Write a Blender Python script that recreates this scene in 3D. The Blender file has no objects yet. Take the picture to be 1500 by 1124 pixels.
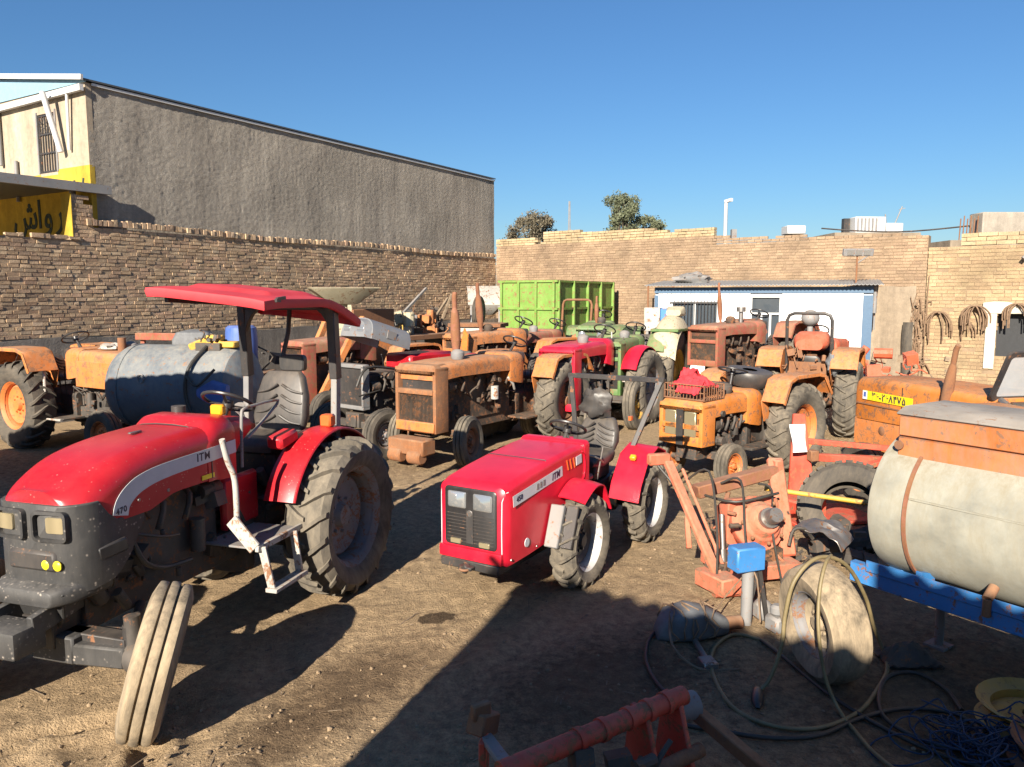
import bpy, bmesh, math, random
import numpy as np
from mathutils import Vector, Matrix, Euler, noise

# ------------------------------------------------------------------ camera, sky, sun
SC = bpy.context.scene
COL = SC.collection
cam_d = bpy.data.cameras.new('camera')
cam_d.sensor_width = 36.0
cam_d.lens = 27.02
cam_d.clip_start = 0.05
cam_d.clip_end = 3000
cam = bpy.data.objects.new('camera', cam_d)
COL.objects.link(cam)
cam.location = (0, 0, 2.4)
cam.rotation_euler = (math.radians(90 - 6.5), 0, 0)
SC.camera = cam

SUN_EL = 25.0
SUN_AZ = 200.5          # clockwise from +Y: low winter sun behind the camera, to the left
wd = bpy.data.worlds.new('World')
SC.world = wd
wd.use_nodes = True
nt = wd.node_tree
bg = nt.nodes['Background']
sky = nt.nodes.new('ShaderNodeTexSky')
sky.sky_type = 'NISHITA'
sky.sun_disc = False
sky.sun_elevation = math.radians(SUN_EL)
sky.sun_rotation = math.radians(SUN_AZ)
sky.altitude = 1200
sky.air_density = 1.55
sky.dust_density = 0.2
sky.ozone_density = 10.0
nt.links.new(sky.outputs[0], bg.inputs[0])
bg.inputs[1].default_value = 0.051
sd = bpy.data.lights.new('sun', 'SUN')
sd.energy = 5.0
sd.angle = math.radians(0.53)
sd.color = (1.0, 0.90, 0.76)
sun = bpy.data.objects.new('sun', sd)
COL.objects.link(sun)
_az, _el = math.radians(SUN_AZ), math.radians(SUN_EL)
_to = Vector((math.sin(_az) * math.cos(_el), math.cos(_az) * math.cos(_el), math.sin(_el)))
sun.rotation_euler = (-_to).to_track_quat('-Z', 'Y').to_euler()
sun.location = (-8, -18, 14)
SC.view_settings.view_transform = 'Standard'
SC.view_settings.look = 'None'
SC.view_settings.gamma = 1.0
SC.view_settings.use_curve_mapping = False
SC.view_settings.exposure = 1.2

# ------------------------------------------------------------------ helpers
PI = math.pi
V = Vector
RND = random.Random(7)


def tag(o, label=None, cat=None, group=None, kind=None):
    if label: o['label'] = label
    if cat: o['category'] = cat
    if group: o['group'] = group
    if kind: o['kind'] = kind
    return o


def thing(name, label, cat, loc=(0, 0, 0), rz=0.0, group=None, rot=None):
    o = bpy.data.objects.new(name, None)
    COL.objects.link(o)
    o.empty_display_size = 0.2
    o.location = loc
    o.rotation_euler = rot if rot else (0, 0, rz)
    return tag(o, label, cat, group)


def copy_tree(o, parent=None):
    c = o.copy()
    COL.objects.link(c)
    c.parent = parent
    for ch in list(o.children):
        copy_tree(ch, c)
    return c


def catmull(pts, k=6, closed=False):
    pts = [V(p) for p in pts]
    n = len(pts)
    out = []
    rng = range(n) if closed else range(n - 1)
    for i in rng:
        if closed:
            p0, p1, p2, p3 = pts[(i - 1) % n], pts[i], pts[(i + 1) % n], pts[(i + 2) % n]
        else:
            p0, p1, p2, p3 = pts[max(i - 1, 0)], pts[i], pts[i + 1], pts[min(i + 2, n - 1)]
        for j in range(k):
            t = j / k
            out.append(0.5 * ((2 * p1) + (p2 - p0) * t + (2 * p0 - 5 * p1 + 4 * p2 - p3) * t * t + (3 * p1 - p0 - 3 * p2 + p3) * t ** 3))
    if not closed:
        out.append(pts[-1])
    return out


def rrect(w, h, r, n=3, cx=0.0, cy=0.0):
    """rounded rectangle outline, half sizes w/h"""
    r = min(r, w * .99, h * .99)
    out = []
    for (sx, sy, a0) in ((1, 1, 0), (-1, 1, 90), (-1, -1, 180), (1, -1, 270)):
        for i in range(n + 1):
            a = math.radians(a0 + 90 * i / n)
            out.append((cx + sx * (w - r) + r * math.cos(a), cy + sy * (h - r) + r * math.sin(a)))
    return out


class MB:
    def __init__(s):
        s.v = []
        s.f = []

    def add(s, vs, fs):
        o = len(s.v)
        s.v.extend([V(p) for p in vs])
        s.f.extend([tuple(o + i for i in f) for f in fs])
        return s

    def box(s, c, d, R=None, taper=1.0):
        x, y, z = d[0] / 2, d[1] / 2, d[2] / 2
        vs = [V((sx * x * (taper if sz > 0 else 1), sy * y * (taper if sz > 0 else 1), sz * z)) for sz in (-1, 1) for sy in (-1, 1) for sx in (-1, 1)]
        if R is not None:
            if not isinstance(R, Matrix):
                R = Euler(R).to_matrix()
            vs = [R @ p for p in vs]
        c = V(c)
        return s.add([p + c for p in vs], [(0, 2, 3, 1), (4, 5, 7, 6), (0, 1, 5, 4), (2, 6, 7, 3), (0, 4, 6, 2), (1, 3, 7, 5)])

    def span(s, x0, x1, y0, y1, z0, z1):
        return s.box(((x0 + x1) / 2, (y0 + y1) / 2, (z0 + z1) / 2), (abs(x1 - x0), abs(y1 - y0), abs(z1 - z0)))

    def bar(s, a, b, w, h, up=(0, 0, 1)):
        a, b = V(a), V(b)
        d = b - a
        L = d.length
        x = d.normalized()
        u = V(up)
        if abs(x.dot(u)) > .98: u = V((0, 1, 0))
        y = u.cross(x).normalized()
        z = x.cross(y)
        R = Matrix((x, y, z)).transposed()
        return s.box((a + b) / 2, (L, w, h), R)

    def cyl(s, a, b, r, r2=None, n=14, cap=True):
        a, b = V(a), V(b)
        if r2 is None: r2 = r
        x = (b - a).normalized()
        u = V((0, 0, 1)) if abs(x.z) < .9 else V((1, 0, 0))
        y = x.cross(u).normalized()
        z = x.cross(y)
        vs, fs = [], []
        for (p, q) in ((a, r), (b, r2)):
            for i in range(n):
                t = 2 * PI * i / n
                vs.append(p + y * (q * math.cos(t)) + z * (q * math.sin(t)))
        for i in range(n):
            j = (i + 1) % n
            fs.append((i, j, n + j, n + i))
        if cap:
            fs.append(tuple(range(n - 1, -1, -1)))
            fs.append(tuple(range(n, 2 * n)))
        return s.add(vs, fs)

    def tube(s, pts, r, n=8, closed=False, k=0):
        pts = catmull(pts, k, closed) if k else [V(p) for p in pts]
        m = len(pts)
        vs, fs = [], []
        prev = None
        for i, p in enumerate(pts):
            if closed:
                t = pts[(i + 1) % m] - pts[(i - 1) % m]
            else:
                t = pts[min(i + 1, m - 1)] - pts[max(i - 1, 0)]
            if t.length < 1e-9: t = V((0, 0, 1))
            t.normalize()
            if prev is None:
                u = V((0, 0, 1)) if abs(t.z) < .9 else V((1, 0, 0))
                y = t.cross(u).normalized()
            else:
                y = prev - t * prev.dot(t)
                if y.length < 1e-6: y = t.orthogonal()
                y.normalize()
            prev = y
            z = t.cross(y)
            rr = r(i / max(m - 1, 1)) if callable(r) else r
            for j in range(n):
                a = 2 * PI * j / n
                vs.append(p + y * (rr * math.cos(a)) + z * (rr * math.sin(a)))
        lim = m if closed else m - 1
        for i in range(lim):
            for j in range(n):
                a, b = i * n + j, i * n + (j + 1) % n
                c, d = ((i + 1) % m) * n + (j + 1) % n, ((i + 1) % m) * n + j
                fs.append((a, b, c, d))
        if not closed:
            fs.append(tuple(range(n - 1, -1, -1)))
            fs.append(tuple((m - 1) * n + j for j in range(n)))
        return s.add(vs, fs)

    def lathe(s, prof, n=32, M=None, closed=False):
        """prof: (radius, height) round the local Y axis"""
        vs, fs = [], []
        m = len(prof)
        for i in range(n):
            a = 2 * PI * i / n
            for (r, h) in prof:
                vs.append(V((r * math.cos(a), h, r * math.sin(a))))
        for i in range(n):
            k = (i + 1) % n
            for j in range(m if closed else m - 1):
                j2 = (j + 1) % m
                fs.append((i * m + j, i * m + j2, k * m + j2, k * m + j))
        if M is not None: vs = [M @ p for p in vs]
        return s.add(vs, fs)

    def loft(s, secs, cap=True, closed=True):
        n = len(secs[0])
        vs = [V(p) for sec in secs for p in sec]
        fs = []
        for i in range(len(secs) - 1):
            for j in range(n if closed else n - 1):
                k = (j + 1) % n
                fs.append((i * n + j, i * n + k, (i + 1) * n + k, (i + 1) * n + j))
        if cap:
            fs.append(tuple(range(n - 1, -1, -1)))
            fs.append(tuple((len(secs) - 1) * n + j for j in range(n)))
        return s.add(vs, fs)

    def plate(s, poly, M, t):
        """poly: 2-D outline in the local XY plane of M, extruded by t along local Z"""
        n = len(poly)
        vs = [M @ V((x, y, 0)) for x, y in poly] + [M @ V((x, y, t)) for x, y in poly]
        fs = [tuple(range(n - 1, -1, -1)), tuple(range(n, 2 * n))] + [(i, (i + 1) % n, n + (i + 1) % n, n + i) for i in range(n)]
        return s.add(vs, fs)

    def sph(s, c, r, n=10, m=7):
        if not hasattr(r, '__len__'): r = (r, r, r)
        c = V(c)
        vs, fs = [], []
        for i in range(m + 1):
            th = PI * i / m
            for j in range(n):
                ph = 2 * PI * j / n
                vs.append(c + V((r[0] * math.sin(th) * math.cos(ph), r[1] * math.sin(th) * math.sin(ph), r[2] * math.cos(th))))
        for i in range(m):
            for j in range(n):
                k = (j + 1) % n
                fs.append((i * n + j, (i + 1) * n + j, (i + 1) * n + k, i * n + k))
        return s.add(vs, fs)

    def sheet(s, fn, nu, nv, t=0.0):
        """surface patch fn(u,v) with optional thickness along its normal"""
        P = [[V(fn(i / nu, j / nv)) for j in range(nv + 1)] for i in range(nu + 1)]
        vs = [p for row in P for p in row]
        w = nv + 1
        fs = [(i * w + j, (i + 1) * w + j, (i + 1) * w + j + 1, i * w + j + 1) for i in range(nu) for j in range(nv)]
        if t:
            N = []
            for i in range(nu + 1):
                for j in range(nv + 1):
                    a = P[min(i + 1, nu)][j] - P[max(i - 1, 0)][j]
                    b = P[i][min(j + 1, nv)] - P[i][max(j - 1, 0)]
                    N.append(a.cross(b).normalized())
            o = len(vs)
            vs = vs + [p - q * t for p, q in zip(vs[:], N)]
            fs = fs + [tuple(o + x for x in reversed(f)) for f in fs]
            for i in range(nu):
                for j in (0, nv):
                    a, b = i * w + j, (i + 1) * w + j
                    fs.append((a, b, o + b, o + a) if j == 0 else (b, a, o + a, o + b))
            for j in range(nv):
                for i in (0, nu):
                    a, b = i * w + j, i * w + j + 1
                    fs.append((b, a, o + a, o + b) if i == 0 else (a, b, o + b, o + a))
        return s.add(vs, fs)

    def build(s, name, mat, parent=None, bevel=0.0, smooth=38, loc=None, rot=None, seg=1):
        me = bpy.data.meshes.new(name)
        me.from_pydata([tuple(p) for p in s.v], [], s.f)
        if bevel:
            bm = bmesh.new()
            bm.from_mesh(me)
            bmesh.ops.recalc_face_normals(bm, faces=bm.faces)
            ed = [e for e in bm.edges if len(e.link_faces) == 2 and e.calc_face_angle(0) > math.radians(40)]
            bmesh.ops.bevel(bm, geom=ed, offset=bevel, segments=seg, profile=.6, affect='EDGES', clamp_overlap=True)
            bm.to_mesh(me)
            bm.free()
        me.update()
        if smooth:
            me.polygons.foreach_set('use_smooth', [True] * len(me.polygons))
            me.set_sharp_from_angle(angle=math.radians(smooth))
        return link(name, me, mat, parent, loc, rot)


def link(name, me, mat, parent=None, loc=None, rot=None):
    if mat is not None and not me.materials:
        me.materials.append(mat)
    o = bpy.data.objects.new(name, me)
    COL.objects.link(o)
    if parent is not None: o.parent = parent
    if loc is not None: o.location = loc
    if rot is not None: o.rotation_euler = rot
    return o


def junk(mb, c, size, n, rnd, small=0.03, big=0.16):
    """irregular castings, canisters, brackets and pipes packed in a box"""
    for _ in range(n):
        p = V((c[0] + (rnd.random() - .5) * size[0], c[1] + (rnd.random() - .5) * size[1], c[2] + (rnd.random() - .5) * size[2]))
        k = rnd.random()
        q = rnd.uniform(small, big)
        if k < .4:
            mb.box(p, (q * rnd.uniform(.5, 1.4), q * rnd.uniform(.4, 1.2), q * rnd.uniform(.4, 1.2)), (rnd.uniform(-.3, .3), rnd.uniform(-.3, .3), rnd.uniform(-.5, .5)))
        elif k < .68:
            d = rnd.choice((V((1, 0, 0)), V((0, 1, 0)), V((0, 0, 1)), V((.5, 0, .8)))).normalized() * q * .6
            mb.cyl(p - d, p + d, q * rnd.uniform(.25, .5), n=9)
        else:
            a = p
            pts = [a]
            for _i in range(3):
                a = a + V((rnd.uniform(-1, 1), rnd.uniform(-.6, .6), rnd.uniform(-1, 1))) * q * 1.1
                pts.append(a)
            mb.tube(pts, rnd.uniform(.008, .016), 6, k=3)
    return mb


def blob(mb, c, r, seed, amp=.25, n=18, m=12):
    k = len(mb.v)
    mb.sph((0, 0, 0), 1, n, m)
    for p in mb.v[k:]:
        d = 1 + amp * noise.noise(p * 1.7 + V((seed, 0, 0))) + amp * .6 * noise.noise(p * 4.1 + V((0, seed, 0)))
        q = V((p.x * r[0] * d, p.y * r[1] * d, p.z * r[2] * d)) + V(c)
        p.x, p.y, p.z = q
    return mb


_fonts = {}


def text_mesh(txt, size, ext=0.002, bold=0.0):
    cu = bpy.data.curves.new('lettering', 'FONT')
    cu.body = txt
    cu.size = size
    cu.extrude = ext
    cu.offset = bold
    cu.space_character = 1.12
    cu.align_x = 'CENTER'
    cu.align_y = 'CENTER'
    cu.resolution_u = 3
    ob = bpy.data.objects.new('lettering', cu)
    COL.objects.link(ob)
    bpy.context.view_layer.update()
    dg = bpy.context.evaluated_depsgraph_get()
    me = bpy.data.meshes.new_from_object(ob.evaluated_get(dg))
    bpy.data.objects.remove(ob)
    bpy.data.curves.remove(cu)
    return me


def text_on(txt, size, mat, parent, M, ext=0.002, name='lettering', bold=0.0, shear=0.0):
    me = text_mesh(txt, size, ext, bold)
    me.materials.clear()
    if shear:
        for v in me.vertices: v.co.x += v.co.y * shear
    me.transform(M)
    return link(name, me, mat, parent)


def frame(o, x, y):
    """matrix with origin o, local X along x, local Y along y"""
    x = V(x).normalized()
    y = V(y)
    y = (y - x * y.dot(x)).normalized()
    z = x.cross(y)
    M = Matrix((x, y, z)).transposed().to_4x4()
    M.translation = V(o)
    return M


# ------------------------------------------------------------------ materials
def nodes(name):
    m = bpy.data.materials.new(name)
    m.use_nodes = True
    t = m.node_tree
    b = t.nodes['Principled BSDF']
    return m, t, b


def N(t, kind, **kw):
    n = t.nodes.new(kind)
    for k, v in kw.items():
        if k == 'op': n.operation = v
        elif k.startswith('i_'):
            key = k[2:]
            n.inputs[int(key) if key.isdigit() else key].default_value = v
        else: setattr(n, k, v)
    return n


def ramp(t, a, b, ca=(0, 0, 0, 1), cb=(1, 1, 1, 1)):
    r = t.nodes.new('ShaderNodeValToRGB')
    e = r.color_ramp.elements
    e[0].position, e[1].position = a, b
    e[0].color, e[1].color = ca, cb
    return r


def c4(c):
    return (c[0], c[1], c[2], 1)


def mix(t, fac, a, b):
    m = t.nodes.new('ShaderNodeMix')
    m.data_type = 'RGBA'
    if isinstance(fac, (int, float)): m.inputs[0].default_value = fac
    else: t.links.new(fac, m.inputs[0])
    for i, x in ((6, a), (7, b)):
        if isinstance(x, (tuple, list)): m.inputs[i].default_value = c4(x)
        else: t.links.new(x, m.inputs[i])
    return m.outputs[2]


def coords(t, scale=1.0):
    tc = N(t, 'ShaderNodeTexCoord')
    oi = N(t, 'ShaderNodeObjectInfo')
    mp = N(t, 'ShaderNodeVectorMath', op='MULTIPLY_ADD')
    mp.inputs[1].default_value = (scale, scale, scale)
    sc = N(t, 'ShaderNodeVectorMath', op='SCALE')
    cx = N(t, 'ShaderNodeCombineXYZ')
    for i in range(3): t.links.new(oi.outputs['Random'], cx.inputs[i])
    t.links.new(cx.outputs[0], sc.inputs[0])
    sc.inputs['Scale'].default_value = 37.0
    t.links.new(tc.outputs['Object'], mp.inputs[0])
    t.links.new(sc.outputs[0], mp.inputs[2])
    return mp.outputs[0], oi


def noise_n(t, vec, scale, detail=4, rough=.6, dist=0.0):
    n = N(t, 'ShaderNodeTexNoise')
    n.inputs['Scale'].default_value = scale
    n.inputs['Detail'].default_value = detail
    n.inputs['Roughness'].default_value = rough
    n.inputs['Distortion'].default_value = dist
    t.links.new(vec, n.inputs['Vector'])
    return n.outputs[0]


DUST = (0.34, 0.255, 0.17)
RUST = (0.17, 0.065, 0.028)
RUST2 = (0.26, 0.115, 0.05)


def paint(name, col, rough=.42, dust=.35, rust=.12, metal=0.0, coat=0.0, spots=.0, dcol=DUST, var=.12, bump=.15, updust=True):
    """painted or bare metal with settled dust, chips of rust and mottling"""
    m, t, b = nodes(name)
    vec, oi = coords(t)
    L = t.links
    n1 = noise_n(t, vec, 2.3, 5, .65)
    n2 = noise_n(t, vec, 9.0, 6, .7, .6)
    n3 = noise_n(t, vec, 55.0, 3, .6)
    # mottled paint
    r1 = ramp(t, .3, .7)
    L.new(n1, r1.inputs[0])
    dark = tuple(c * (1 - var * 1.6) for c in col)
    lite = tuple(min(1, c * (1 + var) + .01) for c in col)
    base = mix(t, r1.outputs[0], dark, lite)
    rf = None
    if rust > 0:
        rr = ramp(t, .575 - rust * .30, .615 - rust * .22)
        nf = noise_n(t, vec, 26.0, 6, .75, .8)
        mxr = N(t, 'ShaderNodeMath', op='MULTIPLY_ADD'); mxr.inputs[1].default_value = .45
        L.new(nf, mxr.inputs[0])
        sc2 = N(t, 'ShaderNodeMath', op='MULTIPLY'); sc2.inputs[1].default_value = .55
        L.new(n2, sc2.inputs[0]); L.new(sc2.outputs[0], mxr.inputs[2])
        L.new(mxr.outputs[0], rr.inputs[0])
        rc = mix(t, n3, RUST, RUST2)
        base = mix(t, rr.outputs[0], base, rc)
        rf = rr.outputs[0]
    if dust > 0:
        ge = N(t, 'ShaderNodeNewGeometry')
        sx = N(t, 'ShaderNodeSeparateXYZ')
        L.new(ge.outputs['Normal'], sx.inputs[0])
        up = N(t, 'ShaderNodeMapRange')
        up.inputs[1].default_value, up.inputs[2].default_value = -.2, 1.0
        up.inputs[3].default_value, up.inputs[4].default_value = (.25, 1.0) if updust else (.75, 1.0)
        L.new(sx.outputs[2], up.inputs[0])
        rd = ramp(t, .30, .78)
        L.new(n1, rd.inputs[0])
        rd2 = ramp(t, .35, .75)
        mpz = N(t, 'ShaderNodeMapping'); mpz.inputs['Scale'].default_value = (1, 1, .22)
        L.new(vec, mpz.inputs[0])
        L.new(noise_n(t, mpz.outputs[0], 17.0, 6, .75, .3), rd2.inputs[0])
        a = N(t, 'ShaderNodeMath', op='MULTIPLY')
        L.new(rd.outputs[0], a.inputs[0]); L.new(up.outputs[0], a.inputs[1])
        c = N(t, 'ShaderNodeMath', op='ADD')
        L.new(a.outputs[0], c.inputs[0])
        d0 = N(t, 'ShaderNodeMath', op='MULTIPLY')
        L.new(rd2.outputs[0], d0.inputs[0]); L.new(up.outputs[0], d0.inputs[1])
        L.new(d0.outputs[0], c.inputs[1])
        d = N(t, 'ShaderNodeMath', op='MULTIPLY', use_clamp=True)
        L.new(c.outputs[0], d.inputs[0]); d.inputs[1].default_value = dust
        base = mix(t, d.outputs[0], base, dcol)
        df = d.outputs[0]
    else:
        df = None
    if spots > 0:
        vo = N(t, 'ShaderNodeTexVoronoi')
        vo.inputs['Scale'].default_value = 38
        L.new(vec, vo.inputs['Vector'])
        rs = ramp(t, .05, .16 + spots * .12, (1, 1, 1, 1), (0, 0, 0, 1))
        L.new(vo.outputs[0], rs.inputs[0])
        rs2 = ramp(t, .5, .62)
        L.new(n2, rs2.inputs[0])
        q = N(t, 'ShaderNodeMath', op='MULTIPLY')
        L.new(rs.outputs[0], q.inputs[0]); L.new(rs2.outputs[0], q.inputs[1])
        q2 = N(t, 'ShaderNodeMath', op='MULTIPLY')
        L.new(q.outputs[0], q2.inputs[0]); q2.inputs[1].default_value = .75
        base = mix(t, q2.outputs[0], base, (.5, .43, .36))
    L.new(base, b.inputs['Base Color'])
    # roughness rises with dust and rust
    ro = N(t, 'ShaderNodeMath', op='ADD', use_clamp=True)
    ro.inputs[0].default_value = rough
    if df is not None:
        z = N(t, 'ShaderNodeMath', op='MULTIPLY'); z.inputs[1].default_value = .6
        L.new(df, z.inputs[0]); L.new(z.outputs[0], ro.inputs[1])
    else:
        ro.inputs[1].default_value = 0
    if rf is not None:
        ro2 = N(t, 'ShaderNodeMath', op='MULTIPLY_ADD', use_clamp=True)
        L.new(rf, ro2.inputs[0]); ro2.inputs[1].default_value = .5
        L.new(ro.outputs[0], ro2.inputs[2])
        L.new(ro2.outputs[0], b.inputs['Roughness'])
    else:
        L.new(ro.outputs[0], b.inputs['Roughness'])
    b.inputs['Metallic'].default_value = metal
    if coat: b.inputs['Coat Weight'].default_value = coat; b.inputs['Coat Roughness'].default_value = .18
    if bump:
        bp = N(t, 'ShaderNodeBump')
        bp.inputs['Strength'].default_value = bump
        bp.inputs['Distance'].default_value = .01
        L.new(n2, bp.inputs['Height'])
        L.new(bp.outputs[0], b.inputs['Normal'])
    return m


def simple(name, col, rough=.6, metal=0.0, scale=12, var=.25, bump=.2, bscale=40, emit=0):
    m, t, b = nodes(name)
    vec, oi = coords(t)
    n1 = noise_n(t, vec, scale, 5, .65)
    r1 = ramp(t, .25, .75)
    t.links.new(n1, r1.inputs[0])
    t.links.new(mix(t, r1.outputs[0], tuple(c * (1 - var) for c in col), tuple(min(1, c * (1 + var)) for c in col)), b.inputs['Base Color'])
    b.inputs['Roughness'].default_value = rough
    b.inputs['Metallic'].default_value = metal
    if bump:
        n2 = noise_n(t, vec, bscale, 4, .7)
        bp = N(t, 'ShaderNodeBump')
        bp.inputs['Strength'].default_value = bump
        bp.inputs['Distance'].default_value = .01
        t.links.new(n2, bp.inputs['Height'])
        t.links.new(bp.outputs[0], b.inputs['Normal'])
    return m


M = {}
M['red'] = paint('red_paint', (.44, .005, .014), .36, .035, .0, coat=.12, spots=.5, bump=.04)
M['red2'] = paint('red_paint_clean', (.60, .006, .028), .32, .02, .0, coat=.15, bump=.02)
M['canopy'] = paint('canopy_plastic', (.56, .030, .040), .6, .05, .0, bump=.08)
M['orange'] = paint('orange_paint', (.56, .165, .022), .55, .55, .22)
M['orange_rust'] = paint('orange_rusty_paint', (.50, .15, .025), .65, .55, .26)
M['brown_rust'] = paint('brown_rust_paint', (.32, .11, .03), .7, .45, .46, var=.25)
M['orange_bright'] = paint('orange_bright_paint', (.60, .18, .014), .48, .42, .19)
M['orange_red'] = paint('orange_red_paint', (.60, .085, .03), .5, .38, .16)
M['orange_dusty'] = paint('dusty_orange_paint', (.58, .10, .045), .65, .75, .26, dcol=(.42, .25, .16))
M['red_frame'] = paint('red_lead_paint', (.58, .05, .022), .5, .30, .2)
M['maroon'] = paint('faded_red_paint', (.33, .05, .03), .65, .55, .35)
M['rust'] = paint('rusty_steel', (.17, .07, .035), .8, .35, .5, var=.3)
M['rust_light'] = paint('rusty_pipe', (.24, .085, .045), .8, .25, .35, var=.3)
M['green'] = paint('green_paint', (.13, .285, .03), .5, .40, .16)
M['green_dk'] = paint('tractor_green_paint', (.06, .17, .035), .5, .5, .12)
M['yellow'] = paint('yellow_paint', (.62, .36, .03), .5, .4, .12)
M['blue_frame'] = paint('blue_paint', (.03, .20, .50), .45, .14, .12)
M['blue_tank'] = paint('blue_grey_tank', (.085, .112, .145), .6, .50, .07, dcol=(.36, .33, .26))
M['blue_plastic'] = paint('blue_plastic', (.05, .13, .42), .45, .3, .0)
M['white'] = paint('white_paint', (.44, .43, .40), .55, .5, .16)
M['cream'] = paint('cream_paint', (.46, .42, .29), .6, .45, .10)
M['silver'] = paint('silver_paint', (.25, .27, .29), .35, .35, .05, metal=.35)
M['steel'] = paint('bare_steel', (.30, .29, .28), .38, .3, .10, metal=.8)
M['grey'] = paint('grey_paint', (.20, .205, .21), .5, .35, .06)
M['cap'] = paint('dark_grey_plastic', (.016, .017, .019), .5, .22, .0, spots=1.6, dcol=(.30, .27, .23))
M['black'] = paint('black_paint', (.025, .025, .027), .42, .14, .03)
M['blackp'] = paint('black_plastic', (.018, .018, .02), .35, .08, .0)
M['vinyl'] = paint('black_seat_vinyl', (.030, .031, .033), .38, .24, .0, bump=.1)
M['engine'] = paint('greasy_cast_iron', (.045, .042, .04), .6, .38, .12, var=.4, dcol=(.2, .15, .1))
M['engine_brown'] = paint('rusty_cast_iron', (.045, .033, .026), .7, .4, .22, var=.4, dcol=(.20, .135, .08))
M['tyre'] = paint('dusty_tyre_rubber', (.030, .029, .028), .75, .56, .0, dcol=(.28, .235, .17), var=.35, bump=.3, updust=False)
M['tyre_d'] = paint('worn_tyre_rubber', (.028, .027, .026), .75, .42, .0, dcol=(.22, .18, .13), var=.3, bump=.3, updust=False)
M['tyre_mud'] = paint('muddy_tyre_rubber', (.07, .06, .045), .85, .9, .0, dcol=(.40, .31, .20), var=.35, bump=.5, updust=False)
M['rim_grey'] = paint('grey_rim_paint', (.16, .165, .18), .55, .35, .22)
M['rim_orange'] = paint('orange_rim_paint', (.62, .17, .03), .5, .35, .15)
M['rim_white'] = paint('white_rim_paint', (.55, .55, .54), .4, .25, .05)
M['rim_yellow'] = paint('yellow_rim_paint', (.50, .27, .03), .5, .45, .15)
M['tank'] = paint('pale_weathered_tank', (.37, .37, .315), .6, .75, .0, dcol=(.25, .22, .155), var=.28, updust=False, bump=.2)
M['plank'] = paint('orange_over_grey_planks', (.60, .15, .008), .65, .62, .06, dcol=(.20, .18, .15), var=.25, updust=False, bump=.3)
M['hose'] = simple('hose_rubber', (.20, .155, .075), .55, var=.3)
M['hose_dk'] = simple('dark_hose_rubber', (.04, .036, .03), .5, var=.3)
M['rope'] = simple('old_rope', (.20, .13, .08), .85, var=.4)
M['decal'] = simple('grey_white_decal', (.56, .56, .57), .5, var=.08, bump=0)
M['ink'] = simple('dark_lettering', (.02, .022, .045), .5, var=.1, bump=0)
M['ink_w'] = simple('faded_lettering', (.025, .04, .03), .8, var=.5, bump=0, scale=6)
M['plate_y'] = simple('yellow_number_plate', (.80, .62, .02), .4, var=.06, bump=0)
M['paper'] = simple('white_paper', (.75, .74, .72), .7, var=.1, bump=.3, bscale=12)
M['amber'] = simple('amber_lens', (.75, .33, .02), .25, var=.1, bump=0)
M['redlens'] = simple('orange_red_lens', (.60, .12, .03), .3, var=.1, bump=0)
M['cloth'] = simple('red_cloth', (.60, .035, .045), .85, var=.25, bump=.3, bscale=20)
M['net'] = simple('blue_net', (.012, .035, .08), .8, var=.4)
M['grey_wood'] = paint('weathered_grey_planks', (.27, .25, .225), .75, .25, .05, var=.25)
M['bag'] = simple('grey_sack', (.14, .145, .15), .7, var=.25, bump=.4, bscale=10)


def lens_mat(name, col, rough=.08):
    m, t, b = nodes(name)
    vec, oi = coords(t)
    w = N(t, 'ShaderNodeTexWave')
    w.inputs['Scale'].default_value = 30
    t.links.new(vec, w.inputs['Vector'])
    t.links.new(mix(t, w.outputs[0], tuple(c * .8 for c in col), col), b.inputs['Base Color'])
    b.inputs['Roughness'].default_value = rough
    b.inputs['Metallic'].default_value = .6
    b.inputs['Coat Weight'].default_value = .8
    bp = N(t, 'ShaderNodeBump'); bp.inputs['Strength'].default_value = .3; bp.inputs['Distance'].default_value = .005
    t.links.new(w.outputs[0], bp.inputs['Height']); t.links.new(bp.outputs[0], b.inputs['Normal'])
    return m


M['lens'] = lens_mat('headlight_lens', (.42, .43, .43))
M['lens_y'] = lens_mat('yellowed_headlight_lens', (.52, .44, .27), .3)


def glass_mat(name, tint, rough=.12, alpha=.35):
    m, t, b = nodes(name)
    vec, oi = coords(t)
    n1 = noise_n(t, vec, 5, 5, .7)
    t.links.new(mix(t, n1, tuple(c * .7 for c in tint), tint), b.inputs['Base Color'])
    b.inputs['Roughness'].default_value = rough
    b.inputs['Alpha'].default_value = alpha
    b.inputs['Coat Weight'].default_value = .6
    return m


M['glass'] = glass_mat('dusty_windscreen_glass', (.55, .58, .60), .35, .72)
M['pane'] = glass_mat('window_glass', (.07, .085, .10), .12, .93)


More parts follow.
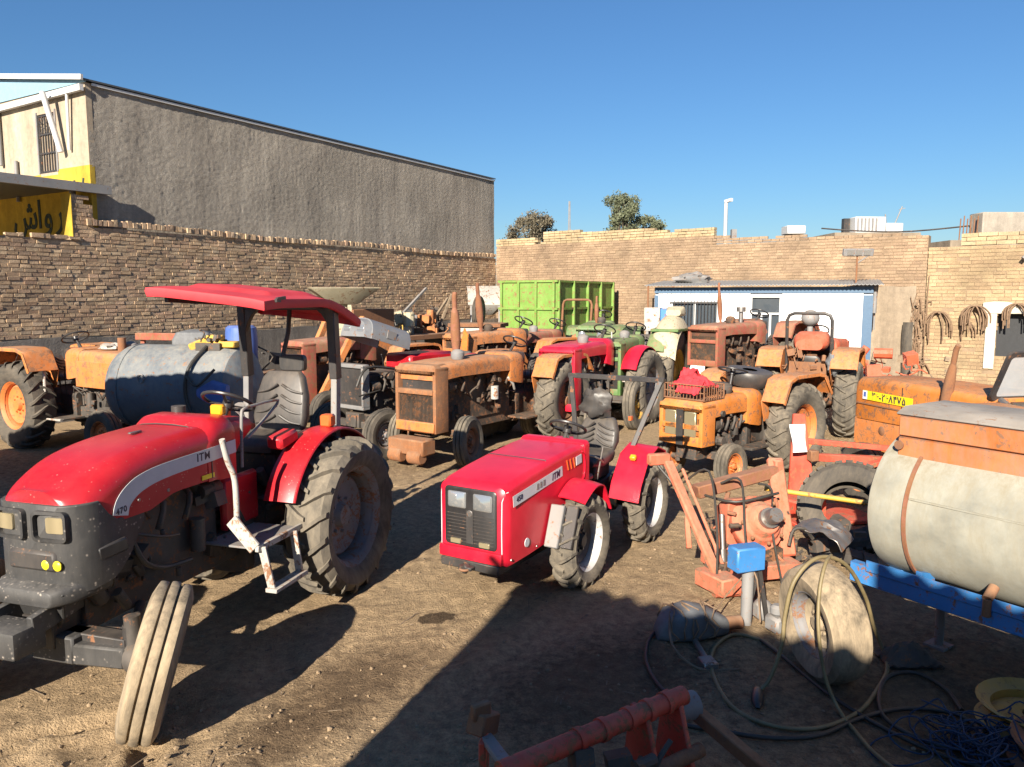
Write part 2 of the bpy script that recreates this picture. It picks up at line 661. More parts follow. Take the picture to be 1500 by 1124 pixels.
def brick_mat(name, cols, rough=.92):
    m, t, b = nodes(name)
    vec, oi = coords(t)
    at = N(t, 'ShaderNodeAttribute', attribute_name='v')
    ad = N(t, 'ShaderNodeMath', op='ADD')
    t.links.new(at.outputs['Fac'], ad.inputs[0]); t.links.new(oi.outputs['Random'], ad.inputs[1])
    fr = N(t, 'ShaderNodeMath', op='FRACT')
    t.links.new(ad.outputs[0], fr.inputs[0])
    r = t.nodes.new('ShaderNodeValToRGB')
    r.color_ramp.interpolation = 'LINEAR'
    e = r.color_ramp.elements
    while len(e) < len(cols): e.new(.5)
    for i, c in enumerate(cols):
        e[i].position = i / (len(cols) - 1)
        e[i].color = c4(c)
    t.links.new(fr.outputs[0], r.inputs[0])
    tc = N(t, 'ShaderNodeTexCoord')
    ge = N(t, 'ShaderNodeNewGeometry')
    n1 = noise_n(t, ge.outputs['Position'], 1.1, 5, .65)
    n2 = noise_n(t, ge.outputs['Position'], 38, 4, .7)
    rr = ramp(t, .3, .72, (.60, .59, .58, 1), (1.2, 1.18, 1.14, 1))
    t.links.new(n1, rr.inputs[0])
    mu = N(t, 'ShaderNodeMix', data_type='RGBA', blend_type='MULTIPLY')
    mu.inputs[0].default_value = 1
    t.links.new(r.outputs[0], mu.inputs[6]); t.links.new(rr.outputs[0], mu.inputs[7])
    r3 = ramp(t, .3, .7, (.72, .72, .72, 1), (1.2, 1.2, 1.2, 1))
    t.links.new(n2, r3.inputs[0])
    mu2 = N(t, 'ShaderNodeMix', data_type='RGBA', blend_type='MULTIPLY')
    mu2.inputs[0].default_value = 1
    t.links.new(mu.outputs[2], mu2.inputs[6]); t.links.new(r3.outputs[0], mu2.inputs[7])
    t.links.new(mu2.outputs[2], b.inputs['Base Color'])
    b.inputs['Roughness'].default_value = rough
    bp = N(t, 'ShaderNodeBump'); bp.inputs['Strength'].default_value = .5; bp.inputs['Distance'].default_value = .012
    t.links.new(n2, bp.inputs['Height']); t.links.new(bp.outputs[0], b.inputs['Normal'])
    return m


M['brick_old'] = brick_mat('old_brown_brick', [(.40, .275, .17), (.55, .40, .255), (.43, .29, .19), (.62, .465, .30), (.31, .225, .155), (.50, .335, .225), (.47, .37, .26)])
M['brick_back'] = brick_mat('pale_brown_brick', [(.28, .195, .13), (.34, .24, .155), (.29, .205, .135), (.37, .265, .175), (.26, .18, .12)])
M['brick_cap'] = brick_mat('new_yellow_brick', [(.42, .32, .19), (.46, .355, .21), (.40, .30, .18), (.48, .38, .24)])
M['brick_right'] = brick_mat('yellow_brown_brick', [(.34, .25, .15), (.39, .29, .17), (.32, .225, .135), (.42, .32, .19), (.36, .25, .155)])
M['mortar'] = simple('mud_mortar', (.36, .26, .165), .95, scale=6, var=.35, bump=.6)
M['mortar_b'] = simple('pale_mortar', (.25, .18, .115), .95, scale=6, var=.2, bump=.5)


def plaster(name, col, var=.25, bump=.9, dist=.05, s1=.45, s2=7):
    m, t, b = nodes(name)
    ge = N(t, 'ShaderNodeNewGeometry')
    P = ge.outputs['Position']
    n1 = noise_n(t, P, s1, 5, .6, .5)
    n2 = noise_n(t, P, s2, 6, .75)
    n3 = noise_n(t, P, s2 * 4, 4, .7)
    r1 = ramp(t, .3, .72)
    t.links.new(n1, r1.inputs[0])
    a = mix(t, r1.outputs[0], tuple(c * (1 - var) for c in col), tuple(min(1, c * (1 + var)) for c in col))
    r2 = ramp(t, .3, .7, (.78, .78, .78, 1), (1.15, 1.15, 1.15, 1))
    t.links.new(n2, r2.inputs[0])
    mu = N(t, 'ShaderNodeMix', data_type='RGBA', blend_type='MULTIPLY'); mu.inputs[0].default_value = 1
    t.links.new(a, mu.inputs[6]); t.links.new(r2.outputs[0], mu.inputs[7])
    mpz = N(t, 'ShaderNodeMapping'); mpz.inputs['Scale'].default_value = (1.6, 1.6, .16)
    t.links.new(P, mpz.inputs[0])
    ns = noise_n(t, mpz.outputs[0], 1.5, 5, .7)
    rs_n = ramp(t, .35, .68, (.74, .73, .72, 1), (1.12, 1.12, 1.1, 1))
    t.links.new(ns, rs_n.inputs[0])
    mu9 = N(t, 'ShaderNodeMix', data_type='RGBA', blend_type='MULTIPLY'); mu9.inputs[0].default_value = 1
    t.links.new(mu.outputs[2], mu9.inputs[6]); t.links.new(rs_n.outputs[0], mu9.inputs[7])
    t.links.new(mu9.outputs[2], b.inputs['Base Color'])
    b.inputs['Roughness'].default_value = .95
    ad = N(t, 'ShaderNodeMath', op='ADD')
    t.links.new(n2, ad.inputs[0]); t.links.new(n3, ad.inputs[1])
    bp = N(t, 'ShaderNodeBump'); bp.inputs['Strength'].default_value = bump; bp.inputs['Distance'].default_value = dist
    t.links.new(ad.outputs[0], bp.inputs['Height']); t.links.new(bp.outputs[0], b.inputs['Normal'])
    return m


M['plaster'] = plaster('rough_grey_plaster', (.335, .30, .255), .2, .8, .03, .55, 16)
M['dado'] = plaster('grey_cement_dado', (.17, .155, .14), .25, .5, .02)
M['cement'] = plaster('pale_cement_render', (.28, .225, .165), .15, .3, .015)
M['cream_wall'] = plaster('cream_wall_paint', (.42, .345, .255), .08, .15, .01)
M['yellow_wall'] = plaster('yellow_wall_paint', (.50, .34, .035), .25, .2, .01, .9)
M['pale_render'] = plaster('pale_parapet_render', (.34, .30, .25), .12, .3, .02)
M['white_wall'] = plaster('white_plaster', (.62, .57, .48), .12, .3, .02)
M['roof_dark'] = simple('dark_roof_sheet', (.07, .075, .08), .5, var=.2)
M['roof_grey'] = simple('grey_roof_sheet', (.30, .30, .29), .5, metal=.2, var=.2)
M['sheet_blue'] = simple('pale_blue_sheet', (.22, .36, .45), .5, var=.1)
M['trim_white'] = simple('white_trim', (.52, .52, .51), .5, var=.08)
M['shed_white'] = simple('white_sandwich_panel', (.78, .78, .76), .45, var=.04, scale=3, bump=.05)
M['shed_blue'] = simple('blue_shed_trim', (.06, .12, .20), .45, var=.1)
M['window_dark'] = simple('dark_interior', (.02, .022, .025), .6, var=.2)
M['leaf'] = simple('grey_green_leaves', (.12, .135, .075), .7, var=.5, scale=3, bump=0)
M['leaf2'] = simple('dry_brown_leaves', (.135, .115, .075), .7, var=.5, scale=3, bump=0)
M['bark'] = simple('tree_bark', (.10, .075, .055), .9, var=.4)
M['twig'] = simple('dry_twigs', (.22, .165, .11), .9, var=.4)


def ground_mat():
    m, t, b = nodes('sandy_dirt')
    ge = N(t, 'ShaderNodeNewGeometry')
    P = ge.outputs['Position']
    L = t.links
    n0 = noise_n(t, P, .35, 4, .6, .3)
    n1 = noise_n(t, P, 1.6, 6, .7, .4)
    n2 = noise_n(t, P, 14, 6, .75)
    n3 = noise_n(t, P, 70, 4, .7)
    r0 = ramp(t, .3, .7)
    L.new(n1, r0.inputs[0])
    a = mix(t, r0.outputs[0], (.37, .265, .158), (.53, .39, .24))
    r1 = ramp(t, .38, .72)
    L.new(n0, r1.inputs[0])
    a = mix(t, r1.outputs[0], a, (.46, .335, .20))
    # oil-dark patches with their own outlines
    def spot(cx, cy, rx, ry, ang, col, soft, amt):
        nonlocal a
        mp = N(t, 'ShaderNodeMapping', vector_type='TEXTURE')
        mp.inputs['Location'].default_value = (cx, cy, 0)
        mp.inputs['Rotation'].default_value = (0, 0, ang)
        mp.inputs['Scale'].default_value = (rx, ry, 1)
        L.new(P, mp.inputs[0])
        sp = N(t, 'ShaderNodeSeparateXYZ'); L.new(mp.outputs[0], sp.inputs[0])
        cb = N(t, 'ShaderNodeCombineXYZ'); L.new(sp.outputs[0], cb.inputs[0]); L.new(sp.outputs[1], cb.inputs[1])
        ln = N(t, 'ShaderNodeVectorMath', op='LENGTH'); L.new(cb.outputs[0], ln.inputs[0])
        ad = N(t, 'ShaderNodeMath', op='MULTIPLY_ADD'); L.new(n2, ad.inputs[0]); ad.inputs[1].default_value = .9; L.new(ln.outputs['Value'], ad.inputs[2])
        rr = ramp(t, 1.2 - soft, 1.2 + soft, (amt, amt, amt, 1), (0, 0, 0, 1))
        rr.color_ramp.elements[0].position = max(0, .62 - soft * .5); rr.color_ramp.elements[1].position = min(1, .62 + soft * .5)
        hf = N(t, 'ShaderNodeMath', op='MULTIPLY'); L.new(ad.outputs[0], hf.inputs[0]); hf.inputs[1].default_value = .5
        L.new(hf.outputs[0], rr.inputs[0])
        a = mix(t, rr.outputs[0], a, col)
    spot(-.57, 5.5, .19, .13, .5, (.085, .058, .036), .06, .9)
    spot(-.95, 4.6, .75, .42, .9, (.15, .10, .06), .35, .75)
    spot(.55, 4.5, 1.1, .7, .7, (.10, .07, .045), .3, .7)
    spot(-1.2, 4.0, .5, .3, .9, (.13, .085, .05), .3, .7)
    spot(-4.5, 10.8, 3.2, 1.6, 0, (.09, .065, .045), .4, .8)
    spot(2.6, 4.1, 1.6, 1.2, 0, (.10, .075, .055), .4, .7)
    r2 = ramp(t, .32, .68, (.62, .61, .60, 1), (1.22, 1.2, 1.16, 1))
    L.new(n2, r2.inputs[0])
    mu = N(t, 'ShaderNodeMix', data_type='RGBA', blend_type='MULTIPLY'); mu.inputs[0].default_value = 1
    L.new(a, mu.inputs[6]); L.new(r2.outputs[0], mu.inputs[7])
    r3 = ramp(t, .35, .65, (.82, .82, .82, 1), (1.12, 1.12, 1.12, 1))
    L.new(n3, r3.inputs[0])
    mu2 = N(t, 'ShaderNodeMix', data_type='RGBA', blend_type='MULTIPLY'); mu2.inputs[0].default_value = 1
    L.new(mu.outputs[2], mu2.inputs[6]); L.new(r3.outputs[0], mu2.inputs[7])
    L.new(mu2.outputs[2], b.inputs['Base Color'])
    b.inputs['Roughness'].default_value = .95
    b.inputs['Specular IOR Level'].default_value = .2
    ad = N(t, 'ShaderNodeMath', op='ADD'); L.new(n2, ad.inputs[0]); L.new(n3, ad.inputs[1])
    bp = N(t, 'ShaderNodeBump'); bp.inputs['Strength'].default_value = .9; bp.inputs['Distance'].default_value = .04
    L.new(ad.outputs[0], bp.inputs['Height']); L.new(bp.outputs[0], b.inputs['Normal'])
    return m


M['ground'] = ground_mat()
M['stone'] = simple('dirt_clods', (.25, .18, .11), .95, var=.35, scale=2)
# ------------------------------------------------------------------ ground
def smooth_noise(X, Y, scale, seed):
    """cheap vectorised value noise"""
    x, y = X * scale, Y * scale
    xi, yi = np.floor(x).astype(np.int64), np.floor(y).astype(np.int64)
    fx, fy = x - xi, y - yi
    fx, fy = fx * fx * (3 - 2 * fx), fy * fy * (3 - 2 * fy)

    def h(a, b):
        n = (a * 374761393 + b * 668265263 + seed * 974634777) & 0x7fffffff
        n = ((n ^ (n >> 13)) * 1274126177) & 0x7fffffff
        return ((n ^ (n >> 16)) & 0xffff) / 65535.0
    return (h(xi, yi) * (1 - fx) + h(xi + 1, yi) * fx) * (1 - fy) + (h(xi, yi + 1) * (1 - fx) + h(xi + 1, yi + 1) * fx) * fy


RUTS = [
    ([(-2.6, 3.75), (-2.2, 3.35), (-1.7, 3.1), (-1.2, 2.9)], .10, .03),
    ([(1.1, 7.2), (.6, 6.6), (0.0, 5.6), (-.6, 4.6), (-1.0, 3.4)], .12, .014),
    ([(-2.22, 4.10), (-2.45, 4.02), (-2.65, 3.88), (-2.85, 3.70), (-3.3, 3.3)], .075, .05),
    ([(-1.93, 3.84), (-1.87, 3.66), (-1.84, 3.4), (-1.9, 2.6)], .075, .045),
    ([(-1.35, 6.0), (-1.55, 5.0), (-1.2, 4.0), (-1.0, 3.0)], .17, .012),
    ([(.75, 5.9), (.2, 5.1), (-.4, 4.2), (-.8, 3.2)], .13, .012),
]


def ground_height(X, Y):
    Z = (smooth_noise(X, Y, .5, 1) - .5) * .03 + (smooth_noise(X, Y, 2.3, 2) - .5) * .022 + (smooth_noise(X, Y, 7, 3) - .5) * .014 + (smooth_noise(X, Y, 15, 4) - .5) * .018 + (smooth_noise(X, Y, 27, 6) - .5) * .012 * (smooth_noise(X, Y, .8, 9) > .35)
    for pts, w, dep in RUTS:
        P = [V((a, b, 0)) for a, b in pts]
        P = catmull(P, 5)
        D = np.full(X.shape, 9.0)
        for p, q in zip(P[:-1], P[1:]):
            dx, dy = q.x - p.x, q.y - p.y
            L2 = dx * dx + dy * dy + 1e-9
            t = np.clip(((X - p.x) * dx + (Y - p.y) * dy) / L2, 0, 1)
            D = np.minimum(D, np.hypot(X - p.x - t * dx, Y - p.y - t * dy))
        Z += -dep * np.exp(-(D / w) ** 2) + dep * .9 * np.exp(-((D - w * 1.5) / (w * .55)) ** 2)
        if w < .12:
            Z += dep * .7 * np.exp(-(D / .018) ** 2)
    return Z * np.clip((60 - np.hypot(X, Y)) / 40, 0, 1)


def axis(lo, hi, step, far, grow):
    a = list(np.arange(lo, hi, step))
    x, s = lo, step
    left = []
    while x > -far:
        s *= grow
        x -= s
        left.append(x)
    x, s = hi, step
    right = [hi]
    while x < far:
        s *= grow
        x += s
        right.append(x)
    return np.array(left[::-1] + a + right)


gx = axis(-3.6, 3.6, .035, 900, 1.045)
gy = axis(2.9, 9.5, .035, 900, 1.045)
GX, GY = np.meshgrid(gx, gy, indexing='ij')
GZ = ground_height(GX, GY)
nx, ny = len(gx), len(gy)
gv = np.stack([GX, GY, GZ], -1).reshape(-1, 3)
ii, jj = np.meshgrid(np.arange(nx - 1), np.arange(ny - 1), indexing='ij')
q0 = (ii * ny + jj).ravel()
gf = np.stack([q0, q0 + ny, q0 + ny + 1, q0 + 1], -1)


def np_mesh(name, v, f, smooth=True):
    me = bpy.data.meshes.new(name)
    me.vertices.add(len(v))
    me.vertices.foreach_set('co', np.asarray(v, dtype=np.float32).ravel())
    k = f.shape[1]
    me.loops.add(f.size)
    me.loops.foreach_set('vertex_index', f.astype(np.int32).ravel())
    me.polygons.add(len(f))
    me.polygons.foreach_set('loop_start', np.arange(0, f.size, k, dtype=np.int32))
    try:
        me.polygons.foreach_set('loop_total', np.full(len(f), k, dtype=np.int32))
    except Exception:
        pass
    me.polygons.foreach_set('use_smooth', np.full(len(f), smooth, dtype=bool))
    me.update(calc_edges=True)
    me.validate()
    return me


g = link('ground', np_mesh('ground', gv, gf), M['ground'])
tag(g, kind='structure')


def gz(x, y):
    return float(ground_height(np.array([x]), np.array([y]))[0])


# loose clods and pebbles
rs = np.random.RandomState(5)
ico_v = []
_bm = bmesh.new()
bmesh.ops.create_icosphere(_bm, subdivisions=1, radius=1)
IV = np.array([v.co[:] for v in _bm.verts])
IF = np.array([[v.index for v in f.verts] for f in _bm.faces])
_bm.free()
cv, cf = [], []
n = 0
for k in range(4200):
    y = 3.0 + 9 * rs.rand() ** 1.7
    x = rs.uniform(-.75, .75) * (y + 1)
    r = .003 + .013 * rs.rand() ** 5
    if rs.rand() < .14:
        x, y = -1.5 + rs.randn() * .5, 3.7 + rs.randn() * .4
    p = IV * r * (0.6 + .8 * rs.rand(len(IV), 1)) * np.array([1, 1, .7])
    cv.append(p + np.array([x, y, gz(x, y) + r * .2]))
    cf.append(IF + n)
    n += len(IV)
st = link('pebbles', np_mesh('pebbles', np.concatenate(cv), np.concatenate(cf), False), M['stone'])
tag(st, 'loose dirt clods and pebbles strewn over the sandy yard', 'pebbles', kind='stuff')


# straw, twigs and chips of litter
lt_ = MB()
r_l = random.Random(61)
for k in range(420):
    y = 3.0 + 8 * r_l.random() ** 1.5
    x = r_l.uniform(-.7, .75) * (y + .5)
    a = r_l.uniform(0, PI)
    L_ = r_l.uniform(.015, .07) if r_l.random() < .93 else r_l.uniform(.1, .28)
    z = gz(x, y) + .004
    lt_.bar((x, y, z), (x + L_ * math.cos(a), y + L_ * math.sin(a), z + r_l.uniform(0, .008)), r_l.uniform(.003, .008), .003)
tag(lt_.build('straw_litter', M['twig'], None, smooth=0), 'bits of straw and twig scattered over the yard floor', 'litter', kind='stuff')


# ------------------------------------------------------------------ brick walls
def brick_mesh(sx, sy, sz, seed, v=0.0):
    r = random.Random(seed)
    j = lambda s: r.uniform(-s, s)
    pts = []
    for z in (0, sz):
        for x in (0, sx):
            for y in (0, sy):
                pts.append((x + j(.006), y + (j(.005) if y == 0 else 0), z + j(.005)))
    me = bpy.data.meshes.new('brick')
    # x-y-z order: 0(0,0,0) 1(0,1,0) 2(1,0,0) 3(1,1,0) 4..7 top
    me.from_pydata(pts, [], [(0, 2, 6, 4), (4, 6, 7, 5), (0, 1, 3, 2), (0, 4, 5, 1), (2, 3, 7, 6), (1, 5, 7, 3)])
    at = me.attributes.new('v', 'FLOAT', 'POINT')
    at.data.foreach_set('value', [v] * 8)
    return me


def brick_field(rnd, x0, x1, z0, top, course, blen, joint, rough, holes=(), skip=None):
    """list of bricks (x, y, z, sx, sz) of a running bond; top is a function of x"""
    out = []
    z, row = z0, 0
    zmax = max(top(x0 + (x1 - x0) * i / 40) for i in range(41))
    while z < zmax:
        x = x0 - (blen * .5 if row % 2 else 0) - rnd.uniform(0, .08)
        while x < x1:
            L = blen * rnd.choice((1, 1, 1, 1, .5, .92)) * rnd.uniform(.95, 1.04)
            xa, xb = max(x, x0), min(x + L - joint, x1)
            xc = (xa + xb) / 2
            if xb - xa > .03 and z + course * .8 <= top(xc) and not any(h[0] < xc < h[1] and h[2] < z + course / 2 < h[3] for h in holes):
                if not (rnd.random() < rough * .02):
                    out.append((xa, rnd.uniform(-.5, 1) * .008 * rough, z + rnd.uniform(-.2, 1) * .004 * rough, xb - xa, course - joint * rnd.uniform(.75, 1.15)))
            x += L
        z += course
        row += 1
    return out


def make_wall(name, label, P0, ang, bricks, mat, core_boxes, mortar, individuals, seed=1, depth=.07):
    """core mesh is the thing; bricks in front of it. The bricks that show largest are parts, the rest one stuff part"""
    mb = MB()
    for b in core_boxes: mb.span(*b)
    w = mb.build(name, mortar, None, smooth=0, loc=P0, rot=(0, 0, ang))
    tag(w, label, 'wall')
    key = sorted(range(len(bricks)), key=lambda i: individuals(bricks[i]))[:290] if individuals else []
    ks = set(key)
    protos = [brick_mesh(1, depth, 1, 100 + i) for i in range(6)]
    # unit bricks: jitter is relative, so keep it small by building three real sizes
    sizes = {}
    r = random.Random(seed)
    for i in key:
        x, y, z, sx, sz = bricks[i]
        q = (round(sx / .03) * .03 or .03, round(sz, 2), r.randrange(4))
        if q not in sizes:
            sizes[q] = brick_mesh(q[0], depth, q[1], r.randrange(9999))
            sizes[q].materials.append(mat)
        o = bpy.data.objects.new('brick', sizes[q])
        COL.objects.link(o)
        o.parent = w
        o.location = (x, y, z)
    rest = [b for i, b in enumerate(bricks) if i not in ks]
    if rest:
        B = np.array(rest)
        nb = len(B)
        rs_ = np.random.RandomState(seed)
        U = np.array([(a, b, c) for c in (0, 1) for a in (0, 1) for b in (0, 1)], float)
        P = np.zeros((nb, 8, 3))
        P[:, :, 0] = B[:, None, 0] + U[None, :, 0] * B[:, None, 3] + rs_.uniform(-.005, .005, (nb, 8))
        P[:, :, 1] = B[:, None, 1] + U[None, :, 1] * depth + rs_.uniform(-.004, .004, (nb, 8))
        P[:, :, 2] = B[:, None, 2] + U[None, :, 2] * B[:, None, 4] + rs_.uniform(-.004, .004, (nb, 8))
        F = np.array([(0, 2, 6, 4), (4, 6, 7, 5), (0, 1, 3, 2), (0, 4, 5, 1), (2, 3, 7, 6)])
        FF = (F[None] + (np.arange(nb) * 8)[:, None, None]).reshape(-1, 4)
        me = np_mesh('bricks', P.reshape(-1, 3), FF, False)
        at = me.attributes.new('v', 'FLOAT', 'POINT')
        at.data.foreach_set('value', np.repeat(rs_.rand(nb), 8).astype(np.float32))
        o = link('bricks', me, mat, w)
        tag(o, kind='stuff')
    for p in protos: bpy.data.meshes.remove(p)
    return w


R1 = random.Random(11)
CORNER = V((-.57, 28, 0))
uL = V((.515, .857, 0))          # along the left wall, away from the camera
aL = math.atan2(uL.y, uL.x)
LEN_L = 22.5
PL = CORNER - uL * LEN_L
# local x runs from near (0) to the corner (LEN_L); the wall steps up at xs
xs = LEN_L - 14.95


def topL(x):
    return 3.50 + .02 * math.sin(x * 1.7) if x < xs else 3.76 + .03 * math.sin(x * .9)


bl = brick_field(R1, 0, LEN_L, 1.62, topL, .076, .215, .018, 1.25)
# upright coping bricks
x = xs
while x < LEN_L - .1:
    bl.append((x, R1.uniform(-.06, -.02), topL(x) - .01, .085, R1.uniform(.10, .135)))
    x += .105
x = 0
while x < xs - .25:
    bl.append((x, R1.uniform(-.04, 0), topL(x) - .01, R1.choice((.1, .2)), R1.uniform(.05, .085)))
    x += R1.choice((.12, .22))
wl = make_wall('boundary_brick_wall', 'long rough brown brick boundary wall below the grey plastered building', PL, aL, bl, M['brick_old'],
               [(0, xs - .02, .0125, .34, -.1, 3.47), (xs - .02, LEN_L - .02, .0125, .34, -.1, 3.73)], M['mortar'], lambda b: b[0] + abs(b[2] - 2.9) * 1.2 + (0 if b[0] > 5.0 else 90), 3)
md = MB()


def dado_f(u, v):
    x = u * (LEN_L - .05)
    return (x, -.035 - .02 * noise.noise(V((x * 2, v * 3, 0))), 0 + v * (1.60 + .05 * noise.noise(V((x * .8, 3, 1)))))


md.sheet(dado_f, 120, 8, -.05)
md.build('cement_dado', M['dado'], wl)

# ---- back wall
aB = math.radians(-38)
uB = V((math.cos(aB), math.sin(aB), 0))


def topB(x):
    if x < 1.75: return 4.40
    if x < 2.05: return 4.16
    if x < 8.25: return 4.62 - .032 * (x - 2) - (.10 if 6.7 < x < 7.0 else 0)
    return 4.16 - .035 * (x - 8.2)


hol = [(10.9, 11.15, 3.02, 3.14), (12.3, 12.5, 3.05, 3.2), (11.2, 11.5, 3.5, 3.55)]
bb = brick_field(R1, 0, 13.9, 0.0, lambda x: min(topB(x), 4.16), .080, .235, .013, .8, hol)
bc = [b for b in brick_field(R1, 0, 8.25, 4.16, topB, .085, .24, .014, .8)]
wb = make_wall('back_brick_wall', 'tall pale brown brick wall across the back behind the white shed', CORNER + uB * .0, aB, bb, M['brick_back'],
               [(0.02, 13.9, .016, .32, -.1, 3.9), (.02, 8.2, .016, .32, 3.9, 4.18)], M['mortar_b'], None, 5)
# the newer yellow courses on top belong to the same wall
B = np.array(bc)
rs_ = np.random.RandomState(8)
U = np.array([(a, b, c) for c in (0, 1) for a in (0, 1) for b in (0, 1)], float)
P = np.zeros((len(B), 8, 3))
P[:, :, 0] = B[:, None, 0] + U[None, :, 0] * B[:, None, 3]
P[:, :, 1] = B[:, None, 1] + U[None, :, 1] * .2 + rs_.uniform(-.006, .006, (len(B), 8))
P[:, :, 2] = B[:, None, 2] + U[None, :, 2] * B[:, None, 4] + rs_.uniform(-.004, .004, (len(B), 8))
F = np.array([(0, 2, 6, 4), (4, 6, 7, 5), (0, 1, 3, 2), (0, 4, 5, 1), (2, 3, 7, 6), (1, 5, 7, 3)])
me = np_mesh('coping_bricks', P.reshape(-1, 3), (F[None] + (np.arange(len(B)) * 8)[:, None, None]).reshape(-1, 4), False)
me.attributes.new('v', 'FLOAT', 'POINT').data.foreach_set('value', np.repeat(rs_.rand(len(B)), 8).astype(np.float32))
tag(link('coping_bricks', me, M['brick_cap'], wb), kind='stuff')
# pale cement patch and dark putlog holes
mp = MB()
mp.sheet(lambda u, v: (10.95 + u * 2.75, -.022 - .01 * noise.noise(V((u * 6, v * 5, 2))), .2 + v * 2.45 + .12 * noise.noise(V((u * 5, 0, 7))) * v), 30, 20, -.03)
mp.build('cement_patch', M['cement'], wb)

# ---- right building wall with yellower, larger bricks
P_R = CORNER + uB * 13.92
win = (1.55, 2.62, .95, 1.98)


def topR(x):
    return 3.92 if x > .6 else 3.72 + .1 * math.sin(x * 9)


br = brick_field(R1, 0, 9.5, 0.0, lambda x: min(topR(x), 3.60), .088, .27, .013, 1.0, [(win[0] - .02, win[1] + .02, win[2], win[3] + .02), (2.0, 2.16, 3.28, 3.42), (.75, .87, 3.30, 3.34)])
wr = make_wall('brick_building', 'yellow brick building wall hung with old belts and pierced by a dark opening', P_R, aB, br, M['brick_right'],
               [(0, win[0], .016, .3, -.1, 3.6), (win[1], 9.5, .016, .3, -.1, 3.6), (win[0], win[1], .016, .3, -.1, win[2]), (win[0], win[1], .016, .3, win[3], 3.6), (win[0] - .1, win[1] + .1, .35, .4, .8, 2.1)],
               M['mortar_b'], lambda b: abs(b[0] - 1.6) + abs(b[2] - 2.9) * 1.1, 9)
wr['category'] = 'building'
bt = brick_field(R1, .7, 9.5, 3.62, topR, .100, .42, .012, .8)
for b in bt[:120]:
    o = link('coping_brick', brick_mesh(b[3], .2, b[4], R1.randrange(9999), R1.random()), M['brick_cap'], wr, (b[0], b[1] - .01, b[2]))
ms = MB()
# white plaster surround of the opening
ms.sheet(lambda u, v: (win[0] - .3 + u * (win[1] - win[0] + .6), -.03, win[3] + v * (.26 + .03 * math.sin(u * 9))), 8, 4, -.03)
ms.span(win[0] - .22, win[0], -.045, .0, win[2] - .3, win[3])
ms.span(win[1], win[1] + .45, -.045, .0, win[2] - .3, win[3])
ms.build('plaster_surround', M['white_wall'], wr, bevel=.008)
mw = MB()
mw.span(win[0], win[1], .20, .22, win[2], win[3])
mw.build('opening_shade', M['window_dark'], wr, smooth=0)
# pipe stub high on the wall
mk = MB().tube([(2.15, .05, 3.40), (2.08, -.12, 3.36), (2.0, -.2, 3.26)], .045, 10, k=3)
mk.build('pipe_stub', M['grey'], wr)

# ------------------------------------------------------------------ grey plastered building on the left
bld = thing('plastered_building', 'tall grey rough plastered building with cream gable and yellow band', 'building', PL, aL)
x0b, x1b = LEN_L - 14.7, LEN_L + .12
HB = 6.52
yb = .16       # set back behind the wall face


def rough_wall(u, v):
    x = x0b + u * (x1b - x0b)
    z = 3.6 + v * (HB - 3.6)
    d = .012 * noise.noise(V((x * 1.1, z * 1.1, 0))) + .004 * noise.noise(V((x * 5, z * 5, 2))) + .008 * noise.noise(V((x * 16, z * 16, 5)))
    seam = abs((x - x0b) / 1.55 % 1 - .5)
    d += .006 * max(0, noise.noise(V((round((x - x0b) / 1.55), z * .6, 3))) + .35) if seam > .487 else 0
    return (x, yb + d, z)


m_ = MB().sheet(rough_wall, 440, 90)
m_.build('plaster_wall', M['plaster'], bld, smooth=180)
m_ = MB()
m_.span(x0b + .02, x1b, yb + .06, 9.5, -.1, HB - .03)
m_.build('wall_core', M['cement'], bld, smooth=0)
# corner pilaster strip, roof, gable
mg = MB()
gab = [(yb - .02, HB), (9.6, HB), (9.6, 6.57), (5.0, 7.2), (yb - .02, 6.59)]
Mg = Matrix(((0, 0, 1, x0b - .05), (1, 0, 0, 0), (0, 1, 0, 0), (0, 0, 0, 1)))
mg.plate(gab, Mg, .04)
mg.build('gable_sheet', M['sheet_blue'], bld)
mr = MB()
for (ya, za, yc, zc) in ((yb - .06, 6.545, 5.0, 7.26), (5.0, 7.26, 9.9, 6.56)):
    mr.add([(x0b - .10, ya, za), (x1b + .02, ya, za), (x1b + .02, yc, zc), (x0b - .10, yc, zc), (x0b - .10, ya, za + .035), (x1b + .02, ya, za + .035), (x1b + .02, yc, zc + .035), (x0b - .10, yc, zc + .035)],
           [(0, 1, 2, 3), (7, 6, 5, 4), (0, 4, 5, 1), (1, 5, 6, 2), (2, 6, 7, 3), (3, 7, 4, 0)])
mr.build('roof', M['roof_dark'], bld, smooth=0)
mt = MB()
mt.bar((x0b - .13, yb - .10, 6.58), (x0b - .13, 5.0, 7.29), .05, .10)
mt.bar((x0b - .12, yb - .05, 6.40), (x0b - .12, 9.6, 6.28), .08, .12)
mt.bar((x0b + .1, yb - .025, 6.50), (x1b, yb - .025, 6.50), .03, .05)
mt.build('white_fascia', M['trim_white'], bld, smooth=0)
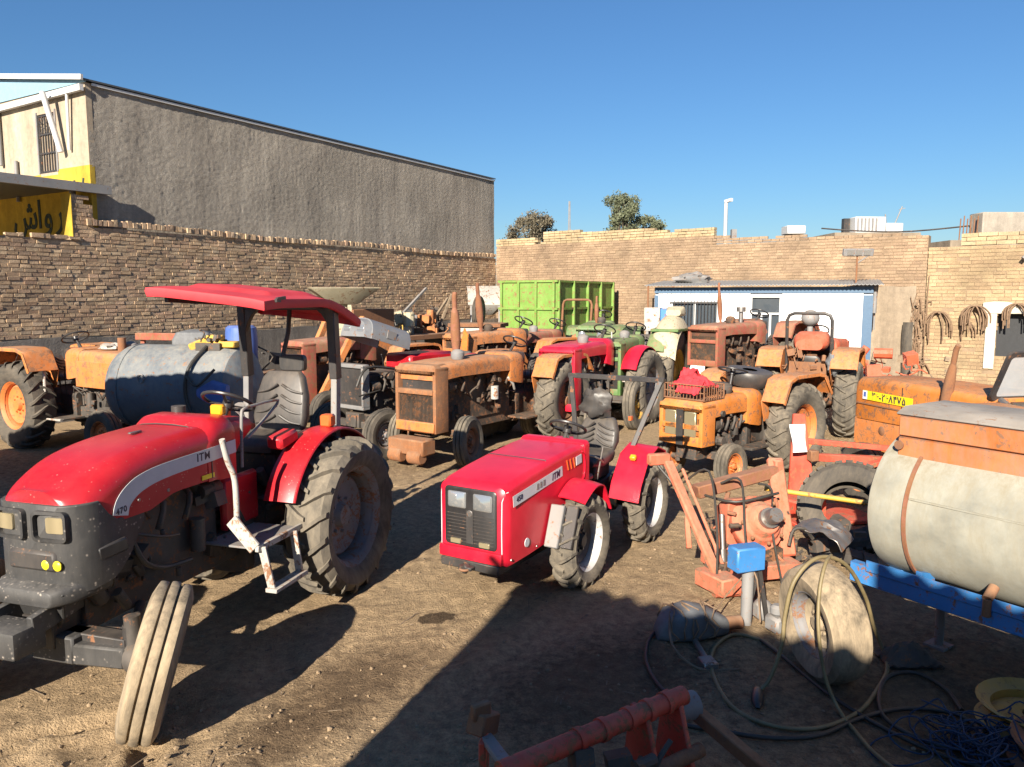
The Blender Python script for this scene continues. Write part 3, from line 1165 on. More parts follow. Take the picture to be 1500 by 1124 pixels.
# cream gable wall (faces the camera): in local coords it is the plane x = x0b, running along +y
mc = MB()
wy0, wy1, wz0, wz1 = 1.28, 1.92, 4.92, 6.10
xe = x0b - .02
for (a, b, c, d) in ((yb + .0, wy0, 4.96, HB), (wy1, 9.5, 4.90, HB), (wy0, wy1, wz1, HB), (wy0, wy1, 4.86, wz0)):
    mc.span(xe, xe + .12, a, b, c, d)
mc.build('cream_wall', M['cream_wall'], bld, smooth=0)
my = MB()
my.span(xe - .004, xe + .10, yb - .005, wy0, 2.6, 4.96)
my.span(xe - .004, xe + .10, wy0, wy1, 2.6, 4.86)
my.span(xe - .004, xe + .10, wy1, 9.5, 2.6, 4.90)
my.build('yellow_band', M['yellow_wall'], bld, smooth=0)
wn = MB().span(xe + .09, xe + .1, wy0, wy1, wz0, wz1).build('window', M['pane'], bld, smooth=0)
fr = MB()
for yy in np.linspace(wy0 + .03, wy1 - .03, 7): fr.cyl((xe + .02, yy, wz0), (xe + .02, yy, wz1), .011, n=6)
for zz in (wz0 + .03, wz0 + .40, wz0 + .78, wz1 - .03): fr.bar((xe + .02, wy0, zz), (xe + .02, wy1, zz), .02, .03)
for k in range(3):
    for s_ in (0, 1):
        cyy, czz = wy0 + .12 + k * .2, wz0 + .87 + s_ * .19
        fr.tube([(xe + .01, cyy + .07 * math.cos(a), czz + .07 * math.sin(a)) for a in np.linspace(0, 2 * PI, 9)[:-1]], .008, 5, True)
fr.build('window_bars', M['black'], wn)
fm = MB()
fm.span(xe - .02, xe + .1, wy0 - .05, wy0, wz0, wz1 + .05)
fm.span(xe - .02, xe + .1, wy1, wy1 + .05, wz0, wz1 + .05)
fm.build('window_frame', M['grey'], wn, smooth=0)
pp = MB()
pp.cyl((xe - .30, 1.12, 6.40), (xe - .12, .92, 5.25), .055, n=12)
pp.cyl((xe - .10, .62, 6.36), (xe - .06, .72, 5.28), .03, n=10)
pp.build('drain_pipe', M['trim_white'], bld)
pk = MB().cyl((xe - .06, 3.35, 6.3), (xe - .06, 3.35, 5.2), .05).cyl((xe - .06, 2.75, 5.25), (xe - .06, 2.75, 4.4), .04)
pk.build('wall_pipe', M['grey'], bld)
# lettering on the yellow wall below the canopy (the car wash sign)
Mt = frame((xe - .012, 1.75, 4.06), (0, -1, 0), (0, 0, 1))
for ch_, y_ in (('\uFEB5', 2.62), ('\uFE8D', 2.06), ('\uFEED', 1.74), ('\uFEAD', 1.30), ('\uFE8E', .95), ('\uFB90', .62)):
    text_on(ch_, .80, M['ink_w'], bld, frame((xe - .012, y_, 4.06), (0, -1, 0), (0, 0, 1)), .004, 'painted_letter', .012)
Mt = frame((xe - .012, .55, 4.62), (0, -1, 0), (0, 0, 1))
lt = MB().bar((xe - .01, .74, 4.46), (xe - .01, .70, 4.70), .05, .012, (1, 0, 0)).bar((xe - .01, .46, 4.46), (xe - .01, .38, 4.72), .05, .012, (1, 0, 0))
lt.build('upper_lettering', M['ink_w'], bld, smooth=0)

# car wash canopy: roof over the strip outside the boundary wall
cw = thing('car_wash_canopy', 'flat sheet canopy roof over the yellow car wash wall', 'canopy', PL, aL)
mcw = MB().span(x0b - 6.2, x0b - .02, .05, 7.5, 4.50, 4.56)
mcw.build('roof_sheet', M['roof_dark'], cw, smooth=0)
MB().span(x0b - 6.2, x0b + .28, -.04, .05, 4.40, 4.57).build('edge_beam', M['grey'], cw, smooth=0)
for k in range(3):
    MB().cyl((x0b - 6.0 + k * 2.9, .5, -.1), (x0b - 6.0 + k * 2.9, .5, 4.5), .06).build('post', M['grey'], cw)
# brick pillar
RP = random.Random(4)
bp_ = brick_field(RP, 0, .42, 3.45, lambda x: 4.34 if x < .24 else 4.18, .080, .22, .014, 1.5)
wp = make_wall('brick_pillar', 'short brick pillar with a yellow side standing on the brown wall', PL + uL * (x0b - .52), aL, bp_, M['brick_old'],
               [(0, .24, .018, .32, 3.4, 4.32), (.24, .42, .018, .32, 3.4, 4.16)], M['mortar'], lambda b: b[0], 12)
wp['category'] = 'pillar'
MB().span(-.012, 0, -.01, .33, 3.52, 4.35).build('yellow_face', M['yellow_wall'], wp, smooth=0)

# ------------------------------------------------------------------ white site shed
sh = thing('site_shed', 'white and blue panel shed with grey roof against the back wall', 'shed', (3.72, 20.1, 0), math.atan2(-2.0, 4.72))
SW, SD, SH_ = 5.13, 1.9, 2.62
ms = MB()
wx0, wx1, wz0, wz1 = .42, 1.62, 1.42, 2.28
dx0, dx1 = 2.38, 3.12
for (a, b, c, d) in ((0.08, wx0, .1, 2.47), (wx0, wx1, .1, wz0), (wx0, wx1, wz1, 2.47), (wx1, dx0, .1, 2.47), (dx1, SW - .2, .1, 2.47)):
    nrib = max(1, int((b - a) / .11))
    for k in range(nrib):
        xa, xb_ = a + (b - a) * k / nrib, a + (b - a) * (k + 1) / nrib
        ms.span(xa + (.004 if nrib > 1 else 0), xb_ - (.004 if nrib > 1 else 0), 0 if k % 2 else .008, .06, c, d)
ms.span(0, .05, .05, SD, .1, SH_)
ms.span(SW - .05, SW, .05, SD, .1, SH_)
ms.span(.05, SW - .05, SD - .05, SD, .1, SH_)
ms.span(.05, SW - .05, .06, .075, .1, SH_)
ms.build('wall_panel', M['shed_white'], sh, smooth=0)
mb_ = MB()
mb_.span(-.01, SW + .01, -.02, .058, 2.47, SH_)
mb_.span(-.01, .08, -.018, .058, .08, 2.42)
mb_.span(SW - .2, SW + .01, -.018, .058, .08, 2.42)
mb_.span(-.01, SW + .01, -.016, .058, 0, .1)
mb_.build('blue_trim', M['shed_blue'], sh, smooth=0)
rf = MB()
nr = 66
rf.sheet(lambda u, v: (-.22 + u * (SW + .44), -.28 + v * (SD + .5), 2.655 + v * .16 + .014 * math.sin(u * nr * 2 * PI)), nr * 4, 2, -.01)
rf.build('corrugated_roof', M['roof_grey'], sh, smooth=60)
wnd = MB().span(wx0, wx1, .045, .05, wz0, wz1).build('window', M['pane'], sh, smooth=0)
wf = MB()
for a in (wx0, (wx0 + wx1) / 2 - .02, wx1 - .04): wf.span(a, a + .05, -.03, .03, wz0, wz1)
for z in (wz0 - .02, wz1 - .03): wf.span(wx0 - .01, wx1 + .01, -.028, .028, z, z + .05)
wf.build('window_frame', M['trim_white'], wnd, smooth=0)
wbr = MB()
for xq in np.linspace(wx0 + .1, wx1 - .1, 13): wbr.cyl((xq, -.05, wz0), (xq, -.05, wz1), .010, n=6)
wbr.bar((wx0 - .03, -.05, wz1 - .05), (wx1 + .03, -.05, wz1 - .05), .02, .03)
wbr.bar((wx0 - .03, -.05, wz0 + .05), (wx1 + .03, -.05, wz0 + .05), .02, .03)
wbr.build('window_bars', M['black'], wnd)
dr = MB()
for a in (dx0, dx0 + .25, dx0 + .46, dx1 - .05): dr.span(a, a + .05, -.035, .03, .1 if a in (dx0, dx1 - .05) else .95, 2.4 if a in (dx0, dx1 - .05) else 1.96)
for z in (2.36, 1.94, .9, .1): dr.span(dx0 + .002, dx1 - .002, -.033, .028, z, z + .05)
dr.span(dx0 + .05, dx1 - .05, -.01, .02, .15, .9)
door = dr.build('door', M['trim_white'], sh, smooth=0)
MB().span(dx0 + .05, dx1 - .05, .03, .036, .95, 2.36).build('door_glass', M['pane'], door, smooth=0)
MB().cyl((SW + .05, .1, 2.0), (SW + .05, .1, 2.5), .05).cyl((SW + .06, .2, 2.62), (SW + .06, .2, 1.6), .02).build('wall_lamp', M['grey'], sh)
sk = MB()
blob(sk, (.75, 1.0, 2.86), (.46, .3, .15), 11, .45)
tag(sk.build('dark_bundle', M['grey'], None, loc=(3.72, 20.1, 0), rot=(0, 0, math.atan2(-2.0, 4.72))), 'dark lumpy bundle lying on the shed roof', 'bundle')

# floodlight on a thin pole at the shed's end
fl = thing('floodlight', 'twin floodlight on a thin pole above the shed end', 'floodlight', (8.30, 18.7, 0))
MB().cyl((0, 0, 0), (0, 0, 3.36), .022, n=8).build('pole', M['rust'], fl)
MB().box((0, -.03, 3.44), (.72, .1, .17), (.25, 0, .0)).bar((0, 0, 3.18), (.28, -.03, 3.38), .03, .03).build('housing', M['grey'], fl, bevel=.01)
for sx in (-.2, .0, .2):
    MB().box((sx, -.085, 3.43), (.15, .02, .12), (.25, 0, 0)).build('lamp', M['lens'], fl)

# ------------------------------------------------------------------ things beyond the wall
def tree(name, label, loc, h, spread, crown_h, mat, n=1500, seed=1, trunk=.12, blobs=9, cs=.16):
    r = random.Random(seed)
    t = thing(name, label, 'tree', loc, 0, 'trees beyond the back wall')
    tr = MB()
    top = V((r.uniform(-.2, .2), r.uniform(-.2, .2), h - crown_h * .35))
    tr.tube([(0, 0, -.2), (.05, .03, h * .3), (top.x * .6, top.y * .6, h * .55), tuple(top)], lambda u: trunk * (1 - .7 * u), 8, k=3)
    cents = []
    for i in range(blobs):
        a = r.uniform(0, 2 * PI)
        rad = spread * math.sqrt(r.random()) * .75
        z = h - crown_h + crown_h * r.uniform(.12, .9)
        c = V((rad * math.cos(a), rad * math.sin(a), z))
        cents.append((c, spread * r.uniform(.14, .36)))
        tr.tube([(0, 0, h * .35), tuple(V((0, 0, h * .5)).lerp(c, .5)), tuple(c)], lambda u: trunk * .4 * (1 - .8 * u), 5, k=2)
    tr.build('trunk', M['bark'], t)
    vs, fs = [], []
    for i in range(n):
        c, q = r.choice(cents)
        d = V((r.gauss(0, 1), r.gauss(0, 1), r.gauss(0, .8)))
        p = c + d.normalized() * q * (r.random() ** .45 + (.35 if r.random() < .12 else 0))
        a, b = V((r.gauss(0, 1), r.gauss(0, 1), r.gauss(0, 1))).normalized(), None
        b = a.cross(V((r.gauss(0, 1), r.gauss(0, 1), r.gauss(0, 1)))).normalized()
        s_ = cs * r.uniform(.5, 1.2)
        k = len(vs)
        vs += [tuple(p - a * s_), tuple(p + b * s_ * .4), tuple(p + a * s_), tuple(p - b * s_ * .4)]
        fs.append((k, k + 1, k + 2, k + 3))
    me = bpy.data.meshes.new('crown')
    me.from_pydata(vs, [], fs)
    link('crown', me, mat, t)
    return t


tree('bushy_tree', 'low brownish bushy tree behind the wall beside the plastered building', (1.05, 34, 0), 6.0, 1.45, 2.6, M['leaf2'], 13000, 2, .14, 34, .065)
tree('tall_tree', 'tallest grey green tree with an upright crown behind the wall', (5.65, 40, 0), 7.75, 1.15, 3.6, M['leaf'], 14000, 5, .16, 40, .075)
tree('round_tree', 'lower rounded grey green tree leaning against the tallest tree', (7.15, 41, 0), 7.0, 1.35, 2.9, M['leaf'], 13000, 9, .14, 34, .075)
tree('low_shrub', 'small dark shrub top peeping over the wall', (-.1, 36, 0), 5.15, .5, 1.6, M['leaf2'], 500, 12, .06, 5, .12)

lp = thing('white_mast', 'plain white mast with a small camera head behind the wall', 'mast', (7.1, 26, 0))
MB().cyl((0, 0, 0), (0, 0, 5.5), .07, .06, n=10).build('pole', M['trim_white'], lp)
MB().cyl((-.05, 0, 5.5), (.16, -.1, 5.56), .06, n=10).box((.13, -.12, 5.55), (.1, .06, .1)).build('camera_head', M['trim_white'], lp)
MB().box((.28, 0, 4.45), (.16, .2, .3)).box((.28, 0, 4.1), (.04, .04, .7)).build('junction_box', M['grey'], lp)

ac = thing('evaporative_cooler', 'white roof air cooler with louvred side beyond the wall', 'air cooler', (11.9, 26, 0))
MB().span(-.65, .35, -.4, .4, 4.45, 4.98).build('cabinet', M['trim_white'], ac, bevel=.02)
for k in range(6): MB().span(-.6 + k * .12, -.54 + k * .12, -.42, -.39, 4.5, 4.93).build('louvre', M['grey'], ac, smooth=0)
MB().span(.4, .95, -.35, .35, 4.45, 4.78).build('duct', M['trim_white'], ac, bevel=.02)
MB().span(-.9, -.7, -.1, .1, 4.45, 4.95).build('side_box', M['black'], ac)
MB().cyl((.8, 0, 4.7), (1.05, 0, 5.35), .02, n=6).cyl((.55, 0, 4.7), (.5, 0, 5.1), .02, n=6).bar((.95, 0, 5.25), (1.15, 0, 5.3), .02, .02).build('aerial', M['grey'], ac)
MB().span(-1.4, 1.4, -.6, 4, 0, 4.45).build('roof_deck', M['cement'], ac, smooth=0)

for (nm, lb, x, y, z0, z1, r_) in (('roof_vent', 'small pale roof vent box beyond the back wall', 9.55, 26.5, 4.35, 4.75, .22),):
    t = thing(nm, lb, 'vent', (x, y, 0))
    MB().span(-r_, r_, -r_, r_, 0, z0 + .12).build('shaft', M['cement'], t, smooth=0)
    MB().span(-r_ * 1.4, r_ * 1.4, -r_ * 1.4, r_ * 1.4, z0 + .12, z1).build('cap', M['trim_white'], t, bevel=.02)
pb = thing('parapet_building', 'pale rendered block rising behind the yellow brick building', 'building', (14.75, 22.5, 0))
MB().span(-1.2, 6, 0, .7, 0, 4.80).build('block', M['pale_render'], pb, bevel=.03)
for k in range(6):
    MB().cyl((-1.80 + k * .10, .1, 3.9), (-1.80 + k * .10 + .02, .1, 4.62 + .08 * (k % 2)), .016, n=6).build('starter_bar', M['rust'], pb)
MB().span(-2.1, -1.21, 0, 4, 0, 4.0).build('roof_edge', M['cement'], pb, smooth=0)
ca = MB().tube([(9.9, 25, 4.55), (11.0, 24.5, 4.42), (12.2, 23.8, 4.36), (13.9, 22.9, 4.5), (14.5, 22.6, 4.62)], .025, 6, k=4)
tag(ca.build('roof_cable', M['black']), 'black cable sagging above the back wall towards the starter bars', 'cable')
an = thing('thin_aerial', 'thin lattice aerial far behind the back wall', 'aerial', (4.4, 60, 0))
for s_ in (-.12, .12): MB().cyl((s_, 0, 0), (s_ * .3, 0, 9.6), .04, n=6).build('strut', M['grey'], an)
MB().bar((-.5, 0, 7.1), (.9, 0, 7.2), .05, .05).bar((-.5, 0, 7.1), (0, 0, 7.5), .04, .04).bar((.9, 0, 7.2), (0, 0, 7.5), .04, .04).build('crossarm', M['grey'], an)

# ------------------------------------------------------------------ workshop behind the camera and a stand-in container added to the left (out of view: they cast the shade)
ws = thing('workshop', 'brick workshop with a corrugated eave behind the photographer', 'building', (-2.42, -.55, 0), math.atan2(-.59, .81))
I4 = Matrix.Identity(4)
I4.translation = (0, 0, -.1)
MB().plate([(0, -.05), (9, -.05), (9, -3.2), (2.2, -3.2)], I4, 3.4).build('wall', M['cement'], ws, smooth=0)
MB().sheet(lambda u, v: (-.05 + u * 9.2 + 2.4 * v, .06 - v * 3.5, 3.46 + .25 * v + .03 * math.sin(u * 41 * 2 * PI)), 41 * 6, 2, -.012).build('roof', M['roof_grey'], ws, smooth=60)
MB().span(0, 9, -.16, 0.0, 3.302, 3.40).build('eave', M['grey'], ws, smooth=0)
aw = thing('sheet_awning', 'corrugated sheet awning beside the workshop behind the photographer', 'awning', (.37, -.53, 0), math.atan2(-.835, .55))
_dd = Matrix.Rotation(-math.atan2(-.835, .55), 2) @ V((-.35, -.937))
MB().sheet(lambda u, v: (u * 5 + _dd.x * 2.6 * v, _dd.y * 2.6 * v, 3.37 + .028 * math.sin(u * 22 * 2 * PI)), 22 * 8, 2, -.012).build('roof_sheet', M['roof_grey'], aw, smooth=60)
for k_ in (0, 1):
    MB().cyl((4.6 * k_ + .3 + _dd.x * 2.4, _dd.y * 2.4, -.05), (4.6 * k_ + .3 + _dd.x * 2.4, _dd.y * 2.4, 3.37), .05).build('post', M['grey'], aw)
MB().cyl((4.9, -.1, -.05), (4.9, -.1, 3.37), .05).build('post', M['grey'], aw)
ct = thing('shade_container', 'unseen corrugated container added left of view to shade the blue sprayer tank', 'container', (-10.1, 4.6, 0))
MB().sheet(lambda u, v: (u * 5.6, 1.55 + .03 * (1 if (u * 28) % 1 < .5 else 0), .1 + v * 3.02), 168, 1, .04).span(.02, 5.6, 0, 1.5, .1, 3.12).build('body', M['blue_frame'], ct, smooth=0)
for sx in (.05, 5.5):
    for sy in (.05, 1.45): MB().span(sx - .08, sx + .08, sy - .08, sy + .08, -.05, .12).build('foot', M['grey'], ct, smooth=0)
# ------------------------------------------------------------------ wheels
_tyres = {}


def tyre_mesh(R, W, r, kind, lugs=20, lh=.032):
    key = (round(R, 3), round(W, 3), round(r, 3), kind, lugs)
    if key in _tyres: return _tyres[key]
    mb = MB()
    h = W / 2
    Rb = R - (lh if kind == 'lug' else 0)
    if kind == 'rib':
        q = []
        nr_ = 3
        q.append((Rb - .045, h * .92))
        for i in range(nr_):
            a = h * .86 - i * (2 * h * .86 / nr_)
            b = a - (2 * h * .86 / nr_)
            g_ = .012
            q += [(Rb - .004 - .012 * abs((a + b) / 2) / h, a - g_ * .6), (Rb - .012 * abs((a + b) / 2) / h, a - g_ * 1.6), (Rb - .012 * abs((a + b) / 2) / h, b + g_ * 1.6), (Rb - .004 - .012 * abs((a + b) / 2) / h, b + g_ * .6)]
            if i < nr_ - 1: q += [(Rb - .030, b + .004), (Rb - .030, b - .004)]
        q.append((Rb - .045, -h * .92))
        tread = q
    else:
        tread = [(Rb - .05, h * .94), (Rb - .018, h * .80), (Rb - .004, h * .45), (Rb, 0), (Rb - .004, -h * .45), (Rb - .018, -h * .80), (Rb - .05, -h * .94)]
    mid = (Rb + r) / 2
    prof = [(r - .012, h * .60), (r + .012, h * .78), (mid - (Rb - r) * .12, h * .99), (mid + (Rb - r) * .16, h * 1.02)] + tread + [(mid + (Rb - r) * .16, -h * 1.02), (mid - (Rb - r) * .12, -h * .99), (r + .012, -h * .78), (r - .012, -h * .60)]
    mb.lathe(prof, 56)
    if kind == 'lug':
        st_ = 2 * PI / lugs
        sweep = .30 * W / R * 1.3
        for s in (-1, 1):
            for k in range(lugs):
                a0 = k * st_ + (st_ / 2 if s > 0 else 0)
                secs = []
                for (u, hh, wd) in ((0, .7, .8), (.25, 1, .9), (.62, 1, 1), (.90, .95, 1.1), (1.06, .15, 1.15)):
                    y = s * (-.03 * W / .4 + u * (h * .98 + .02))
                    y = max(-h * 1.03, min(h * 1.03, y))
                    a = a0 + sweep * u ** 1.25
                    rb = Rb - .012 - (.055 * max(0, u - .62) / .44)
                    rt = Rb + lh * hh - (.03 * max(0, u - .62) / .44)
                    w2 = .026 * wd * (R / .65)
                    da, db = w2 / R, w2 * .62 / R
                    secs.append([(rr * math.cos(aa), y, rr * math.sin(aa)) for rr, aa in ((rb, a - da), (rt, a - db), (rt, a + db), (rb, a + da))])
                mb.loft(secs)
    if kind == 'block':
        for k in range(30):
            for j in range(3):
                a = 2 * PI * (k + (.5 if j == 1 else 0)) / 30
                y = (j - 1) * h * .62
                x = V((math.cos(a), 0, math.sin(a)))
                mb.box(x * (Rb + .004 - (.012 if j != 1 else 0)) + V((0, y, 0)), (.03, h * .5, 2 * PI * R / 30 * .66), Matrix(((math.cos(a), 0, -math.sin(a)), (0, 1, 0), (math.sin(a), 0, math.cos(a)))))
    tmp = mb.build('tyre', None, None, smooth=32)
    me = tmp.data
    bpy.data.objects.remove(tmp)
    bm = bmesh.new()
    bm.from_mesh(me)
    bmesh.ops.recalc_face_normals(bm, faces=bm.faces)
    bm.to_mesh(me)
    bm.free()
    _tyres[key] = me
    return me


def wheel(parent, loc, R, W, r, kind, mt, mr, side=1, steer=0.0, camber=0.0, lugs=20, name='wheel', spin=0.0, off=.25, hubmat=None):
    """hub disc with bolts (part) > rim, tyre; local Y is the axle, outer side +Y"""
    h = W / 2
    mb = MB()
    yd = h * off
    mb.lathe([(.0, yd + .05), (r * .20, yd + .05), (r * .24, yd + .02), (r * .26, yd), (r * .62, yd - .008), (r * .78, yd + .02), (r * .93, yd - .03), (r * .93, yd - .05), (0.0, yd - .05)], 28)
    nb = 8
    for k in range(nb):
        a = 2 * PI * k / nb
        mb.cyl((r * .36 * math.cos(a), yd - .01, r * .36 * math.sin(a)), (r * .36 * math.cos(a), yd + .025, r * .36 * math.sin(a)), .013, n=6)
    w = mb.build(name, hubmat or mr, parent, loc=loc)
    w.rotation_mode = 'XYZ'
    rot = Euler((camber if side > 0 else -camber, spin, 0), 'XYZ').to_matrix()
    base = Matrix.Rotation(0 if side > 0 else PI, 3, 'Z')
    full = Matrix.Rotation(steer, 3, 'Z') @ base @ Matrix.Rotation((-1 if side > 0 else 1) * 0 + camber, 3, 'X') @ Matrix.Rotation(spin, 3, 'Y')
    w.rotation_euler = full.to_euler()
    rm = MB()
    rm.lathe([(r * .90, yd - .02), (r * .86, h * .15), (r * .86, -h * .3), (r * .94, -h * .55), (r * 1.05, -h * .66), (r * 1.06, -h * .74), (r * .98, -h * .70), (r * .90, -h * .52)], 36)
    rm.lathe([(r * .90, yd - .02), (r * .89, h * .35), (r * .96, h * .58), (r * 1.05, h * .66), (r * 1.07, h * .74), (r * 1.02, h * .75), (r * .97, h * .66), (r * .91, h * .5)], 36)
    rm.build('rim', mr, w)
    me = tyre_mesh(R, W, r, kind, lugs)
    if me.materials and me.materials[0] != mt:
        o = link('tyre', me, None, w)
        o.material_slots[0].link = 'OBJECT'
        o.material_slots[0].material = mt
    else:
        link('tyre', me, mt, w)
    return w


# ------------------------------------------------------------------ shared tractor pieces
def steering(parent, c, tilt, r=.2, mat=None, col_to=None):
    mb = MB()
    Mx = Matrix.Translation(V(c)) @ Matrix.Rotation(tilt, 4, 'Y')
    mb.tube([Mx @ V((r * math.cos(a), r * math.sin(a), 0)) for a in np.linspace(0, 2 * PI, 25)[:-1]], .014, 8, True)
    for k in range(3):
        a = 2 * PI * k / 3 + .4
        mb.bar(Mx @ V((0, 0, -.03)), Mx @ V((r * math.cos(a), r * math.sin(a), 0)), .02, .012)
    mb.cyl(Mx @ V((0, 0, -.06)), Mx @ V((0, 0, .005)), .04, n=12)
    o = mb.build('steering_wheel', mat or M['blackp'], parent)
    end = V(col_to) if col_to else Mx @ V((0, 0, -.45))
    MB().cyl(Mx @ V((0, 0, -.05)), end, .022, n=10).build('steering_column', M['black'], o)
    return o


def seat(parent, x, z, w=.24, high=True, mat=None, y=0.0):
    mat = mat or M['vinyl']
    s = MB()
    secs = []
    for (dx, hw, zz, th) in ((-.22, w * .92, .03, .05), (-.15, w, .02, .06), (.05, w, .0, .06), (.18, w * .96, .015, .055), (.23, w * .85, .0, .03)):
        secs.append([(x + dx, y + a, z + zz + b) for a, b in rrect(hw, th, .04, 3)])
    s.loft(secs)
    o = s.build('seat', mat, parent, smooth=50)
    b = MB()
    secs = []
    hgt = .50 if high else .30
    for (t, hw, th) in ((0, w * .9, .04), (.25, w * 1.0, .055), (.6, w * .95, .05), (.9, w * .78, .045), (1.0, w * .62, .025)):
        zc = z + .06 + t * hgt
        xc = x - .22 - t * .10
        secs.append([(xc + p, y + q, zc) for q, p in rrect(hw, th, .035, 3)])
    b.loft(secs)
    bo = b.build('backrest', mat, o, smooth=50)
    # stitched pads
    pd = MB()
    for sy in (-1, 1):
        for k in range(4):
            t = .18 + k * .17
            pd.tube([(x - .22 - t * .1 * hgt / .5 + .056, y + sy * .02, z + .06 + t * hgt + .05), (x - .22 - t * .1 + .058, y + sy * w * .45, z + .06 + t * hgt), (x - .22 - t * .1 + .05, y + sy * w * .85, z + .06 + t * hgt - .02)], .011, 6, k=3)
    pd.build('stitching', mat, bo, smooth=60)
    return o


def fender_box(parent, side, y0, y1, R, mat, ztop, xa=-.45, xb=.42):
    """old flat-topped mudguard: flat top with downturned front and inner side panel"""
    mb = MB()
    pts = [(xa - .22, ztop - .30), (xa, ztop - .03), (xa + .15, ztop), (xb - .12, ztop), (xb + .05, ztop - .05), (xb + .20, ztop - .34)]

    def f(u, v):
        s = u * (len(pts) - 1)
        i = min(int(s), len(pts) - 2)
        t = s - i
        return (pts[i][0] * (1 - t) + pts[i + 1][0] * t, side * (y0 + v * (y1 - y0)), pts[i][1] * (1 - t) + pts[i + 1][1] * t)
    mb.sheet(f, 15, 4, .012)
    # outer lip
    for i in range(len(pts) - 1):
        mb.bar((pts[i][0], side * y1, pts[i][1] - .02), (pts[i + 1][0], side * y1, pts[i + 1][1] - .02), .012, .05)
    # inner panel
    poly = [(p[0], p[1]) for p in pts] + [(xb + .12, ztop - .62), (xa + .1, ztop - .62)]
    mb.plate(poly, Matrix(((1, 0, 0, 0), (0, 0, 1, side * y0), (0, 1, 0, 0), (0, 0, 0, 1))), .012)
    return mb.build('fender', mat, parent, bevel=.004)


def fender_round(parent, side, y0, y1, Rc, zc, mat, a0=-10, a1=165, inner=True, xc=0.0, thick=.012, dish=.04):
    """rolled mudguard following the tyre, a0/a1 from the rear over the top to the front"""
    mb = MB()

    def f(u, v):
        a = math.radians(a0 + (a1 - a0) * u)
        rr = Rc - dish * (2 * v - 1) ** 2
        return (xc - rr * math.cos(a), side * (y0 + (y1 - y0) * v), zc + rr * math.sin(a))
    mb.sheet(f, 26, 6, thick * (1 if side > 0 else -1))
    # rolled outer bead
    mb.tube([f(u / 26, 1.0) for u in range(27)], .012, 6)
    if inner:
        n_ = 18
        arc = [(xc - (Rc - dish) * math.cos(math.radians(a0 + (a1 - a0) * i / n_)), zc + (Rc - dish) * math.sin(math.radians(a0 + (a1 - a0) * i / n_))) for i in range(n_ + 1)]
        mb.plate(arc, Matrix(((1, 0, 0, 0), (0, 0, 1, side * y0), (0, 1, 0, 0), (0, 0, 0, 1))), .01)
    return mb.build('fender', mat, parent, smooth=45)


def hood_loft(parent, stations, mat, name='hood', n=4, bevel=0):
    """stations: (x, half_width, z_bottom, z_top, top_radius)"""
    secs = []
    for (x, w, zb, zt, r) in stations:
        sec = [(x, w, zb)]
        for i in range(n + 1):
            a = math.radians(90 * i / n)
            sec.append((x, w - r + r * math.cos(a), zt - r + r * math.sin(a)))
        for i in range(n + 1):
            a = math.radians(90 + 90 * i / n)
            sec.append((x, -w + r + r * math.cos(a), zt - r + r * math.sin(a)))
        sec.append((x, -w, zb))
        secs.append(sec)
    return MB().loft(secs).build(name, mat, parent, smooth=40, bevel=bevel)


def exhaust(parent, x, y, z0, z1, lean=0.0, mat=None, r=.045):
    mb = MB()
    top = V((x + lean, y, z1))
    b = V((x, y, z0))
    d = top - b
    mb.tube([b, b + d * .18], r * .5, 10)
    mb.tube([b + d * (.14 + .66 * i / 12) for i in range(13)], lambda u: r * (.42 + .58 * max(0, math.sin(PI * min(1, max(0, u)))) ** .55), 12)
    mb.tube([b + d * .76, b + d * .95, top + V((-.02, 0, 0))], r * .5, 10)
    return mb.build('exhaust', mat or M['rust_light'], parent)


def engine(parent, x0, x1, z0, z1, hw, seed, mat, n=46):
    r = random.Random(seed)
    mb = MB()
    mb.span(x0, x1, -hw * .55, hw * .55, z0, z1 - .04)
    mb.span(x0 + .05, x1 - .06, -hw * .4, hw * .4, z1 - .05, z1)
    for s in (-1, 1):
        junk(mb, ((x0 + x1) / 2, s * hw * .75, (z0 + z1) / 2), (x1 - x0, hw * .55, z1 - z0), n // 2, r)
        mb.cyl((x0 + .25 * (x1 - x0), s * hw * .8, z0 + .1), (x0 + .25 * (x1 - x0), s * hw * .8, z0 + .32), .05, n=12)
        mb.cyl((x1 - .18, s * hw * .75, z1 - .2), (x1 - .02, s * hw * .75, z1 - .2), .075, n=14)
        for k in range(4):
            xx = x0 + (k + .6) * (x1 - x0) / 4.6
            mb.tube([(xx, s * hw * .5, z1 - .05), (xx, s * hw * .95, z1 - .12), (xx + .04, s * hw * .9, z1 - .28)], .02, 6, k=3)
    return mb.build('engine', mat, parent, bevel=.004)


def chassis(parent, wb, tr, tf, Rr, Rf, hw, mat, xn):
    mb = MB()
    zr = Rr
    mb.loft([[(x, a, zr + b + dz) for a, b in rrect(w, h, .05, 2)] for (x, w, h, dz) in ((-.28, .17, .17, 0), (-.2, .24, .24, 0), (.15, .24, .26, 0), (.2, .17, .2, -.02), (.55, .16, .18, -.05), (.62, .22, .24, -.05), (.72, .22, .24, -.05))])
    mb.cyl((0, -tr, zr), (0, tr, zr), .085, n=14)
    for s in (-1, 1): mb.cyl((0, s * .24, zr), (0, s * .42, zr), .16, .10, n=16)
    mb.span(.7, xn - .1, -.15, .15, Rf + .06, Rf + .28)
    return mb.build('chassis', mat, parent, bevel=.006)


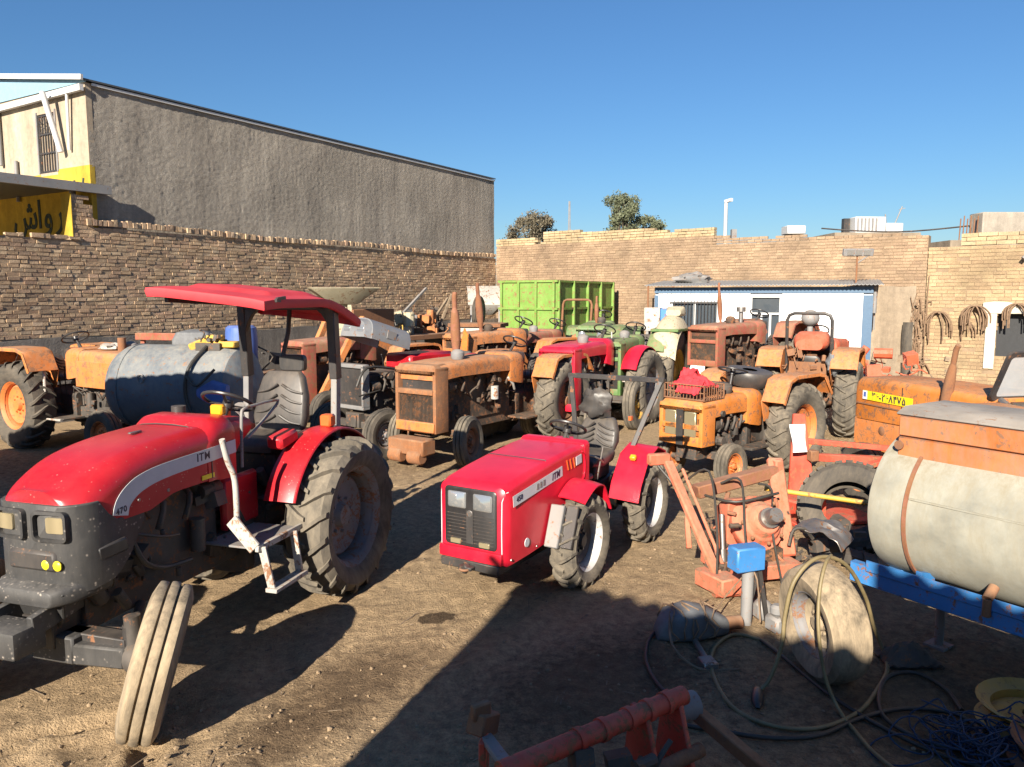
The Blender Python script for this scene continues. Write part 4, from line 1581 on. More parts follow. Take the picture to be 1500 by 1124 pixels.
def front_axle(parent, wb, tf, Rf, mat, drop=.10):
    mb = MB()
    mb.bar((wb, -tf + .12, Rf + drop), (wb, tf - .12, Rf + drop), .11, .10)
    for s in (-1, 1):
        mb.cyl((wb, s * (tf - .12), Rf - .06), (wb, s * (tf - .12), Rf + drop + .12), .045, n=12)
        mb.cyl((wb, s * (tf - .12), Rf), (wb, s * tf, Rf), .04, n=12)
        mb.cyl((wb - .2, s * (tf - .18), Rf + .05), (wb - .05, s * .1, Rf + .08), .016, n=8)
    mb.box((wb, 0, Rf + drop + .06), (.26, .22, .18))
    return mb.build('front_axle', mat, parent, bevel=.006)


def lift_arms(parent, Rr, mat):
    for s in (-1, 1):
        mb = MB()
        mb.bar((-.2, s * .18, Rr - .15), (-.95, s * .34, .42), .025, .06)
        mb.bar((-.25, s * .2, Rr + .32), (-.62, s * .27, Rr + .3), .03, .05)
        mb.cyl((-.6, s * .27, Rr + .3), (-.62, s * .29, .52), .016, n=8)
        mb.build('lift_arm', mat, parent, bevel=.004)


def headlights(parent, x, ys, z, r, mat=None, rim=None):
    for y in ys:
        h = MB().lathe([(0, .0), (r * .9, .0), (r * 1.05, .02), (r, -.03), (r * .5, -.09), (0, -.1)], 18, frame((x, y, z), (0, 1, 0), (1, 0, 0)))
        o = h.build('headlight', rim or M['grey'], parent)
        MB().lathe([(0, .022), (r * .6, .018), (r * .9, .004)], 18, frame((x, y, z), (0, 1, 0), (1, 0, 0))).build('lens', mat or M['lens'], o)


def rops_hoop(parent, x, hw, z0, z1, r, mat, lean=0.0):
    c = .12
    pts = [(x, hw, z0), (x - lean * .5, hw, (z0 + z1) / 2), (x - lean, hw, z1 - c), (x - lean, hw - .035, z1 - .035), (x - lean, hw - c, z1), (x - lean, -hw + c, z1), (x - lean, -hw + .035, z1 - .035), (x - lean, -hw, z1 - c), (x - lean * .5, -hw, (z0 + z1) / 2), (x, -hw, z0)]
    return MB().tube(pts, r, 8).build('roll_bar', mat, parent)


def old_tractor(name, label, loc, ang, seed=1, wb=2.1, tr=.68, tf=.62, Rr=.69, Wr=.36, Rf=.37, Wf=.19, xn=2.5, hw=.34, zt=1.5, zb=None, hood='orange', fend='orange', rim='rim_orange',
                eng='engine', fstyle='box', grille='bars', exh=None, hoop=None, zf=None, seat_on=True, stw=True, lights=True, xh=.75, body_z=None, tyre='tyre', cowl=True, steer=0.0, xexh=1.5, wheels=(1, 1, 1, 1), cowlm=None):
    """wheels: rear left, rear right, front left, front right"""
    t = thing(name, label, 'tractor', (loc[0], loc[1], -.012), ang)
    Mh, Mf, Mr, Me = M[hood], M[fend], M[rim], M[eng]
    zs = zt - .24
    chassis(t, wb, tr, tf, Rr, Rf, hw, Me, xn)
    front_axle(t, wb, tf, Rf, Me)
    engine(t, .85, xn - .32, Rf + .22, zs + .06, hw * .86, seed, Me)
    # hood shell, fuel-tank cowl behind it, front cowl with grille
    hood_loft(t, [(xh + .34, hw * .97, zs, zt - .005, .09), (xh + .7, hw, zs + .01, zt, .09), (xn - .5, hw, zs + .01, zt - .015, .09), (xn - .12, hw * .99, zs - .02, zt - .035, .09), (xn - .03, hw * .96, zs - .02, zt - .06, .10)], Mh)
    if cowl:
        hood_loft(t, [(xh - .05, hw * .92, zs - .22, zt + .01, .12), (xh + .05, hw * 1.0, zs - .22, zt + .03, .12), (xh + .28, hw * 1.02, zs - .18, zt + .03, .12), (xh + .335, hw * .98, zs - .16, zt + .01, .12)], M['orange'] if hood == 'orange_rust' else Mh, 'fuel_tank')
    zb = zb if zb is not None else Rf + .14
    fc = MB()
    # frame of the front cowl: two side posts, top, middle and lower cross members
    for s in (-1, 1):
        fc.span(xn - .24, xn + .03, s * hw, s * (hw - .055), zb, zt - .08)
    fc.loft([[(x, a, b) for a, b in [(hw * w_, z0_), (hw * w_, z1_ - .06), (hw * w_ - .06, z1_), (-hw * w_ + .06, z1_), (-hw * w_, z1_ - .06), (-hw * w_, z0_)]] for (x, w_, z0_, z1_) in ((xn - .24, 1.0, zt - .13, zt - .03), (xn, 1.0, zt - .13, zt - .04), (xn + .04, .98, zt - .13, zt - .09))])
    zm = zt - (.42 if seed == 3 else .36)
    fc.span(xn - .05, xn + .045, -hw + .05, hw - .05, zm - .035, zm + .035)
    fc.span(xn - .05, xn + .035, -hw + .05, hw - .05, zb, zb + .12)
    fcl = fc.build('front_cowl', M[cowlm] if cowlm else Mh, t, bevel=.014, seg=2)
    MB().span(xn - .2, xn - .06, -hw + .06, hw - .06, zb + .02, zt - .14).build('radiator', M['black'] if seed == 3 else Me, t)
    gr = MB()
    if grille == 'bars':
        for k in range(26):
            y = -hw + .07 + k * (2 * hw - .14) / 25
            gr.span(xn - .02, xn + .012, y - .0035, y + .0035, zb + .12, zm - .03)
            if seed != 3: gr.span(xn - .03, xn - .01, y - .0025, y + .0025, zm + .03, zt - .13)
    else:
        for k in range(12):
            z = zb + .14 + k * (zm - zb - .2) / 11
            gr.span(xn - .02, xn + .012, -hw + .06, hw - .06, z - .005, z + .005)
        for k in range(14):
            y = -hw + .07 + k * (2 * hw - .14) / 13
            gr.span(xn - .03, xn - .022, y - .003, y + .003, zb + .12, zt - .13)
    gr.build('grille', Me if grille == 'bars' else Mh, fcl, smooth=0)
    if lights: headlights(t, xn + .02, (-hw * .62, hw * .62), zt - .24, .085)
    db = MB().loft([[(x, a, b) for a, b in rrect(hw * .8, h, .05, 2, 0, zc)] for (x, h, zc) in ((xh - .16, .10, zt - .08), (xh - .04, .16, zt - .14))])
    db.build('dashboard', M['black'], t)
    if stw: steering(t, (xh - .32, 0, zt + .17), -.5, .2, None, (xh - .06, 0, zt - .1))
    if seat_on: seat(t, -.02, Rr + .38, .22, False)
    zf = zf or 2 * Rr + .10
    for s in (1, -1):
        if fstyle == 'box': fender_box(t, s, tr - Wr * .55 - .03, tr + Wr * .5, Rr, Mf, zf)
        else: fender_round(t, s, tr - Wr * .55 - .04, tr + Wr * .12, Rr + .10, Rr, Mf, -5, 150)
        fb = MB().span(.12, .95, s * .22, s * (tr - .10), Rf + .12, Rf + .15)
        fb.bar((.5, s * .2, Rf + .1), (.5, s * (tr - .1), Rf + .1), .04, .05)
        fb.build('footboard', Me, t, bevel=.004)
        lv = MB()
        for k in range(2): lv.tube([(.3 + k * .15, s * .2, Rr + .15), (.32 + k * .16, s * .24, Rr + .45), (.36 + k * .17, s * .26, Rr + .58)], .009, 6, k=2).sph((.36 + k * .17, s * .26, Rr + .59), .018, 7, 5)
        lv.build('lever', M['black'], t)
    lift_arms(t, Rr, Me)
    if wheels[0]: wheel(t, (0, tr, Rr), Rr, Wr, Rr * .53, 'lug', M[tyre], Mr, 1, spin=seed * .3)
    if wheels[1]: wheel(t, (0, -tr, Rr), Rr, Wr, Rr * .53, 'lug', M[tyre], Mr, -1, spin=seed * .7)
    if wheels[2]: wheel(t, (wb, tf, Rf), Rf, Wf, Rf * .55, 'rib', M[tyre], Mr, 1, steer, .05)
    if wheels[3]: wheel(t, (wb, -tf, Rf), Rf, Wf, Rf * .55, 'rib', M[tyre], Mr, -1, steer, .05)
    if exh: exhaust(t, xexh, exh[0], zt - .1, exh[1], exh[2] if len(exh) > 2 else -.05, None, exh[3] if len(exh) > 3 else .05)
    if hoop: rops_hoop(t, -.3, hoop[0], Rr + .3, hoop[1], .028, M[hoop[2]], .1)
    # fan hose, filter bowl
    MB().lathe([(0, 0), (.085, 0), (.10, .05), (.10, .10), (.06, .14), (0, .15)], 16, frame((xn - .75, hw * .35, zt - .01), (1, 0, 0), (0, 0, 1))).build('air_cleaner', M['grey'] if seed % 2 else Me, t)
    return t


def heading(dx, dy): return math.atan2(dy, dx)


# ------------------------------------------------------------------ red tractor with the sun canopy
A1 = heading(-.29, -.957)
t1 = thing('red_canopy_tractor', 'large red tractor under a red sun canopy, its front wheel turned', 'tractor', (-1.98, 6.29, -.012), A1)
Rr, Rf = .64, .43
WB1, TR1, TF1 = 2.16, .62, .66
chassis(t1, WB1, TR1 - .1, TF1, Rr, Rf, .3, M['engine'], 2.2)
front_axle(t1, WB1, TF1 - .02, Rf, M['black'], .06)
engine(t1, .95, 2.05, .60, 1.24, .27, 21, M['engine'], 60)


def hw1(x):
    t = max(0, min(1, (x - .95) / 1.45))
    w = .335 - .02 * t
    return w * math.sqrt(max(.05, 1 - .27 * max(0, (x - 1.90) / .38) ** 2)) - .085 * max(0, (x - 2.18) / .102) ** 2.2


def zt1(x):
    t = max(0, min(1, (x - 1.22) / 1.0))
    return 1.545 - .035 * t - .16 * t ** 3.6


st1 = []
for x in list(np.linspace(1.20, 2.0, 14)) + [2.03, 2.07, 2.10, 2.13, 2.17, 2.21, 2.245, 2.265]:
    zb_ = 1.19 if x < 1.55 else (1.19 - .06 * min(1, (x - 1.55) / .2) if x < 2.03 else 1.13 + .135 * min(1, (x - 2.03) / .10))
    st1.append((x, hw1(x), zb_, zt1(x), .13 + .05 * max(0, (x - 1.9) / .5)))
hood1 = hood_loft(t1, st1, M['red'], 'hood', 6)
hood_loft(t1, [(.93, .325, 1.16, 1.575, .12), (.99, .337, 1.16, 1.595, .12), (1.12, .338, 1.17, 1.59, .12), (1.16, .337, 1.18, 1.565, .12), (1.235, .335, 1.18, 1.515, .13)], M['red'], 'rear_cowl', 6)
# pale swoosh on both sides with the lettering
for s in (1, -1):
    sw = MB()
    up, lo = [], []
    cen = [(.95, 1.375, .092), (1.2, 1.362, .092), (1.5, 1.352, .092), (1.70, 1.338, .096), (1.83, 1.312, .102), (1.91, 1.275, .106), (1.965, 1.222, .108), (1.985, 1.160, .108)]
    cc = catmull([V((a, b, c)) for a, b, c in cen], 5)
    P_ = []
    for i, p in enumerate(cc):
        a, b = cc[max(i - 1, 0)], cc[min(i + 1, len(cc) - 1)]
        d = V((b.x - a.x, b.y - a.y)).normalized()
        nrm = V((-d.y, d.x)) if True else None
        P_.append((p.x - nrm.x * p.z / 2, p.y - nrm.y * p.z / 2, p.x + nrm.x * p.z / 2, p.y + nrm.y * p.z / 2))

    def fsw(u, v):
        k = u * (len(P_) - 1)
        i = min(int(k), len(P_) - 2)
        f = k - i
        q = [P_[i][j] * (1 - f) + P_[i + 1][j] * f for j in range(4)]
        x_, z_ = q[0] * (1 - v) + q[2] * v, q[1] * (1 - v) + q[3] * v
        return (x_, s * (hw1(x_) + .0045), z_)
    sw.sheet(fsw, 30, 2, .003 * s)
    sw.build('white_stripe', M['decal'], hood1)
    text_on('ITM', .074, M['ink'], hood1, frame((1.28, s * (hw1(1.28) + .0075), 1.362), (-s, 0, 0), (0, 0, 1)), .001, 'lettering', .0012, .0)
    text_on('470', .050, M['ink'], hood1, frame((1.980, s * (hw1(1.98) + .009), 1.188), (-1, 0, .10) if s > 0 else (1, 0, -.10), (0.05, 0, 1)), .001, 'lettering', .0014)
    MB().span(1.05, 1.30, s * (hw1(1.2) + .001), s * (hw1(1.2) + .005), 1.205, 1.235).build('yellow_sticker', M['plate_y'], hood1, smooth=0)
MB().span(1.195, 1.203, -.339, .339, 1.2, 1.40).build('panel_gap', M['black'], hood1)
for s in (1, -1):
    for x_ in (1.26, 1.6, 1.84): MB().lathe([(0, .006), (.010, .005), (.012, 0)], 8, frame((x_, s * hw1(x_), 1.215), (1, 0, 0), (0, s, 0))).build('bolt', M['steel'], hood1)
MB().tube([(1.24, -.31, 1.47), (1.24, -.18, 1.548), (1.24, .18, 1.548), (1.24, .31, 1.47)], .0045, 5, k=3).build('hood_seam', M['black'], hood1)
MB().box((1.5, 0, 1.545), (.10, .025, .012)).build('hood_latch', M['steel'], hood1, bevel=.004)
# dark plastic nose with recessed headlights
fc = MB()
cap_st = []
for (x, z0) in ((1.80, 1.10), (1.86, 1.0), (1.93, .90), (2.01, .835), (2.06, .81), (2.12, .80), (2.18, .79), (2.235, .79), (2.265, .79), (2.282, .80)):
    cap_st.append((x, hw1(x) - .004 + (.012 if x > 1.98 else 0), z0, 1.15 + .13 * min(1, max(0, (x - 2.03) / .09)), .01))
fcap = hood_loft(t1, cap_st, M['cap'], 'nose_cap', 4)
for s in (1, -1):
    hl = MB()
    Mh_ = frame((2.375, s * .185, 1.115), (s * -.32, s * s * 1 * -1 * -1 * .95 * (1 if s > 0 else 1), 0) if False else (0, 1, 0), (0, 0, 1))
    # bezel frame and set-back lens
    xo = 2.425
    o = rrect(.108, .086, .03, 3)
    i_ = rrect(.094, .068, .025, 3)
    ang_ = s * .10
    Mq = Matrix.Translation((2.272, s * .135, 1.165)) @ Matrix.Rotation(ang_, 4, 'Z') @ frame((0, 0, 0), (0, 1, 0), (0, 0, 1))
    hl.loft([[Mq @ V((a, b, -.05)) for a, b in o], [Mq @ V((a, b, .028)) for a, b in o], [Mq @ V((a, b, .030)) for a, b in i_], [Mq @ V((a, b, -.045)) for a, b in i_]], cap=False)
    ho = hl.build('headlight', M['cap'], t1)
    ln = MB().loft([[Mq @ V((a, b, -.030)) for a, b in rrect(.094, .064, .02, 3)], [Mq @ V((a * .96, b * .96, -.024)) for a, b in rrect(.094, .064, .02, 3)]])
    ln.build('reflector', M['blackp'], ho)
    MB().loft([[Mq @ V((a + s * .035, b + .008, -.022)) for a, b in rrect(.058, .046, .012, 2)], [Mq @ V((a * .95 + s * .035, b * .95 + .008, .022)) for a, b in rrect(.058, .046, .012, 2)]]).build('lens', M['lens_y'], ho)
# lower grille mouth, side vent, yellow foil, bumper and weight carrier
MB().box((2.275, 0, .965), (.05, .34, .12)).build('lower_grille', M['black'], t1, bevel=.02)
for y in (.12, .20): MB().sph((2.295, y - .02, .95), (.012, .03, .03), 10, 6).build('yellow_foil', M['plate_y'], t1)
for s in (1, -1):
    MB().box((2.05, s * (hw1(2.05) + .006), .985), (.18, .03, .08), (0, .12, -s * .22)).build('side_vent', M['blackp'], t1, bevel=.01)
bp = MB().loft([[(x, a, b) for a, b in rrect(w, h, .03, 2, 0, z)] for (x, w, h, z) in ((2.05, .31, .05, .80), (2.27, .27, .055, .79), (2.37, .20, .045, .78))])
bp.build('bumper_skirt', M['cap'], t1, bevel=.006)
bk = MB().bar((2.1, .12, .70), (2.45, .14, .66), .04, .12).bar((2.1, -.12, .70), (2.45, -.14, .66), .04, .12)
bk.plate([(-.24, .16), (.24, .16), (.16, -.05), (.06, -.12), (-.06, -.12), (-.16, -.05)], frame((2.26, 0, .66), (0, 1, 0), (.35, 0, 1)), .02)
bk.build('tow_bracket', M['cap'], t1, bevel=.006)
wt = MB().box((2.47, -.06, .60), (.20, .44, .15))
wt.build('front_weight', M['cap'], t1, bevel=.02, seg=2)
# axle beams seen below
MB().cyl((2.02, -.52, .47), (2.02, .50, .45), .018, n=10).cyl((2.02, .50, .45), (2.16, .56, .44), .022, n=8).cyl((1.7, .16, .5), (2.05, .40, .46), .03, n=10).build('tie_rod', M['black'], t1)
for s in (1, -1): MB().cyl((2.16, s * .55, .30), (2.16, s * .53, .66), .045, n=12).lathe([(0, .10), (.05, .10), (.075, .06), (.09, 0), (.09, -.05)], 16, frame((2.16, s * .58, Rf), (1, 0, 0), (0, s, 0))).build('kingpin', M['engine'], t1)
ab = MB().box((2.20, .36, .44), (.12, .34, .12), (0, 0, .1)).box((2.2, .08, .46), (.16, .3, .16))
ab.build('axle_beam', M['cap'], t1, bevel=.012)
MB().tube([(1.85, .26, .98), (1.80, .30, .82), (1.62, .28, .72), (1.4, .3, .70)], .016, 8, k=4).tube([(1.95, .28, 1.05), (1.7, .33, .95), (1.5, .3, .9)], .01, 8, k=4).build('fuel_hose', M['hose_dk'], t1)
# wheels: rear pair, front pair steered to the left with positive camber
wheel(t1, (0, TR1, Rr), Rr, .37, .40, 'lug', M['tyre'], M['rim_grey'], 1, lugs=19, spin=.12, off=-.1)
wheel(t1, (0, -TR1, Rr), Rr, .37, .40, 'lug', M['tyre'], M['rim_grey'], -1, lugs=19, off=-.1)
wheel(t1, (WB1 + .0, TF1 + .02, Rf - .012), Rf, .21, .21, 'rib', M['tyre_mud'], M['rim_grey'], 1, .58, -.27)
wheel(t1, (WB1, -TF1, Rf - .008), Rf, .21, .21, 'rib', M['tyre_mud'], M['rim_grey'], -1, .58, .12)
# fenders with tail lamps
for s in (1, -1):
    fender_round(t1, s, .34, .60, Rr + .085, Rr, M['red'], 12, 158, dish=.02)
    MB().box((-.02, s * .50, Rr * 2 + .13), (.10, .10, .10)).build('fender_lamp', M['redlens'], t1, bevel=.015)
    # footboard with pale edge, steps
    fb = MB().span(.60, 1.12, s * .18, s * .60, .700, .715)
    fb.build('footboard', M['grey'], t1, bevel=.003)
    ed = MB().bar((.58, s * .615, .715), (1.14, s * .615, .715), .03, .045).bar((1.135, s * .60, .715), (1.135, s * .42, .90), .10, .02, (1, 0, 0))
    ed.build('footboard_edge', M['white'], t1, bevel=.004)
    sp = MB()
    sp.bar((1.10, s * .63, .72), (1.06, s * .67, .42), .06, .02, (1, 0, 0)).bar((.72, s * .63, .72), (.72, s * .67, .42), .06, .02, (1, 0, 0))
    sp.box((.89, s * .68, .41), (.40, .09, .03))
    sp.build('step', M['white'], t1, bevel=.004)
    # inner side panel under the cowl
    MB().span(.55, .95, s * .17, s * .23, .74, 1.12).build('leg_panel', M['red'], t1, bevel=.02)
    hr = MB().tube([(1.10, s * .44, .86), (1.08, s * .42, 1.16), (1.12, s * .40, 1.30), (1.17, s * .40, 1.46)], .020, 10, k=4)
    hr.build('grab_handle', M['white'], t1)
MB().tube([(.86, .32, 1.20), (.86, .33, 1.55), (.83, .33, 1.615), (.70, .33, 1.625), (.50, .33, 1.63), (.42, .33, 1.60), (.80, .33, 1.40)], .011, 8, k=3).build('side_rail', M['grey'], t1)
MB().loft([[(x, a, b) for a, b in rrect(.27, h, .06, 2, 0, z)] for (x, h, z) in ((.66, .06, 1.47), (.78, .10, 1.44), (.95, .2, 1.34))]).build('dashboard', M['red'], t1)
steering(t1, (.56, 0, 1.62), -.5, .19)
MB().box((.94, .20, 1.62), (.06, .10, .075)).build('work_lamp', M['amber'], t1, bevel=.012)
MB().cyl((.92, -.15, 1.58), (.92, -.15, 1.63), .05).build('filler_cap', M['black'], t1)
MB().box((.38, .34, 1.32), (.24, .14, .10), (0, .15, 0)).build('lever_console', M['red'], t1, bevel=.02)
junk(MB(), (.55, .0, .86), (.5, .45, .35), 36, random.Random(5)).build('pedals', M['engine'], t1)
# seat on its mount
seat(t1, .12, 1.22, .25, True)
MB().box((.08, 0, 1.05), (.40, .40, .26)).build('seat_mount', M['black'], t1, bevel=.02)
hd = MB().loft([[(-.22 - .10 + dx, a, 1.84 + b) for a, b in rrect(.12, .07, .035, 3)] for dx in (-.04, .03)])
hd.build('headrest', M['vinyl'], t1, bevel=.01)
MB().tube([(-.1, -.30, 1.25), (-.05, -.34, 1.42), (-.02, -.33, 1.5)], lambda u: .045 if u > .5 else .02, 8, k=3).build('arm_rest', M['grey'], t1)
# roll-over frame with grey lower posts, dark upper posts and arch
for s in (1, -1):
    MB().bar((-.26, s * .43, 1.20), (-.29, s * .43, 1.80), .055, .075, (1, 0, 0)).build('lower_post', M['grey'], t1, bevel=.006)
    MB().bar((-.285, s * .43, 1.72), (-.25, s * .43, 2.34), .075, .085, (1, 0, 0)).build('upper_post', M['black'], t1, bevel=.006)
    # curved gusset
    g_ = MB()
    poly = [(0, 0), (0, -.30)] + [(.26 * (1 - math.cos(a)) + .0, -.30 + .30 * math.sin(a)) for a in np.linspace(0, PI / 2, 7)][1:]
    g_.plate([(p[0], p[1]) for p in poly], frame((-.27, s * .40, 2.34), (0, -s, 0), (0, 0, 1)), .05)
    g_.build('gusset', M['black'], t1, bevel=.004)
MB().bar((-.25, -.45, 2.33), (-.25, .45, 2.33), .07, .07).bar((-.2, -.38, 2.345), (.70, -.40, 2.385), .04, .04).bar((-.2, .38, 2.33), (.70, .40, 2.345), .04, .04).build('top_beam', M['black'], t1, bevel=.005)
MB().tube([(-.45, -.10, 2.30), (-.42, -.10, 2.1), (-.36, -.12, 1.9)], .02, 8).build('rear_strut', M['black'], t1)


def canopy_top(x, y):
    # x -.62 .. .98, y -.62 .. .62
    u = (x + .60) / 1.38
    e = abs(y) / .50
    z = 2.50 - .10 * (y / .5 + 1) / 2 - .012 * e ** 6
    z -= .18 * max(0, (.42 - u) / .42) ** 1.5
    z -= .015 * max(0, (u - .8) / .2) ** 2
    if abs(y) < .36 and .15 < u < .82: z += .028 * min(1, (.36 - abs(y)) / .05, (u - .15) / .05, (.82 - u) / .05)
    return z


cn = MB()
cn.sheet(lambda u, v: (-.60 + u * 1.38, -.50 + v * 1.0, canopy_top(-.60 + u * 1.38, -.50 + v * 1.0)), 48, 44, .025)
co = cn.build('canopy', M['canopy'], t1, smooth=50)
X0_, X1_, Y_ = -.60, .78, .495
_per = [(X0_ + (X1_ - X0_) * i / 14, Y_) for i in range(15)] + [(X1_, Y_ - 2 * Y_ * i / 10) for i in range(1, 11)] + [(X1_ - (X1_ - X0_) * i / 14, -Y_) for i in range(1, 15)] + [(X0_, -Y_ + 2 * Y_ * i / 10) for i in range(1, 10)]
rimb = [(x, y, canopy_top(x, y) - .03) for x, y in _per]
skirt = MB()
n_ = len(rimb)
cx_ = V((.09, 0, 0))
sec = []
for p in rimb:
    p = V(p)
    d = V((p.x - .09, p.y, 0)).normalized()
    sec.append([p + d * .012 + V((0, 0, .03)), p + d * .018 + V((0, 0, .005)), p + d * .006 + V((0, 0, -.035)), p - d * .02 + V((0, 0, -.035)), p - d * .02 + V((0, 0, .02))])
sec.append(sec[0])
skirt.loft(sec, cap=False)
skirt.build('canopy_rim', M['canopy'], co, smooth=50)
MB().box((.60, .512, 2.395), (.10, .02, .022), (0, .1, 0)).box((.64, .512, 2.38), (.05, .022, .026)).build('torn_badge', M['black'], co)

# ------------------------------------------------------------------ small red articulated tractor
A2 = heading(-.52, -.854)
t2 = thing('small_red_tractor', 'small clean red tractor with square nose and four equal lugged wheels', 'tractor', (.19, 6.41, -.012), A2)
R2, T2 = .40, .45
h2 = hood_loft(t2, [(-.36, .315, .70, 1.145, .045), (-.1, .315, .66, 1.14, .05), (.2, .312, .60, 1.115, .05), (.30, .312, .46, 1.105, .05), (.6, .308, .44, 1.075, .055), (.86, .302, .43, 1.04, .06), (.93, .295, .43, 1.02, .07), (.955, .27, .45, .985, .08)], M['red2'], 'hood', 5)
# rear ledge moulding of the hood
hood_loft(t2, [(-.40, .322, .72, 1.165, .04), (-.33, .324, .70, 1.165, .04), (-.31, .320, .70, 1.155, .04)], M['red2'], 'hood_ledge', 4)
# black mask with two headlamps and lower lamps
mk = MB()
mk.loft([[(x, a, b) for a, b in rrect(.232 * k, .225 * k2, .03, 3, 0, .765)] for (x, k, k2) in ((.93, 1.0, 1.0), (.962, 1.0, 1.0), (.968, .97, .97))])
mask = mk.build('grille_mask', M['blackp'], t2, smooth=40)
gb = MB()
for k in range(9): gb.span(.967, .972, -.21, .21, .575 + k * .026, .580 + k * .026)
gb.span(.967, .974, -.03, .03, .57, .82)
gb.build('grille_bars', M['black'], mask, smooth=0)
for y in (-.115, .115):
    l_ = MB().loft([[(x, y + a, .895 + b) for a, b in rrect(.082 * k, .062 * k, .012, 2)] for (x, k) in ((.955, 1), (.974, 1), (.980, .9))])
    l_.build('headlight', M['lens'], t2)
    MB().loft([[(x, y * 1.12 + a, .575 + b) for a, b in rrect(.048 * k, .019 * k, .006, 2)] for (x, k) in ((.955, 1), (.974, 1), (.979, .9))]).build('lower_lamp', M['lens_y'], t2)
# pale seam lines on the edges of the nose
for s in (1, -1):
    MB().tube([(.952, s * .272, .47), (.952, s * .272, .92), (.90, s * .295, .985)], .004, 6, k=2).build('edge_trim', M['decal'], h2)
MB().tube([(.30, -.30, 1.06), (.30, -.27, 1.112), (.30, .27, 1.112), (.30, .30, 1.06)], .003, 5).build('panel_seam', M['black'], h2)
for s in (1, -1):
    MB().box((.10, s * .318, .70), (.06, .012, .02)).build('side_latch', M['steel'], h2, bevel=.003)
    for x_ in (.88, .5, .2): MB().lathe([(0, .006), (.009, .005), (.011, 0)], 8, frame((x_, s * .307, .47), (1, 0, 0), (0, s, 0))).build('bolt', M['steel'], h2)
MB().lathe([(0, .004), (.022, .004), (.026, 0)], 16, frame((.974, 0, .80), (0, 1, 0), (1, 0, 0))).build('nose_badge', M['steel'], mask)
MB().box((.955, 0, .485), (.05, .56, .09)).build('nose_apron', M['red2'], t2, bevel=.012, seg=2)
MB().box((.90, 0, .405), (.18, .52, .07)).box((1.0, 0, .40), (.10, .12, .03)).cyl((1.03, -.02, .37), (1.03, .02, .42), .03).build('front_bumper', M['black'], t2, bevel=.008)
MB().tube([(1.04 + .035 * math.cos(a), .035 * math.sin(a), .395) for a in np.linspace(0, 2 * PI, 13)[:-1]], .010, 6, True).build('tow_ring', M['rust'], t2)
# side decals (left and right)
for s in (1, -1):
    y = s * .3165
    q = MB()
    q.plate([(.0, .0), (.78, .0), (.78, .085), (.0, .085)], frame((.86 if s > 0 else .08, s * .3135, .865 if s > 0 else .945), (-1, 0, .105) if s > 0 else (1, 0, -.105), (0, 0, 1)), .002)
    d_ = q.build('side_decal', M['decal'], h2, smooth=0)
    text_on('450', .055, M['ink'], d_, frame((.775, s * .317, .917), (-1, 0, .105) if s > 0 else (1, 0, -.105), (0, 0, 1)), .001, 'lettering', .001, .1)
    text_on('ITM', .075, M['ink'], d_, frame((.20, s * .317, .975), (-1, 0, .105) if s > 0 else (1, 0, -.105), (0, 0, 1)), .001, 'lettering', .0012, .2)
    for k in range(3): MB().box((.50 - k * .05, s * .317, .947 + k * .005), (.035, .002, .045)).build('decal_block', M['grey'], d_, smooth=0)
    # moulded recess line with vent slots
    rv = MB().tube([(.12, s * .316, .47), (.0, s * .318, .72), (-.10, s * .319, .80), (-.30, s * .32, .86), (-.31, s * .32, 1.04), (-.26, s * .319, 1.09)], .008, 6, k=4)
    rv.build('moulded_edge', M['red2'], h2)
    for k in range(3): MB().box((.0 - k * .06, s * .318, 1.02), (.012, .006, .09), (0, .35, 0)).build('vent_slot', M['redlens'], h2)
    MB().box((-.20, s * .3205, 1.03), (.10, .004, .075), (0, .1, 0)).build('white_label', M['decal'], h2, smooth=0)
    MB().lathe([(0, .004), (.034, .004), (.036, 0)], 18, frame((.66, s * .312, .545), (1, 0, 0), (0, s, 0))).build('round_emblem', M['decal'], h2)
